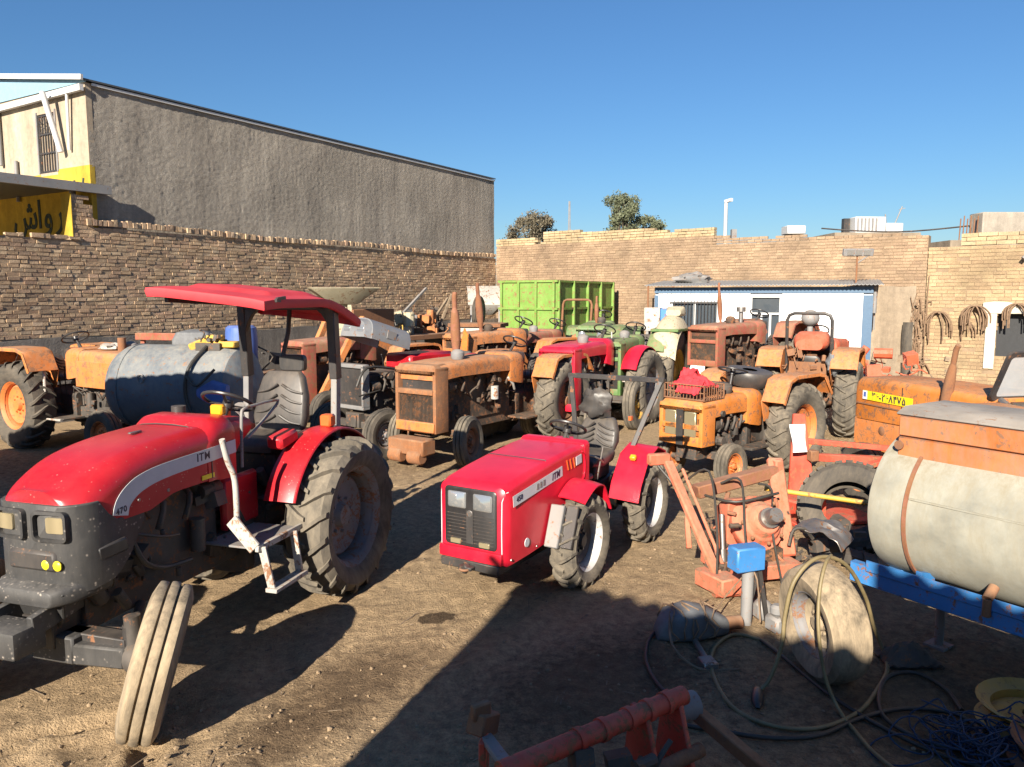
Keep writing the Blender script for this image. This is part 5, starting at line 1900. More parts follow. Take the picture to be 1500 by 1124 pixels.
# drivetrain, articulation joint
e2 = MB()
e2.span(-.55, .75, -.16, .16, .30, .62)
e2.cyl((0, -T2 + .1, R2), (0, T2 - .1, R2), .075)
e2.cyl((-1.44, -T2 + .1, R2), (-1.44, T2 - .1, R2), .075)
e2.loft([[(x, a, b) for a, b in rrect(w, h, .04, 2, 0, .5)] for (x, w, h) in ((-1.62, .15, .17), (-1.3, .2, .2), (-.9, .12, .13), (-.6, .14, .16), (-.5, .2, .2))])
junk(e2, (-.5, 0, .8), (.4, .4, .45), 40, random.Random(8), .03, .10)
e2.build('drivetrain', M['black'], t2, bevel=.006)
for s in (1, -1):
    wheel(t2, (0, s * T2, R2), R2, .22, .235, 'lug', M['tyre'], M['rim_white'], s, lugs=16, spin=.2 + s, off=-.2, hubmat=M['black'])
    wheel(t2, (-1.44, s * T2, R2), R2, .22, .235, 'lug', M['tyre'], M['rim_white'], s, lugs=16, spin=.5 + s, off=-.2, hubmat=M['black'])
    # front fender and its dark splash panel
    mf = MB()
    mf.sheet(lambda u, v: (-.34 + .52 * u, s * (.325 + (.245 if s > 0 else .15) * v), .80 + .095 * math.sin(u * PI) - .03 * v ** 2 - (.16 * max(0, .28 - u) / .28)), 16, 6, .012 * s)
    mf.build('front_fender', M['red2'], t2, smooth=50)
    MB().box((.34, s * .385, .60), (.05, .12, .34), (0, -.38, 0)).build('splash_panel', M['grey'], t2, bevel=.008)
    MB().box((.31, s * .50, .60), (.03, .10, .34), (0, -.38, 0)).build('splash_bracket', M['black'], t2, bevel=.006)
    # rear fender: sloped plate
    rfd = MB()
    pts_ = [(-1.78, .72), (-1.66, .90), (-1.46, .97), (-1.22, .90), (-1.02, .66), (-.96, .52)]

    def frf(u, v):
        k = u * 5
        i = min(int(k), 4)
        f = k - i
        return (pts_[i][0] * (1 - f) + pts_[i + 1][0] * f, s * (.26 + .30 * v), pts_[i][1] * (1 - f) + pts_[i + 1][1] * f - .015 * v)
    rfd.sheet(frf, 15, 4, .012 * s)
    rfd.plate([(p[0], p[1]) for p in pts_] + [(-1.2, .5), (-1.6, .5)], Matrix(((1, 0, 0, 0), (0, 0, 1, s * .262), (0, 1, 0, 0), (0, 0, 0, 1))), .01)
    rfd.build('rear_fender', M['red2'], t2, smooth=45)
    MB().box((-1.16, s * .42, .885), (.05, .06, .045), (0, .6, 0)).build('indicator', M['amber'], t2, bevel=.008)
seat(t2, -1.02, .86, .215, False)
MB().box((-1.05, 0, .76), (.32, .32, .16)).build('seat_mount', M['black'], t2, bevel=.02)
hd2 = blob(MB(), (-1.28, -.02, 1.36), (.085, .16, .13), 3, .5)
hd2.build('seat_cover', M['vinyl'], t2)
steering(t2, (-.62, 0, 1.22), -.5, .165, None, (-.42, 0, .95))
MB().tube([(-.46, .2, .9), (-.52, .22, 1.1)], .008, 6).tube([(-.7, .26, .75), (-.74, .3, 1.05)], .008, 6).tube([(-.45, .10, 1.03), (-.60, .28, .98), (-.75, .3, .9)], .009, 6, k=3).build('lever', M['steel'], t2)
# folding roll bar: two flat posts and a cross bar
rb = MB()
for s in (1, -1):
    rb.bar((-1.40, s * .30, .90), (-1.66, s * .50, 1.585), .05, .03, (1, 0, 0))
rb.bar((-1.66, -.53, 1.58), (-1.66, .53, 1.58), .045, .05)
rb.build('roll_bar', M['black'], t2, bevel=.004)
MB().box((-1.52, .24, 1.2), (.05, .03, .04)).build('rear_lamp', M['redlens'], t2)

# ------------------------------------------------------------------ orange and other tractors
RG = 'old tractors parked in the yard'
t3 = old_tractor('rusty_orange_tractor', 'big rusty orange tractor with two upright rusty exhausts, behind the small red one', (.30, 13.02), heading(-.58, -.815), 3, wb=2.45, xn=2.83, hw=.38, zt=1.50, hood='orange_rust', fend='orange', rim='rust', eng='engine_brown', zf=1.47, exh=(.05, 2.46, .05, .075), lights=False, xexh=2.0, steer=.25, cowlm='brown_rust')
bx = MB().box((2.95, 0, .33), (.28, .66, .22)).cyl((3.05, -.30, .20), (3.05, -.06, .20), .10).cyl((3.05, .06, .20), (3.05, .30, .20), .10)
bx.build('front_weight', M['brown_rust'], t3, bevel=.02)
MB().span(2.83, 2.89, -.36, .36, .52, .66).build('apron', M['orange'], t3, bevel=.012)
MB().tube([(.9, .32, .95), (1.0, .36, 1.05), (1.1, .34, 1.15)], .02, 8).cyl((1.45, .34, .85), (1.45, .34, 1.05), .06).build('filter', M['white'], t3)

t4 = old_tractor('orange_garden_tractor', 'low orange tractor carrying a wire basket with a red cloth on its nose', (3.54, 10.81), heading(-.75, -.66), 4, wb=1.45, tr=.55, tf=.46, Rr=.62, Wr=.30, Rf=.285, Wf=.18, xn=1.86, hw=.33, zt=1.15, zb=.55, hood='orange_bright', fend='orange', rim='rim_orange', eng='engine', zf=1.36, grille='mesh', lights=False, seat_on=False, stw=False, xh=.55)
MB().span(1.87, 1.905, -.235, -.06, .66, .98).span(1.87, 1.905, .06, .235, .66, .98).build('headlight_panel', M['lens_y'], t4, bevel=.01)
MB().span(1.88, 1.915, -.05, .05, .55, 1.0).build('grille_post', M['black'], t4)
pn = MB().lathe([(.10, .05), (.30, .045), (.315, .02), (.31, -.08), (.26, -.16), (.10, -.16)], 26, frame((.42, .05, 1.36), (1, 0, 0), (0, .15, 1)))
pn.build('seat_pan', M['vinyl'], t4)
MB().cyl((.42, .05, .9), (.42, .05, 1.22), .13, .16, n=16).build('seat_pedestal', M['black'], t4)
steering(t4, (.75, 0, 1.42), -.25, .19)
MB().box((1.1, -.05, 1.22), (.35, .3, .10), (0, 0, .3)).build('tool_tray', M['black'], t4)
MB().box((1.28, -.1, 1.24), (.12, .12, .14)).build('white_cup', M['white'], t4)
bk = thing('wire_basket', 'wire basket sitting on the nose of the low orange tractor', 'basket', tuple(t4.matrix_world @ V((0, 0, 0))), 0)
bk.location = V((3.54, 10.81, 0)) + Matrix.Rotation(heading(-.75, -.66), 3, 'Z') @ V((1.62, 0, 1.105))
bk.rotation_euler = (0, 0, heading(-.75, -.66))
bb_ = MB()
for z in (.01, .10, .19):
    bb_.tube([(.22, .30, z), (-.22, .30, z), (-.22, -.30, z), (.22, -.30, z)], .007, 5, True)
bb_.build('hoop_wire', M['rust'], bk)
bw = MB()
for k in range(13):
    y = -.30 + k * .05
    for x_ in (-.22, .22): bw.cyl((x_, y, .0), (x_, y, .19), .005, n=5)
for k in range(9):
    x_ = -.2 + k * .05
    for y in (-.3, .3): bw.cyl((x_, y, 0), (x_, y, .19), .005, n=5)
bw.span(-.22, .22, -.30, .30, 0, .01)
bw.build('upright_wire', M['rust'], bk)
cl = MB()
cl.sheet(lambda u, v: (-.17 + .34 * u, -.25 + .5 * v, .17 + .13 * math.sin(u * PI) * math.sin(v * PI) ** .5 + .045 * noise.noise(V((u * 7, v * 9, 1)))), 22, 26, .02)
cl.sheet(lambda u, v: (.10 + .16 * u, -.1 + .34 * v, .25 - .16 * u ** 1.5 + .04 * noise.noise(V((u * 6, v * 9, 8)))), 12, 18, .012)
cl.sheet(lambda u, v: (-.18 + .2 * u, -.22 + .2 * v, .26 + .10 * math.sin(u * PI) + .05 * noise.noise(V((u * 8, v * 8, 4)))), 12, 12, .012)
tag(cl.build('red_cloth', M['cloth'], None, smooth=60, loc=bk.location, rot=bk.rotation_euler), 'crumpled bright red cloth heaped in the wire basket', 'cloth')

t5 = old_tractor('orange_loader_tractor', 'orange tractor with black roll hoop parked before the shed end', (5.22, 13.35), heading(.5, .866), 5, wb=2.0, tr=.62, tf=.55, Rr=.66, Wr=.36, Rf=.34, Wf=.18, xn=2.25, hw=.34, zt=1.62, hood='orange_red', fend='orange', rim='rim_orange', eng='engine_brown', zf=1.52, hoop=(.36, 2.12, 'black'), exh=None)
MB().loft([[(x, a, b) for a, b in rrect(w, h, .1, 3, 0, z)] for (x, w, h, z) in ((-.35, .22, .08, 1.58), (-.2, .28, .14, 1.62), (.05, .28, .14, 1.66), (.2, .2, .08, 1.6))]).build('seat_shroud', M['orange_red'], t5)
junk(MB(), (-.30, .0, 1.15), (.4, .8, .7), 60, random.Random(12), .04, .16).span(-.42, -.2, -.3, .3, .8, 1.3).build('hitch_gear', M['rust'], t5)
MB().sph((.45, .12, 2.02), (.2, .16, .15), 12, 8).cyl((.45, .12, 1.5), (.45, .12, 1.95), .05).build('stack_cover', M['grey'], t5)
blob(MB(), (-.45, -.42, 1.28), (.14, .12, .16), 5, .5).build('rag', M['bag'], t5)

t6 = old_tractor('faded_red_tractor', 'faded red tractor with leaning exhaust standing before the white shed', (5.75, 17.2), heading(-.75, -.66), 6, wb=2.15, tr=.68, tf=.6, Rr=.80, Wr=.38, Rf=.42, Wf=.2, xn=2.5, hw=.36, zt=1.86, zb=1.0, hood='maroon', fend='maroon', rim='maroon', eng='engine_brown', zf=1.88, exh=(-.1, 2.68, .12), xexh=1.75, lights=False)
MB().cyl((1.35, .12, 1.8), (1.35, .12, 2.08), .045, n=10).cyl((1.35, .12, 2.08), (1.35, .12, 2.18), .095, n=12).build('air_intake', M['steel'], t6)

t9 = old_tractor('red_farm_tractor', 'red tractor with rounded red fenders parked behind the big rusty orange one', (1.95, 14.75), heading(-.50, -.866), 9, wb=2.1, tr=.66, tf=.6, Rr=.70, Wr=.38, Rf=.38, Wf=.2, xn=2.4, hw=.33, zt=1.62, hood='red2', fend='red2', rim='rim_grey', eng='engine', fstyle='round', lights=True, stw=True)
MB().tube([(.35, .12, 1.0), (.42, .14, 1.5), (.44, .14, 1.75)], .014, 8).build('white_lever', M['white'], t9)
MB().box((.3, .3, .86), (.5, .4, .04)).build('floor_mat', M['white'], t9)

t10 = old_tractor('green_tractor', 'green tractor with a yellowed front standing before the green trailer', (2.35, 19.3), heading(-.25, -.968), 10, wb=2.1, tr=.7, tf=.6, Rr=.78, Wr=.40, Rf=.42, Wf=.2, xn=2.4, hw=.34, zt=1.80, hood='green_dk', fend='green_dk', rim='yellow', eng='engine', exh=(.0, 2.40, .05), xexh=1.6)
MB().span(2.44, 2.47, -.34, .34, 1.05, 1.16).build('yellow_strip', M['yellow'], t10)

# big wheel under a cream mudguard
t11 = old_tractor('cream_fender_tractor', 'tall tractor whose huge rear wheel sits under a cream mudguard', (2.72, 16.1), heading(-.45, -.893), 11, wb=2.3, tr=.62, tf=.6, Rr=.86, Wr=.46, Rf=.45, Wf=.22, xn=2.2, hw=.30, zt=1.62, hood='green_dk', fend='green_dk', rim='yellow', eng='engine', fstyle='round', zf=2.0, lights=False, cowl=True)
cf = MB()


def cfe(u, v):
    a = math.radians(20 + 150 * u)
    bul = 1 - .25 * abs(2 * v - 1) ** 3
    return (-.98 * math.cos(a) * .8, .36 + .56 * v, .95 + (.98 * math.sin(a) + .10) * bul)


cf.sheet(cfe, 20, 12, .02)
cf.build('cream_mudguard', M['cream'], t11, smooth=60)
MB().span(-.62, .6, .355, .92, 1.70, 1.76).build('green_strip', M['green_dk'], t11, bevel=.01)
MB().loft([[(x, .68 + a, b) for a, b in rrect(w, h, .05, 3, 0, z)] for (x, w, h, z) in ((-.3, .16, .06, 2.06), (-.1, .19, .10, 2.10), (.1, .15, .06, 2.07))]).build('tank_box', M['cream'], t11)

# orange tractor far left, facing right
t7 = old_tractor('wall_side_orange_tractor', 'orange tractor against the brown wall, its orange rim facing out', (-7.43, 12.65), heading(.86, -.51), 7, wb=2.05, tr=.66, tf=.6, Rr=.70, Wr=.40, Rf=.38, Wf=.2, xn=2.45, hw=.36, zt=1.58, hood='orange', fend='orange', rim='rim_orange', eng='engine', zf=1.60, cowl=True, lights=True, tyre='tyre_d')
MB().span(1.02, 1.95, -.375, -.36, 1.02, 1.42).build('side_panel', M['orange'], t7, bevel=.006)
MB().tube([(.48, -.55, 1.42), (.60, -.62, 1.1), (.62, -.64, .52), (1.0, -.62, .52)], .022, 8).build('step_rail', M['white'], t7)
blob(MB(), (1.4, 0, 1.62), (.2, .16, .06), 8, .5).build('white_rag', M['white'], t7)
MB().cyl((1.75, -.05, 1.5), (1.75, -.05, 1.78), .06).build('short_stack', M['rust'], t7)

# red tractor with open hood
t13 = thing('open_hood_tractor', 'stripped red tractor with its silver hood tipped up and engine bare', 'tractor', (-1.05, 13.2, -.012), heading(-.62, -.785))
chassis(t13, 2.1, .62, .6, .68, .38, .3, M['engine'], 2.3)
front_axle(t13, 2.1, .6, .38, M['engine'])
engine(t13, .8, 2.05, .5, 1.25, .3, 31, M['engine'], 90)
rd = MB()
for s in (-1, 1): rd.span(2.10, 2.24, s * .26, s * .30, .75, 1.38)
rd.span(2.10, 2.24, -.30, .30, 1.34, 1.40).span(2.10, 2.24, -.3, .3, .72, .78)
rd.build('radiator_frame', M['grey'], t13, bevel=.01)
MB().span(2.14, 2.2, -.26, .26, .78, 1.34).build('radiator', M['black'], t13)
hd = MB()


def cowl_f(u, v):
    a = math.radians(180 * v)
    w, h = .36 - .05 * u ** 2, .30
    x = u * .75
    y = w * math.cos(a) * (abs(math.cos(a)) ** -.35 if abs(math.cos(a)) > .05 else 1)
    return (x, max(-w, min(w, y)), h * math.sin(a) ** .6 if math.sin(a) > 0 else 0)


Mt13 = Matrix.Translation((1.35, 0, 1.58)) @ Matrix.Rotation(math.radians(-16), 4, 'Y')
hd.sheet(lambda u, v: Mt13 @ V(cowl_f(u, v)), 12, 18, .015)
hd.loft([[Mt13 @ V(cowl_f(1, i / 18)) for i in range(19)], [Mt13 @ V((cowl_f(1, i / 18)[0] + .10, cowl_f(1, i / 18)[1] * .86, cowl_f(1, i / 18)[2] * .86)) for i in range(19)]], cap=True)
ho = hd.build('tipped_hood', M['silver'], t13, smooth=45)
for s in (-1, 1):
    MB().box(Mt13 @ V((.845, s * .15, .13)), (.02, .15, .11), (0, math.radians(-16), 0)).build('headlight', M['lens'], ho, bevel=.01)
MB().box(Mt13 @ V((.40, .362, .13)), (.18, .012, .12), (0, math.radians(-16), 0)).build('vent', M['grey'], ho)
MB().span(.25, 1.25, -.3, .3, 1.25, 1.50).build('rear_cowl', M['red'], t13, bevel=.04)
seat(t13, 0, 1.1, .24, False)
for s in (1, -1):
    fender_round(t13, s, .34, .62, .78, .68, M['red'], 5, 150)
    wheel(t13, (0, s * .62, .68), .68, .36, .36, 'lug', M['tyre_d'], M['rim_grey'], s)
    wheel(t13, (2.1, s * .6, .38), .38, .2, .2, 'rib', M['tyre_d'], M['rim_grey'], s)
MB().tube([(1.6, .3, 1.3), (2.2, .36, 1.36), (2.4, .36, 1.1)], .02, 8, k=4).tube([(1.9, .3, 1.0), (2.35, .33, .95)], .012, 6).build('loose_hose', M['hose_dk'], t13)

t14 = old_tractor('stripped_orange_tractor', 'stripped orange tractor behind the big rusty one, engine open', (.55, 16.6), heading(-.70, -.714), 14, wb=2.1, tr=.66, tf=.6, Rr=.72, Wr=.36, Rf=.38, Wf=.2, xn=2.35, hw=.36, zt=1.72, hood='orange_rust', fend='orange', rim='rim_orange', eng='engine_brown', exh=(.1, 2.66, .12, .075), lights=False, xexh=1.75, stw=True)
MB().plate([(-.12, 0), (.12, 0), (.16, .5), (.05, .62), (-.05, .25)], frame((2.42, .30, 1.18), (0, 1, 0), (0, 0, 1)), .03).build('orange_bracket', M['orange_bright'], t14)
t15 = old_tractor('roll_bar_tractor', 'rust brown tractor with a bare tubular roll bar before the green trailer', (1.35, 18.6), heading(-.62, -.785), 15, wb=2.0, tr=.66, tf=.6, Rr=.72, Wr=.36, Rf=.38, Wf=.2, xn=2.3, hw=.34, zt=1.62, hood='maroon', fend='orange_rust', rim='rim_grey', eng='engine_brown', hoop=(.42, 2.32, 'rust'), lights=True)

t16 = old_tractor('brown_derelict_tractor', 'derelict brown tractor hemmed in by scrap behind the canopy posts', (-2.35, 15.3), heading(-.66, -.75), 16, wb=2.0, tr=.66, tf=.6, Rr=.70, Wr=.36, Rf=.38, Wf=.2, xn=2.3, hw=.34, zt=1.66, hood='maroon', fend='orange_rust', rim='rust', eng='engine_brown', lights=False, tyre='tyre_d')
MB().bar((2.1, .4, .5), (1.2, .5, 2.0), .10, .12).bar((1.2, .5, 2.0), (.3, .45, 1.5), .10, .12).build('loader_arm', M['orange'], t16, bevel=.01)
MB().bar((2.1, -.4, .5), (1.2, -.5, 2.0), .10, .12).build('loader_arm', M['orange'], t16, bevel=.01)
# ------------------------------------------------------------------ orange hood with the number plate, far right
A8 = heading(-.21, .977)
t8 = thing('plated_orange_tractor', 'orange tractor seen from behind with a yellow number plate on its hood', 'tractor', (5.08, 6.95, -.012), A8)
h8 = hood_loft(t8, [(.35, .40, 1.02, 1.44, .07), (.45, .42, 1.02, 1.45, .07), (1.6, .42, .98, 1.46, .07), (2.38, .41, .95, 1.45, .09), (2.46, .38, .97, 1.42, .10)], M['orange_bright'], 'hood', 5)
hood_loft(t8, [(1.15, .405, .62, 1.0, .02), (2.44, .40, .62, .96, .02)], M['orange'], 'lower_panel', 2)
MB().span(.5, 2.40, .418, .428, 1.135, 1.15).build('hood_seam', M['rust'], h8)
MB().span(1.62, 1.628, .418, .426, 1.15, 1.4).build('panel_gap', M['black'], h8)
MB().box((2.1, .0, 1.452), (.22, .03, .02)).build('hood_handle', M['rust'], h8)
pl = MB().span(1.46, 2.28, .422, .428, 1.195, 1.30).build('number_plate', M['plate_y'], h8, smooth=0)
MB().span(2.20, 2.279, .4285, .430, 1.197, 1.298).build('plate_flag', M['paper'], pl, smooth=0)
MB().span(2.22, 2.262, .4301, .4312, 1.225, 1.283).build('plate_crest', M['blue_plastic'], pl, smooth=0)
text_on('\u06F3\u06F6-\u06F2\u06F6\u06F8\u06F4\u06F7\u06F5', .115, M['ink'], pl, frame((1.84, .4295, 1.243), (-1, 0, 0), (0, 0, 1)), .001, 'plate_number', .003)
MB().lathe([(0, .006), (.05, .004), (.055, 0)], 16, frame((1.95, .405, .86), (1, 0, 0), (0, 1, 0))).build('rust_boss', M['rust'], h8)
ex = exhaust(t8, 1.05, .42, 1.02, 1.92, -.16, M['rust'], .055)
chassis(t8, 2.0, .62, .6, .68, .38, .3, M['engine'], 2.3)
front_axle(t8, 2.0, .6, .38, M['engine'])
engine(t8, .9, 2.2, .5, 1.0, .33, 41, M['engine'])
for s in (1, -1):
    wheel(t8, (0, s * .66, .68), .68, .36, .36, 'lug', M['tyre_d'], M['rim_orange'], s)
    wheel(t8, (2.0, s * .58, .36), .36, .2, .2, 'rib', M['tyre_d'], M['rim_orange'], s)
    fender_box(t8, s, .46, .84, .68, M['orange'], 1.42)
# windscreen frame with dusty glass, dash and blue seat
wsn = MB()
Mw = frame((.42, 0, 1.42), (0, 1, 0), (-.42, 0, 1))
o_ = rrect(.46, .26, .06, 3, 0, .26)
i_ = rrect(.415, .215, .04, 3, 0, .26)
wsn.loft([[Mw @ V((a, b, -.015)) for a, b in o_], [Mw @ V((a, b, .015)) for a, b in o_], [Mw @ V((a, b, .015)) for a, b in i_], [Mw @ V((a, b, -.015)) for a, b in i_], [Mw @ V((a, b, -.015)) for a, b in o_]], cap=False)
wfo = wsn.build('windscreen_frame', M['black'], t8)
MB().loft([[Mw @ V((a, b, -.004)) for a, b in i_], [Mw @ V((a, b, .004)) for a, b in i_]]).build('windscreen', M['glass'], wfo)
seat(t8, -.12, 1.12, .24, True, M['blue_plastic'])
steering(t8, (.12, 0, 1.46), -.5, .2)
MB().box((.32, 0, 1.30), (.16, .6, .22)).build('dashboard', M['black'], t8, bevel=.03)
MB().tube([(.30, .44, 1.44), (.1, .46, 1.36), (-.15, .46, 1.30)], .03, 8, k=3).build('white_rail', M['steel'], t8)

# ------------------------------------------------------------------ tanker trailer in the right foreground
AT = heading(-.55, .835)       # local +X points along the tank to its far end
tt = thing('tanker_trailer', 'pale cylindrical water tank trailer on a blue frame', 'trailer', (2.78, 5.32, 0), AT)
RT = .50
ZT = .98
MT = frame((0, 0, ZT), (0, 1, 0), (1, 0, 0))
# lathe round local Y -> map to tank axis; far end at x=0, body runs to x=-3.2
ts = MB().lathe([(0, .06), (RT * .5, .045), (RT * .86, .01), (RT * .985, -.03), (RT, -.06), (RT + .004, -.15), (RT, -.24), (RT, -.5), (RT, -.8), (RT, -1.1), (RT, -1.5), (RT, -1.9), (RT, -2.4), (RT, -3.1), (RT * .9, -3.2), (0, -3.25)], 64, MT)
for p in ts.v:
    d_ = V((0, p.y, p.z - ZT))
    if d_.length > .1:
        k_ = .007 * noise.noise(V((p.x * 2.2, p.y * 3, p.z * 3))) + .004 * noise.noise(V((p.x * 6, p.y * 7, p.z * 7)))
        p.y += d_.y / d_.length * k_
        p.z += d_.z / d_.length * k_
tk = ts.build('tank', M['tank'], tt, smooth=35)
for k in range(14):
    a_ = math.radians(95 + k * 12)
    p = MT @ V((RT * 1.006 * math.cos(a_), -.345, RT * 1.006 * math.sin(a_)))
    MB().sph(p, .008, 6, 4).build('rivet', M['rust'], tk)
MB().cyl((-.8, RT * .80, ZT - RT * .62), (-.8, RT * .95, ZT - RT * .74), .03).cyl((-.8, RT * .95, ZT - RT * .74), (-.8, RT * .95, ZT - RT * .95), .025).build('drain_valve', M['rust'], tk)
MB().bar((-3.0, RT * .966, ZT + RT * .26), (-.3, RT * .966, ZT + RT * .26), .008, .012).build('long_seam', M['tank'], tk)
bd = MB().lathe([(RT + .001, -.27), (RT + .012, -.272), (RT + .012, -.294), (RT + .001, -.296)], 64, MT)
bd.build('rust_strap', M['rust_light'], tk)
sd_ = MB()
for a in (150, 190):
    p = MT @ V((RT * math.cos(math.radians(a)) * 1.02, -.295, RT * math.sin(math.radians(a)) * 1.02))
    sd_.box(p, (.03, .05, .12))
sd_.build('strap_buckle', M['rust'], tk, bevel=.006)
MB().tube([MT @ V((RT * 1.01 * math.cos(a), -1.75, RT * 1.01 * math.sin(a))) for a in np.linspace(0, 2 * PI, 41)[:-1]], .008, 6, True).build('weld_seam', M['tank'], tk)
# plank box on top of the tank
for k in range(2):
    z0 = ZT + RT - .14 + k * .14
    MB().span(-3.1, -.12, .30, .335, z0, z0 + .135).build('plank', M['plank'], tt, bevel=.008)
    MB().span(-3.1, -.12, -.335, -.30, z0, z0 + .135).build('plank', M['plank'], tt, bevel=.008)
ft = MB()
ft.loft([[(x, a, b) for a, b in ((.34, ZT + RT + .137), (.34, ZT + RT + .155), (.25, ZT + RT + .19), (-.25, ZT + RT + .19), (-.34, ZT + RT + .155), (-.34, ZT + RT + .137))] for x in (-3.15, -.1)])
ft.build('box_lid', M['grey_wood'] if 'grey_wood' in M else M['grey'], tt, bevel=.008)
MB().span(-.16, -.12, -.30, .30, ZT + RT - .12, ZT + RT + .12).build('box_end', M['grey_wood'] if 'grey_wood' in M else M['grey'], tt, bevel=.006)
MB().cyl((-.14, .345, ZT + RT - .06), (-.14, .36, ZT + RT - .06), .03).build('box_ring', M['rust'], tt)
# blue frame, cradles and wheels
fr_ = MB()
for s in (1, -1):
    fr_.span(-3.3, .10, s * .40, s * .46, .44, .58)
    fr_.plate([(-3.25, .54), (-.02, .54), (-.02, .62), (-3.25, .62)], frame((0, s * .47, 0), (1, 0, 0), (0, 0, 1)), .012)
for x in (-.1, -1.2, -2.3, -3.2): fr_.span(x - .05, x + .05, -.40, .40, .44, .54)
fr_.bar((-3.3, .4, .5), (-4.1, .05, .47), .06, .08).bar((-3.3, -.4, .5), (-4.1, -.05, .47), .06, .08)
fr_.build('blue_frame', M['blue_frame'], tt, bevel=.006)
for x in (-.35, -1.6, -2.8):
    for s in (1, -1):
        MB().plate([(0, 0), (.16, 0), (.16, .06), (0, .10)], frame((x, s * .44, .54), (0, -s, 0), (0, 0, 1)), .04).build('cradle', M['blue_frame'], tt)
for s in (1, -1):
    wheel(tt, (-2.0, s * .62, .36), .36, .2, .2, 'block', M['tyre_d'], M['rim_yellow'], s, name='wheel')
MB().cyl((-2.0, -.6, .36), (-2.0, .6, .36), .05).span(-2.05, -1.95, -.42, .42, .38, .46).build('axle', M['black'], tt)
MB().cyl((-.3, 0, -.02), (-.3, 0, .46), .03).box((-.3, 0, 0), (.14, .14, .03)).build('prop_stand', M['grey'], tt)

# ------------------------------------------------------------------ orange gearbox implement
im = thing('orange_gearbox_implement', 'dusty orange gearbox implement with a bolted frame and bare shaft end', 'implement', (1.93, 6.35, 0), heading(.25, -.97))
fm = MB()
fm.bar((-.32, -.52, .98), (.30, -.36, .16), .09, .05).bar((-.28, -.40, .92), (.26, -.28, .2), .03, .03)
fm.box((-.33, -.60, 1.0), (.07, .2, .10)).box((.3, -.36, .12), (.34, .2, .14), (0, 0, .2))
fm.build('side_plate', M['orange_dusty'], im, bevel=.012)
MB().bar((-.22, -.30, .72), (-.25, .50, .86), .12, .11).build('cross_beam', M['rust_light'], im, bevel=.01)
MB().bar((-.28, .50, .96), (.12, .40, .2), .14, .06).box((-.25, .50, .82), (.12, .08, .28)).build('end_plate', M['orange_dusty'], im, bevel=.014)
gbx = MB()
gbx.lathe([(0, .20), (.12, .20), (.14, .13), (.17, .12), (.19, .06), (.235, .05), (.235, -.02), (.20, -.03), (.20, -.14), (.16, -.2), (0, -.2)], 28, frame((.05, .12, .48), (0, 1, 0), (.82, 0, .45)))
gbx.loft([[(x, .12 + a, z + b) for a, b in rrect(w, h, .06, 3)] for (x, w, h, z) in ((-.3, .18, .16, .42), (-.1, .25, .24, .44), (.02, .24, .24, .46))])
gbx.span(-.25, .30, -.22, .42, .08, .20)
gb = gbx.build('gearbox', M['orange_dusty'], im, bevel=.008)
sf = MB()
Msf = frame((.18, .12, .55), (0, 1, 0), (.82, 0, .45))
sf.lathe([(0, .20), (.06, .20), (.065, .18), (.065, .10), (.085, .10), (.085, .055), (.075, .05), (.09, .04), (.09, 0)], 22, Msf)
sf.build('shaft_end', M['steel'], gb)
for k in range(8):
    a = 2 * PI * k / 8
    p = frame((.05, .12, .48), (0, 1, 0), (.82, 0, .45)) @ V((.19 * math.cos(a), .135, .19 * math.sin(a)))
    MB().sph(p, .018, 7, 5).build('bolt', M['rust'], gb)
MB().cyl((.10, -.20, .22), (.02, -.18, .58), .022).cyl((.10, -.2, .20), (.08, -.2, .3), .035).build('lever', M['steel'], im)
MB().cyl((.35, -.42, .10), (.38, -.12, .10), .09, n=16).cyl((.38, -.12, .10), (.39, -.05, .1), .05, n=14).build('hydraulic_ram', M['orange_dusty'], im)
r8 = random.Random(44)
for k in range(9):
    a_ = V((r8.uniform(-.3, .25), r8.uniform(-.45, .45), r8.uniform(.15, .7)))
    b_ = a_ + V((r8.uniform(-.2, .2), r8.uniform(-.3, .3), r8.uniform(-.25, .2)))
    MB().bar(a_, b_, r8.uniform(.02, .05), r8.uniform(.015, .04)).build('linkage', M['rust_light'] if k % 2 else M['orange_dusty'], im, bevel=.004)
junk(MB().span(-.2, .2, -.1, .3, .18, .3), (.0, .05, .36), (.55, .8, .4), 34, r8, .03, .12).build('casting', M['engine_brown'], im, bevel=.004)
for k in range(3): MB().tube([(-.25 + k * .1, -.4 + k * .3, .8), (.0, -.3 + k * .3, .95 - k * .1), (.25, -.35 + k * .25, .5), (.35, -.4 + k * .3, .05)], .010, 7, k=5).build('loose_hose', M['hose_dk'], im)
MB().tube([(-.3, -.62, .95), (-.15, -.45, .7), (.0, -.4, .5), (.2, -.35, .3)], .014, 8, k=4).tube([(-.2, -.25, .7), (.1, -.1, .7), (.1, .3, .75)], .012, 8, k=4).build('hydraulic_hose', M['hose_dk'], im)

# red lead painted frame
rfm = thing('red_frame_implement', 'bright red three point frame with a paper tag hanging on it', 'implement', (3.35, 8.35, 0), heading(.2, -.98))
MB().plate([(-.13, 0), (.13, 0), (.15, .35), (.10, .70), (.06, 1.05), (-.07, 1.05), (-.10, .5)], frame((0, -.18, .06), (.25, 1, 0), (-.12, 0, 1)), .05).build('upright', M['red_frame'], rfm, bevel=.008)
MB().box((.12, -.25, .12), (.42, .40, .22), (0, 0, .2)).build('base_shoe', M['red_frame'], rfm, bevel=.02)
MB().bar((-.1, -.1, .80), (.15, .85, .72), .06, .06).bar((-.05, .05, .62), (.10, .80, .58), .10, .08).bar((.1, .2, .45), (.2, .8, .62), .14, .05).build('cross_bar', M['red_frame'], rfm, bevel=.006)
MB().box((.05, -.06, .66), (.10, .10, .12)).build('pin_block', M['rust'], rfm, bevel=.01)
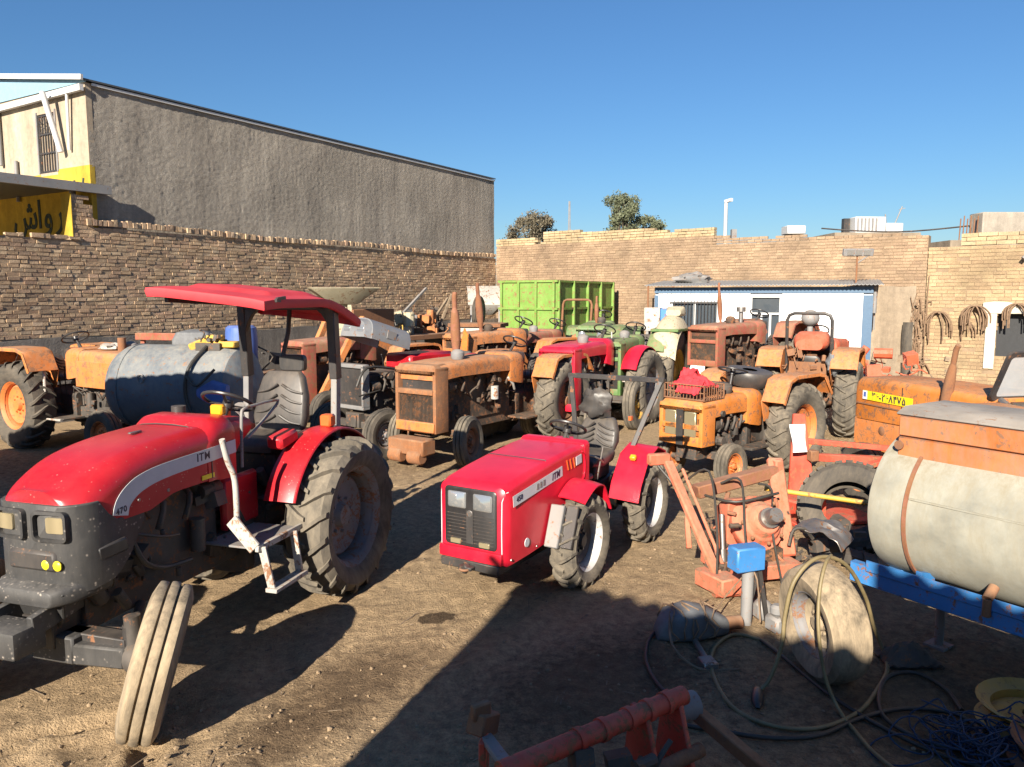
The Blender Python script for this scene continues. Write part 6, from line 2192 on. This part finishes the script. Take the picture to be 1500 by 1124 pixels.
MB().box((.16, .0, .02), (.7, 1.0, .04)).build('skid', M['red_frame'], rfm, bevel=.008)
tg = MB().sheet(lambda u, v: (.04 - .05 * u + .015 * math.sin(u * 5 + v * 3), -.09 + .17 * v, .30 * (u - .5)), 12, 6, .004)
tag(tg.build('paper_tag', M['paper'], None, loc=(3.12, 8.26, .86), rot=(0, -.1, heading(.2, -.98))), 'crinkled white paper tag hanging on the red upright', 'paper')
lw = thing('lying_tyre', 'dark worn tyre leaning under the red frame beside the tank', 'tyre', (3.28, 7.30, .345), 0, None, (math.radians(-38), math.radians(12), math.radians(-35)))
link('casing', tyre_mesh(.46, .26, .26, 'block'), M['tyre_d'], lw)

# ------------------------------------------------------------------ loose wheel with the hose looped over it
lo = thing('muddy_loose_wheel', 'muddy bald wheel standing upright with a hose looped over it', 'wheel', (1.96, 4.64, .36), 0, None, (0, 0, 0))
w_ = wheel(lo, (0, 0, 0), .37, .25, .20, 'bald', M['tyre_mud'], M['rim_grey'], 1, math.radians(100), -.12, name='hub', off=.1, hubmat=M['tyre_mud'])


def hose(name, label, pts, r, mat, k=7, loc=None):
    return tag(MB().tube(pts, r, 8, k=k).build(name, mat, None, smooth=60), label, 'hose')


hose('yellow_hose', 'yellowish rubber hose arching over the muddy wheel and curling on the ground',
     [(1.48, 4.40, .02), (1.56, 4.42, .10), (1.63, 4.44, .30), (1.65, 4.45, .50), (1.70, 4.45, .71), (1.86, 4.52, .82), (2.10, 4.68, .72), (2.32, 4.86, .44), (2.42, 4.92, .2), (2.48, 4.88, .03), (2.40, 4.68, .018), (2.24, 4.46, .018), (2.0, 4.19, .018), (1.70, 4.02, .018), (1.44, 4.05, .018), (1.28, 4.26, .018), (1.28, 4.68, .018), (1.38, 5.0, .018), (1.57, 5.2, .02), (1.74, 5.1, .02), (1.80, 4.86, .02)], .013, M['hose'])
hose('straight_hose', 'thin yellow hose hanging straight down over the muddy wheel to the ground',
     [(1.98, 4.62, .80), (1.88, 4.46, .80), (1.82, 4.38, .66), (1.80, 4.32, .45), (1.83, 4.28, .2), (1.88, 4.2, .04), (1.89, 4.0, .018), (1.92, 3.70, .018), (2.1, 3.3, .018)], .011, M['hose'])
hose('long_ground_hose', 'dark hose lying in flat curves across the shaded ground to the blue net',
     [(.95, 4.05, .02), (1.17, 3.98, .02), (1.41, 3.92, .02), (1.68, 3.95, .02), (1.98, 4.12, .02), (2.3, 4.22, .02), (2.55, 4.15, .02), (2.56, 3.93, .02), (2.35, 3.82, .02), (2.19, 3.93, .02), (2.12, 4.17, .022), (2.32, 4.55, .02), (2.55, 4.65, .02), (2.64, 4.45, .02), (2.6, 4.2, .02)], .013, M['hose_dk'])
hose('crossing_hose', 'dark hose crossing straight under the muddy wheel towards the net',
     [(1.72, 5.15, .02), (1.80, 4.83, .025), (1.90, 4.4, .02), (2.07, 4.0, .02), (2.3, 3.72, .02), (2.7, 3.5, .02)], .012, M['hose_dk'])
hose('short_black_hose', 'short black hose curving from the grey pump towards the red cultivator',
     [(1.11, 5.3, .06), (.96, 5.13, .02), (.88, 4.8, .02), (.90, 4.5, .02), (.97, 4.3, .02)], .014, M['hose_dk'])
tag(MB().sph((0, 0, 0), (.04, .13, .032), 10, 8).build('hose_nozzle', M['blackp'], None, loc=(1.46, 4.33, .03), rot=(0, 0, -.3)), 'black hose nozzle lying in the shaded dirt', 'nozzle')

# blue jack stand with grey leg, pump with hoses, bracket
jk = thing('blue_jack_stand', 'blue topped jack stand with a grey leg beside the gearbox', 'jack stand', (1.72, 5.42, 0), .3)
MB().cyl((0, 0, .0), (.02, .02, .42), .04, .045, n=14).build('leg', M['grey'], jk)
MB().box((.0, .02, .50), (.24, .14, .18)).build('head', M['blue_frame'], jk, bevel=.012)
MB().bar((.08, .0, .50), (.14, -.06, .02), .03, .02).bar((.12, .02, .45), (.05, .05, .1), .03, .03).build('side_strut', M['black'], jk)
MB().box((.16, .03, .08), (.12, .12, .15)).build('foot_block', M['grey'], jk, bevel=.03)
pu = thing('grey_pump', 'grey bundled pump wound with thin wire beside the shade edge', 'pump', (1.25, 5.22, 0), .2)
MB().loft([[(x, a, b) for a, b in rrect(w, h, .05, 3, 0, h + .0)] for (x, w, h) in ((-.24, .06, .05), (-.16, .11, .10), (.0, .13, .115), (.14, .11, .10), (.28, .07, .06))]).build('body', M['bag'], pu, smooth=50)
pw = MB()
r5 = random.Random(3)
for k in range(7):
    x_ = -.15 + k * .05
    pw.tube([(x_ + r5.uniform(-.04, .04), .15 * math.cos(a), .11 + .13 * math.sin(a)) for a in np.linspace(0, 2 * PI, 13)[:-1]], .006, 5, True)
pw.tube([(-.15, -.02, .2), (-.25, -.3, .1), (-.15, -.5, .02), (.1, -.55, .015)], .008, 6, k=4).tube([(.2, .0, .15), (.4, .2, .2), (.55, .1, .4), (.5, -.1, .1)], .006, 6, k=4)
pw.build('wire_winding', M['rope'], pu)
MB().cyl((.0, -.1, .02), (-.06, -.42, .03), .02).box((-.07, -.46, .03), (.10, .12, .05)).build('valve', M['steel'], pu, bevel=.008)
MB().cyl((.28, 0, .07), (.40, 0, .07), .05).build('outlet', M['rust'], pu)
bs = thing('wood_prop', 'short grey block propping the pipe near the jack stand', 'block', (1.95, 5.32, 0), .4)
MB().box((0, 0, .06), (.22, .14, .12)).cyl((-.05, 0, .12), (-.05, 0, .2), .05).build('block_body', M['grey'], bs, bevel=.02)

# crumpled metal scrap under the frame
r6 = random.Random(17)
sc1 = MB()
junk(sc1, (0, 0, .20), (.6, .5, .36), 26, r6, .05, .16)
tag(sc1.build('scrap_heap', M['engine'], None, loc=(2.78, 6.55, 0)), 'greasy heap of scrap machine parts below the leaning tyre', 'scrap heap', kind='stuff')
shm = MB().sheet(lambda u, v: (-.22 + .44 * u, -.13 + .26 * v, .16 * math.sin(u * 2.6) + .05 * noise.noise(V((u * 4, v * 4, 0)))), 14, 10, .006)
tag(shm.build('bent_metal_cover', M['steel'], None, loc=(2.62, 6.35, .34), rot=(.2, .35, -.7)), 'shiny bent metal cover lying on the scrap heap', 'cover')
rod = MB().cyl((2.35, 7.0, .62), (3.2, 6.7, .56), .022)
tag(rod.build('yellow_rod', M['yellow'], None), 'yellow rod reaching from the implement towards the tank', 'rod')

# ------------------------------------------------------------------ red cultivator at the bottom edge
cu = thing('red_cultivator', 'dark red cultivator frame lying in the shade', 'implement', (.46, 3.30, 0), heading(.82, .57))
tb = MB().cyl((-.62, 0, .46), (.46, 0, .46), .046, n=18)
for x_ in (-.22, -.08, .08, .20, .32): tb.cyl((x_, 0, .46), (x_ + .03, 0, .46), .054, n=18)
tb.build('cross_tube', M['red_frame'], cu)
for x_ in (.20, .42):
    MB().plate([(-.05, .02), (.05, .02), (.20, -.46), (-.12, -.46)], frame((x_, .02, .46), (0, -1, 0), (0, 0, 1)), .03).build('tine_plate', M['red_frame'], cu, bevel=.005)
MB().cyl((.15, -.10, .22), (.48, -.10, .22), .035, n=14).build('lower_rod', M['rust'], cu)
MB().cyl((.45, .06, .36), (.58, .03, .36), .07, n=18).build('bearing', M['grey'], cu)
MB().bar((.56, .02, .34), (.75, -.45, .06), .07, .06).build('draw_bar', M['rust'], cu, bevel=.006)
MB().bar((-.55, -.02, .42), (-.42, .42, .34), .06, .03).build('link_arm', M['grey'], cu, bevel=.005)
MB().plate([(-.05, 0), (.06, 0), (.03, -.42), (-.05, -.42)], frame((-.46, .40, .36), (.7, .7, 0), (0, 0, 1)), .03).build('bracket', M['red_frame'], cu, bevel=.005)
MB().box((-.40, .47, .38), (.14, .10, .10), (0, .3, .4)).box((-.42, .46, .45), (.10, .04, .08)).build('clevis', M['rust'], cu, bevel=.008)
junk(MB(), (-.1, -.1, .25), (.6, .2, .3), 14, random.Random(6), .05, .12).build('fittings', M['engine'], cu)

# items in the shade under the tank: rims, blue net, sacks
for (nm, lb, x_, y_, z_, rot_, rm_) in (('yellow_wheel_ring', 'yellow steel rim lying flat in the shade by the blue net', 2.92, 4.02, .09, (PI / 2, 0, .3), 'rim_yellow'), ('rusty_wheel_ring', 'rusty steel rim lying under the first yellow rim', 2.85, 3.62, .07, (PI / 2 + .1, 0, 1.0), 'rust_light')):
    q = thing(nm, lb, 'steel ring', (x_, y_, z_), 0, None, rot_)
    MB().lathe([(.30, -.07), (.275, -.05), (.24, -.03), (.235, .03), (.275, .05), (.30, .07), (.31, .06), (.285, .03), (.25, .02), (.25, -.02), (.285, -.03), (.31, -.06)], 32, None, True).build('barrel', M[rm_], q)
    MB().lathe([(.08, .0), (.16, .012), (.24, -.02), (.24, -.028), (.16, .004), (.08, -.008)], 32, None, True).build('disc', M[rm_], q)
nt_ = MB()
r7 = random.Random(23)
for k in range(60):
    c_ = V((r7.gauss(0, .16), r7.gauss(0, .12), .03 + abs(r7.gauss(0, .05))))
    ax = V((r7.gauss(0, .4), r7.gauss(0, .4), 1)).normalized()
    u_ = ax.orthogonal().normalized()
    v_ = ax.cross(u_)
    rr_ = r7.uniform(.05, .16)
    pts = []
    for i in range(9):
        a_ = 2 * PI * i / 9
        p_ = c_ + u_ * (rr_ * math.cos(a_) * r7.uniform(.7, 1.2)) + v_ * (rr_ * math.sin(a_) * r7.uniform(.6, 1.1))
        p_.z = max(.008, p_.z)
        pts.append(p_)
    nt_.tube(pts, .0045, 5, True, k=3)
tag(nt_.build('blue_net', M['net'], None, loc=(2.50, 3.80, 0)), 'tangled blue net heaped on the shaded ground', 'net', kind='stuff')
sk = MB().sheet(lambda u, v: (-.3 + .6 * u, -.2 + .4 * v, .01 + .11 * math.sin(u * PI) * math.sin(v * PI) + .05 * abs(noise.noise(V((u * 6, v * 6, 3))))), 26, 20, .02)
for p in sk.v: p.x *= .6; p.y *= .6
tag(sk.build('dark_sack', M['engine'], None, loc=(2.62, 4.85, 0)), 'dark limp sack on the ground under the tank', 'sack')

# ------------------------------------------------------------------ blue sprayer tank on the left
bt = thing('blue_sprayer_tank', 'rounded blue grey steel tank trailer standing behind the red canopy tractor', 'tank', (-4.35, 10.15, 0), heading(-.98, .18))
RB = .56
MBt = frame((0, 0, 1.20), (0, 1, 0), (1, 0, 0))
pr = [(0, .98), (RB * .35, .965), (RB * .65, .91), (RB * .86, .82), (RB * .97, .72), (RB, .60), (RB, -.2), (RB + .004, -.24), (RB, -.28), (RB, -.7), (RB * .93, -.85), (RB * .6, -.98), (0, -1.04)]
tkb = MB().lathe(pr, 52, MBt).build('tank', M['blue_tank'], bt, smooth=40)
MB().tube([MBt @ V((RB * 1.005 * math.cos(a), .60, RB * 1.005 * math.sin(a))) for a in np.linspace(0, 2 * PI, 41)[:-1]], .008, 6, True).build('weld_seam', M['blue_tank'], tkb)
MB().tube([(.25 + .045 * math.cos(a), .55, 1.36 + .055 * math.sin(a)) for a in np.linspace(0, 2 * PI, 17)[:-1]], .010, 6, True).build('level_ring', M['grey'], tkb)
fr2 = MB()
for s in (1, -1): fr2.span(-1.0, .9, s * .3 - .03, s * .3 + .03, .40, .50).span(-.7, -.6, s * .3 - .03, s * .3 + .03, .5, .82).span(.5, .6, s * .3 - .03, s * .3 + .03, .5, .82)
fr2.span(-.9, -.8, -.5, .5, .4, .5).span(.6, .7, -.5, .5, .4, .5).bar((.85, .3, .45), (1.25, 0, .42), .06, .06).bar((.85, -.3, .45), (1.25, 0, .42), .06, .06)
fr2.build('frame', M['black'], bt, bevel=.006)
for s in (1, -1): wheel(bt, (-.3, s * .68, .38), .38, .2, .2, 'rib', M['tyre_d'], M['rim_grey'], s)
MB().cyl((-.3, -.66, .38), (-.3, .66, .38), .04).build('axle', M['black'], bt)
MB().box((1.2, 0, .2), (.10, .10, .44)).build('stand', M['black'], bt)
pb_ = MB().box((-.35, .1, 1.80), (.34, .16, .10), (0, .4, .5)).box((-.55, .12, 1.84), (.22, .12, .12)).span(-.85, -.55, .0, .2, 1.74, 1.82)
pb_.build('yellow_pump', M['yellow'], bt, bevel=.015)
junk(MB().span(-.68, -.34, .05, .25, 1.70, 1.80), (-.5, .15, 1.83), (.34, .2, .10), 16, random.Random(3), .04, .08).build('valve_cluster', M['engine'], bt)
MB().tube([(-.5, .25, 1.76), (-.42, .54, 1.5), (-.40, .60, 1.15), (-.55, .60, .8)], .022, 8, k=4).tube([(-.42, .58, 1.4), (-.6, .66, 1.3), (-.8, .58, 1.5)], .018, 8, k=4).build('delivery_hose', M['hose_dk'], bt)
MB().loft([[(x, .55 + a * .3, 1.2 + b) for a, b in rrect(.16, h, .05, 3)] for (x, h) in ((-.95, .10), (-.75, .16), (-.55, .05))]).build('side_locker', M['blue_plastic'], bt)

# dark blue and rust thing at the left frame edge
le = thing('blue_plough_body', 'worn blue and rust plough body at the edge behind the red hood', 'plough', (-3.95, 6.6, 0), heading(.4, -.9))
MB().sheet(lambda u, v: (-.6 + 1.1 * u, .35 * math.sin(v * 1.7) - .1 + .25 * u, .25 + .75 * (1 - u * .75) * v + .05), 14, 10, .02).build('mouldboard', M['blue_tank'], le)
MB().bar((-.5, .1, .05), (.5, .3, .10), .10, .08).bar((-.4, .1, .1), (-.5, .2, .95), .08, .1).build('beam', M['rust_light'], le, bevel=.01)
MB().sheet(lambda u, v: (-.5 + 1.2 * u, .30 + .25 * v, .06 + .5 * v * (1 - .5 * u)), 10, 8, .02).build('share', M['orange_rust'], le)

# ------------------------------------------------------------------ green tipping trailer
gt = thing('green_trailer', 'bright green high sided tipping trailer by the back wall', 'trailer', (1.2, 21.0, 0), heading(.5, .866))
# local: x along the right (shaded) side, -y the bright end facing the camera-left
gl, gw, gz0, gz1 = 3.9, 1.75, 1.2, 2.80
sides = MB()
sides.span(0, gl, -.02, .02, gz0, gz1).span(0, gl, gw - .02, gw + .02, gz0, gz1)
sides.span(-.02, .02, .03, gw - .03, gz0, gz1).span(gl - .02, gl + .02, .03, gw - .03, gz0, gz1).span(0, gl, 0, gw, gz0 - .08, gz0)
sides.build('body', M['green'], gt)
for k in range(5):
    x_ = .05 + k * (gl - .1) / 4
    MB().bar((x_, -.05, gz0 - .05), (x_, -.05, gz1 + .02), .09, .07, (1, 0, 0)).build('side_post', M['green'], gt, bevel=.006)
for k in range(4):
    y_ = .05 + k * (gw - .1) / 3
    MB().bar((-.05, y_, gz0 - .05), (-.05, y_, gz1 + .02), .07, .06, (1, 0, 0)).build('end_post', M['green'], gt, bevel=.006)
rl = MB()
for z_ in (gz0 + .85, gz1):
    rl.bar((-.06, -.045, z_), (gl + .05, -.045, z_), .05, .06).bar((-.045, -.06, z_), (-.045, gw + .05, z_), .05, .06)
rl.build('rail', M['green'], gt)
MB().span(.1, gl - .1, .5, .6, .72, 1.121).span(.1, gl - .1, 1.15, 1.25, .72, 1.121).build('chassis_beam', M['black'], gt)
for s_, y_ in ((-1, .22), (1, 1.53)):
    wheel(gt, (2.1, y_, .42), .42, .24, .24, 'block', M['tyre_d'], M['rim_grey'], s_)
    wheel(gt, (.9, y_, .42), .42, .24, .24, 'block', M['tyre_d'], M['rim_grey'], s_)
for xx in (.9, 2.1): MB().cyl((xx, .2, .42), (xx, 1.55, .42), .05).span(xx - .06, xx + .06, .5, 1.25, .42, .74).build('axle', M['black'], gt)

# white hopper and white van body near the corner
wh = thing('white_hopper', 'white fertiliser hopper with sloped bottom beside the green trailer', 'hopper', (-.68, 22.4, 0), -.25)
MB().loft([[(sx * w_, sy * w_ * .8, z) for sx, sy in ((1, 1), (-1, 1), (-1, -1), (1, -1))] for (w_, z) in ((.12, 1.85), (.5, 2.15), (.52, 2.65), (.54, 2.68))]).build('bin', M['white'], wh, bevel=.01)
for sx in (-1, 1):
    for sy in (-1, 1): MB().bar((sx * .42, sy * .34, -.02), (sx * .42, sy * .34, 2.2), .05, .05).build('leg', M['grey'], wh)
wv = thing('white_cabinet_trailer', 'low white box trailer with a dark lid behind the rusty tractors', 'trailer', (-.85, 19.6, 0), -.22)
MB().span(-.62, .62, -.4, .4, .55, 1.62).build('box', M['white'], wv, bevel=.02)
MB().span(-.68, .68, -.46, .46, 1.625, 1.72).build('lid', M['rust'], wv, bevel=.01)
MB().span(.63, .70, -.3, .3, .6, 1.5).build('side_duct', M['grey'], wv)
for sx in (-.45, .45):
    for s_ in (1, -1): wheel(wv, (sx, s_ * .36, .28), .28, .16, .15, 'rib', M['tyre_d'], M['rim_grey'], s_)
for sx in (-.45, .45): MB().cyl((sx, -.36, .28), (sx, .36, .28), .03).span(sx - .05, sx + .05, -.2, .2, .28, .56).build('axle', M['black'], wv)

# blue water box near the shed, hoop frame
bw = thing('blue_water_box', 'small blue and white water cooler box beside the shed', 'box', (3.55, 18.9, 0), -.3)
MB().span(-.28, .1, -.25, .25, 1.55, 2.12).build('front_panel', M['white'], bw, bevel=.015)
MB().span(.11, .42, -.25, .25, 1.5, 2.1).build('tank', M['blue_frame'], bw, bevel=.015)
for sx in (-.2, .35):
    for sy in (-.2, .2): MB().span(sx - .03, sx + .03, sy - .03, sy + .03, -.02, 1.56).build('leg', M['grey'], bw)
gfm = thing('rusty_goal_frame', 'tall rusty tube frame standing against the back wall', 'frame', (4.1, 23.3, 0), aB)
MB().tube([(0, 0, -.02), (0, 0, 2.72), (.82, 0, 2.72), (.82, 0, -.02)], .03, 8).build('tube_frame', M['rust'], gfm)

# ------------------------------------------------------------------ junk along the left wall
hp = thing('seed_hopper', 'tan wedge shaped seed hopper raised on a post behind the canopy', 'hopper', (-3.75, 17.2, 0), .35)
MB().loft([[(sx * a, sy * b, z) for sx, sy in ((1, 1), (-1, 1), (-1, -1), (1, -1))] for (a, b, z) in ((.28, .18, 2.22), (.72, .42, 2.55), (.74, .44, 2.58))]).build('bin', M['cream'], hp, bevel=.01)
MB().bar((-.3, 0, -.02), (.0, 0, 2.3), .14, .12).bar((.5, .2, -.02), (.1, .1, 2.3), .08, .08).bar((.3, -.3, -.02), (.1, -.1, 2.3), .08, .08).build('stand', M['cream'], hp)
R9 = random.Random(31)
sb = thing('rusty_wagon', 'low rusty flat wagon loaded with scrap below the rough brown wall', 'wagon', (-2.75, 19.3, 0), aL)
MB().span(-2.4, 2.2, -.6, .6, 1.32, 1.44).build('deck', M['rust'], sb, bevel=.01)
MB().span(-2.3, -.9, -.5, .5, 1.44, 2.1).build('side_box', M['rust'], sb, bevel=.01)
for sx in (-1.6, 1.5):
    for s_ in (1, -1):
        wheel(sb, (sx, s_ * .6, .45), .45, .2, .24, 'rib', M['tyre_d'], M['rim_grey'], s_)
    MB().cyl((sx, -.6, .45), (sx, .6, .45), .05).span(sx - .08, sx + .08, -.4, .4, .45, 1.33).build('axle', M['black'], sb)


def wpos(lx, ly): return V((-2.75, 19.3, 0)) + Matrix.Rotation(aL, 3, 'Z') @ V((lx, ly, 0))


items = [(-.6, 'yellow'), (-.1, 'cream'), (.35, 'grey'), (.8, 'rust'), (1.2, 'orange_rust'), (1.7, 'engine')]
desc = {'yellow': 'bent yellow bracket casting', 'cream': 'pale dented casting', 'grey': 'grey gear housing', 'rust': 'rust brown gear housing', 'orange_rust': 'faded orange bracket casting', 'engine': 'black greasy engine part'}
for lx, mn in items:
    mbj = MB()
    junk(mbj, (0, 0, .22), (.42, .5, .5), 12, R9, .10, .30)
    mbj.box((0, 0, .06), (.4, .4, .14))
    p = wpos(lx, R9.uniform(-.2, .2))
    tag(mbj.build('scrap_casting', M[mn], None, bevel=.006, loc=(p.x, p.y, 1.435)), desc[mn] + ' in the scrap on the rusty wagon', 'scrap', 'scrap loaded on the wagon')
for k, (a, b, mn, ds) in enumerate((((1.0, 0, 1.5), (2.1, .1, 2.35), 'twig', 'longer pale timber leaning over the wagon scrap'), ((1.6, .1, 1.45), (2.0, -.1, 2.45), 'twig', 'shorter steeper timber leaning on the wagon scrap'), ((-.2, -.1, 1.9), (1.0, .0, 2.6), 'grey', 'grey steel bar rising from the wagon scrap'))):
    A_, B_ = wpos(a[0], a[1]), wpos(b[0], b[1])
    tag(MB().bar((A_.x, A_.y, a[2]), (B_.x, B_.y, b[2]), .06, .05).build('scrap_bar', M[mn], None), ds, 'bar')
p = wpos(2.35, -.75)
sw_ = thing('discarded_wheel', 'grey spoked scrap wheel leaning at the wagon end', 'wheel', (p.x, p.y, 1.98), 0, None, (0, 0, aL + .3))
wheel(sw_, (0, 0, 0), .42, .16, .28, 'rib', M['tyre_d'], M['rim_grey'], -1, name='hub')
MB().bar((0, 0, -2.0), (0, .0, -.2), .08, .08).build('stand_post', M['rust'], sw_)

brl = thing('blue_barrel', 'dented blue plastic barrel behind the sprayer tank', 'barrel', (-5.0, 14.2, 0), 0)
MB().lathe([(0, 1.86), (.22, 1.86), (.27, 1.82), (.29, 1.6), (.28, 1.35), (.29, 1.1), (.25, 1.0), (0, 1.0)], 28, frame((0, 0, 0), (1, 0, 0), (0, 0, 1))).build('drum', M['blue_plastic'], brl)
MB().span(-.5, .5, -.4, .4, -.02, 1.01).build('crate', M['rust'], brl, bevel=.01)
drm = thing('clear_canister', 'clear grey plastic canister beside the blue barrel', 'canister', (-5.75, 13.9, 0), .2)
MB().loft([[(a, b, z) for a, b in rrect(w_, w_ * .7, .08, 3)] for (w_, z) in ((.30, 1.2), (.34, 1.3), (.34, 1.62), (.28, 1.75), (.08, 1.8))]).build('canister_body', M['bag'], drm, smooth=50)
MB().span(-.4, .4, -.35, .35, -.02, 1.21).build('crate', M['rust'], drm, bevel=.01)
pbm = MB().bar((-7.3, 15.0, 1.62), (-5.9, 14.6, 1.62), .16, .14)
pbm.bar((-7.2, 15.0, 0), (-7.2, 15.0, 1.6), .08, .08).bar((-6.0, 14.6, 0), (-6.0, 14.6, 1.6), .08, .08)
tag(pbm.build('pink_trestle', M['maroon'], None, bevel=.01), 'faded pink beam trestle before the brown wall', 'trestle')
cm = MB()
junk(cm, (0, 0, .7), (5.0, 1.4, 1.2), 90, random.Random(77), .12, .42)
cm.span(-2.4, 2.4, -.5, .5, -.02, .4)
tag(cm.build('machine_scrap', M['engine'], None, bevel=.006, loc=(-4.6, 15.2, 0), rot=(0, 0, .95)), 'jumbled mass of machine scrap between the wall and the tractors', 'scrap', kind='stuff')
cm = MB()
junk(cm, (0, 0, .6), (1.6, 1.1, 1.3), 40, random.Random(78), .08, .30)
cm.span(-.7, .7, -.4, .4, -.02, .3)
tag(cm.build('red_scrap', M['orange_red'], None, bevel=.006, loc=(7.6, 15.9, 0), rot=(0, 0, -.5)), 'heap of red and rusty machine parts by the brick seam', 'scrap', kind='stuff')
cm = MB()
junk(cm, (0, 0, .55), (1.6, 1.0, 1.2), 50, random.Random(79), .06, .22)
tag(cm.build('twig_scrap', M['twig'], None, loc=(8.6, 16.6, 0), rot=(0, 0, -.5)), 'tangle of twigs and thin rusty scrap by the brick seam', 'scrap', kind='stuff')

# ------------------------------------------------------------------ belts, cables and strip on the right wall
WR = Matrix.Translation(P_R) @ Matrix.Rotation(aB, 4, 'Z')
RB_ = random.Random(41)


def hang(name, label, x, z, w, drop, n_, mat, r_=.016, cat='belts'):
    mbh = MB()
    for k in range(n_):
        ww = w * RB_.uniform(.5, 1.1)
        dd = drop * RB_.uniform(.6, 1.1)
        xo = x + RB_.uniform(-.05, .05)
        y0 = -.06 - .02 * k
        mbh.tube([WR @ V(q) for q in ((xo - ww * .5, y0, z - dd), (xo - ww * .48, y0 - .02, z - dd * .4), (xo - ww * .25, y0 - .02, z - .03), (xo, y0 + .01, z), (xo + ww * .25, y0 - .02, z - .04), (xo + ww * .5, y0 - .02, z - dd * .45), (xo + ww * .52, y0, z - dd * RB_.uniform(.7, 1)))], r_, 6, k=4)
    mbh.cyl(WR @ V((x, .1, z - .03)), WR @ V((x, -.2, z - .02)), .015, n=6)
    tag(mbh.build(name, mat, None), label, cat, 'old belts hung on the yellow brick wall')


hang('belt_bundle', 'loose brown belts hanging nearest the dark wall seam', .34, 2.0, .55, .75, 6, M['rope'])
hang('belt_bundle', 'thick knot of brown belts hanging between the seam and the dark opening', 1.12, 2.16, .55, .62, 12, M['rope'])
hang('belt_bundle', 'arch of brown belts hanging above the dark opening', 1.98, 2.22, .52, .55, 7, M['rope'])
hang('belt_bundle', 'black belts hanging on the far side of the dark opening', 2.95, 2.15, .5, .8, 9, M['hose_dk'])
hang('long_belt', 'single long belt looped low beside the opening', .95, 1.75, .35, .5, 2, M['rope'])
vn = MB()
for k in range(26):
    z = RB_.uniform(.3, 2.1)
    a = V((RB_.uniform(-.28, .02), -.08, z))
    pts = [a]
    for _ in range(4):
        a = a + V((RB_.uniform(-.08, .09), RB_.uniform(-.04, .04), RB_.uniform(-.25, .32)))
        a.y = min(a.y, -.05)
        a.z = max(.05, a.z)
        pts.append(a)
    vn.tube([WR @ p for p in pts], RB_.uniform(.010, .022), 6, k=3)
vn.tube([WR @ V((.04, -.06, .0)), WR @ V((.03, -.06, 2.0)), WR @ V((.06, -.06, 2.9))], .012, 6)
tag(vn.build('cable_tangle', M['rope'], None), 'tangle of old cables climbing the seam beside the yellow bricks', 'cables', kind='stuff')
bs_ = MB().sheet(lambda u, v: WR @ V((-.44 + .24 * u + .02 * math.sin(v * 6), -.22 - .06 * math.sin(u * PI), .02 + 1.72 * v)), 8, 20, .03)
tag(bs_.build('black_rubber_strip', M['tyre_d'], None), 'tall black rubber strip standing against the wall seam', 'strip')
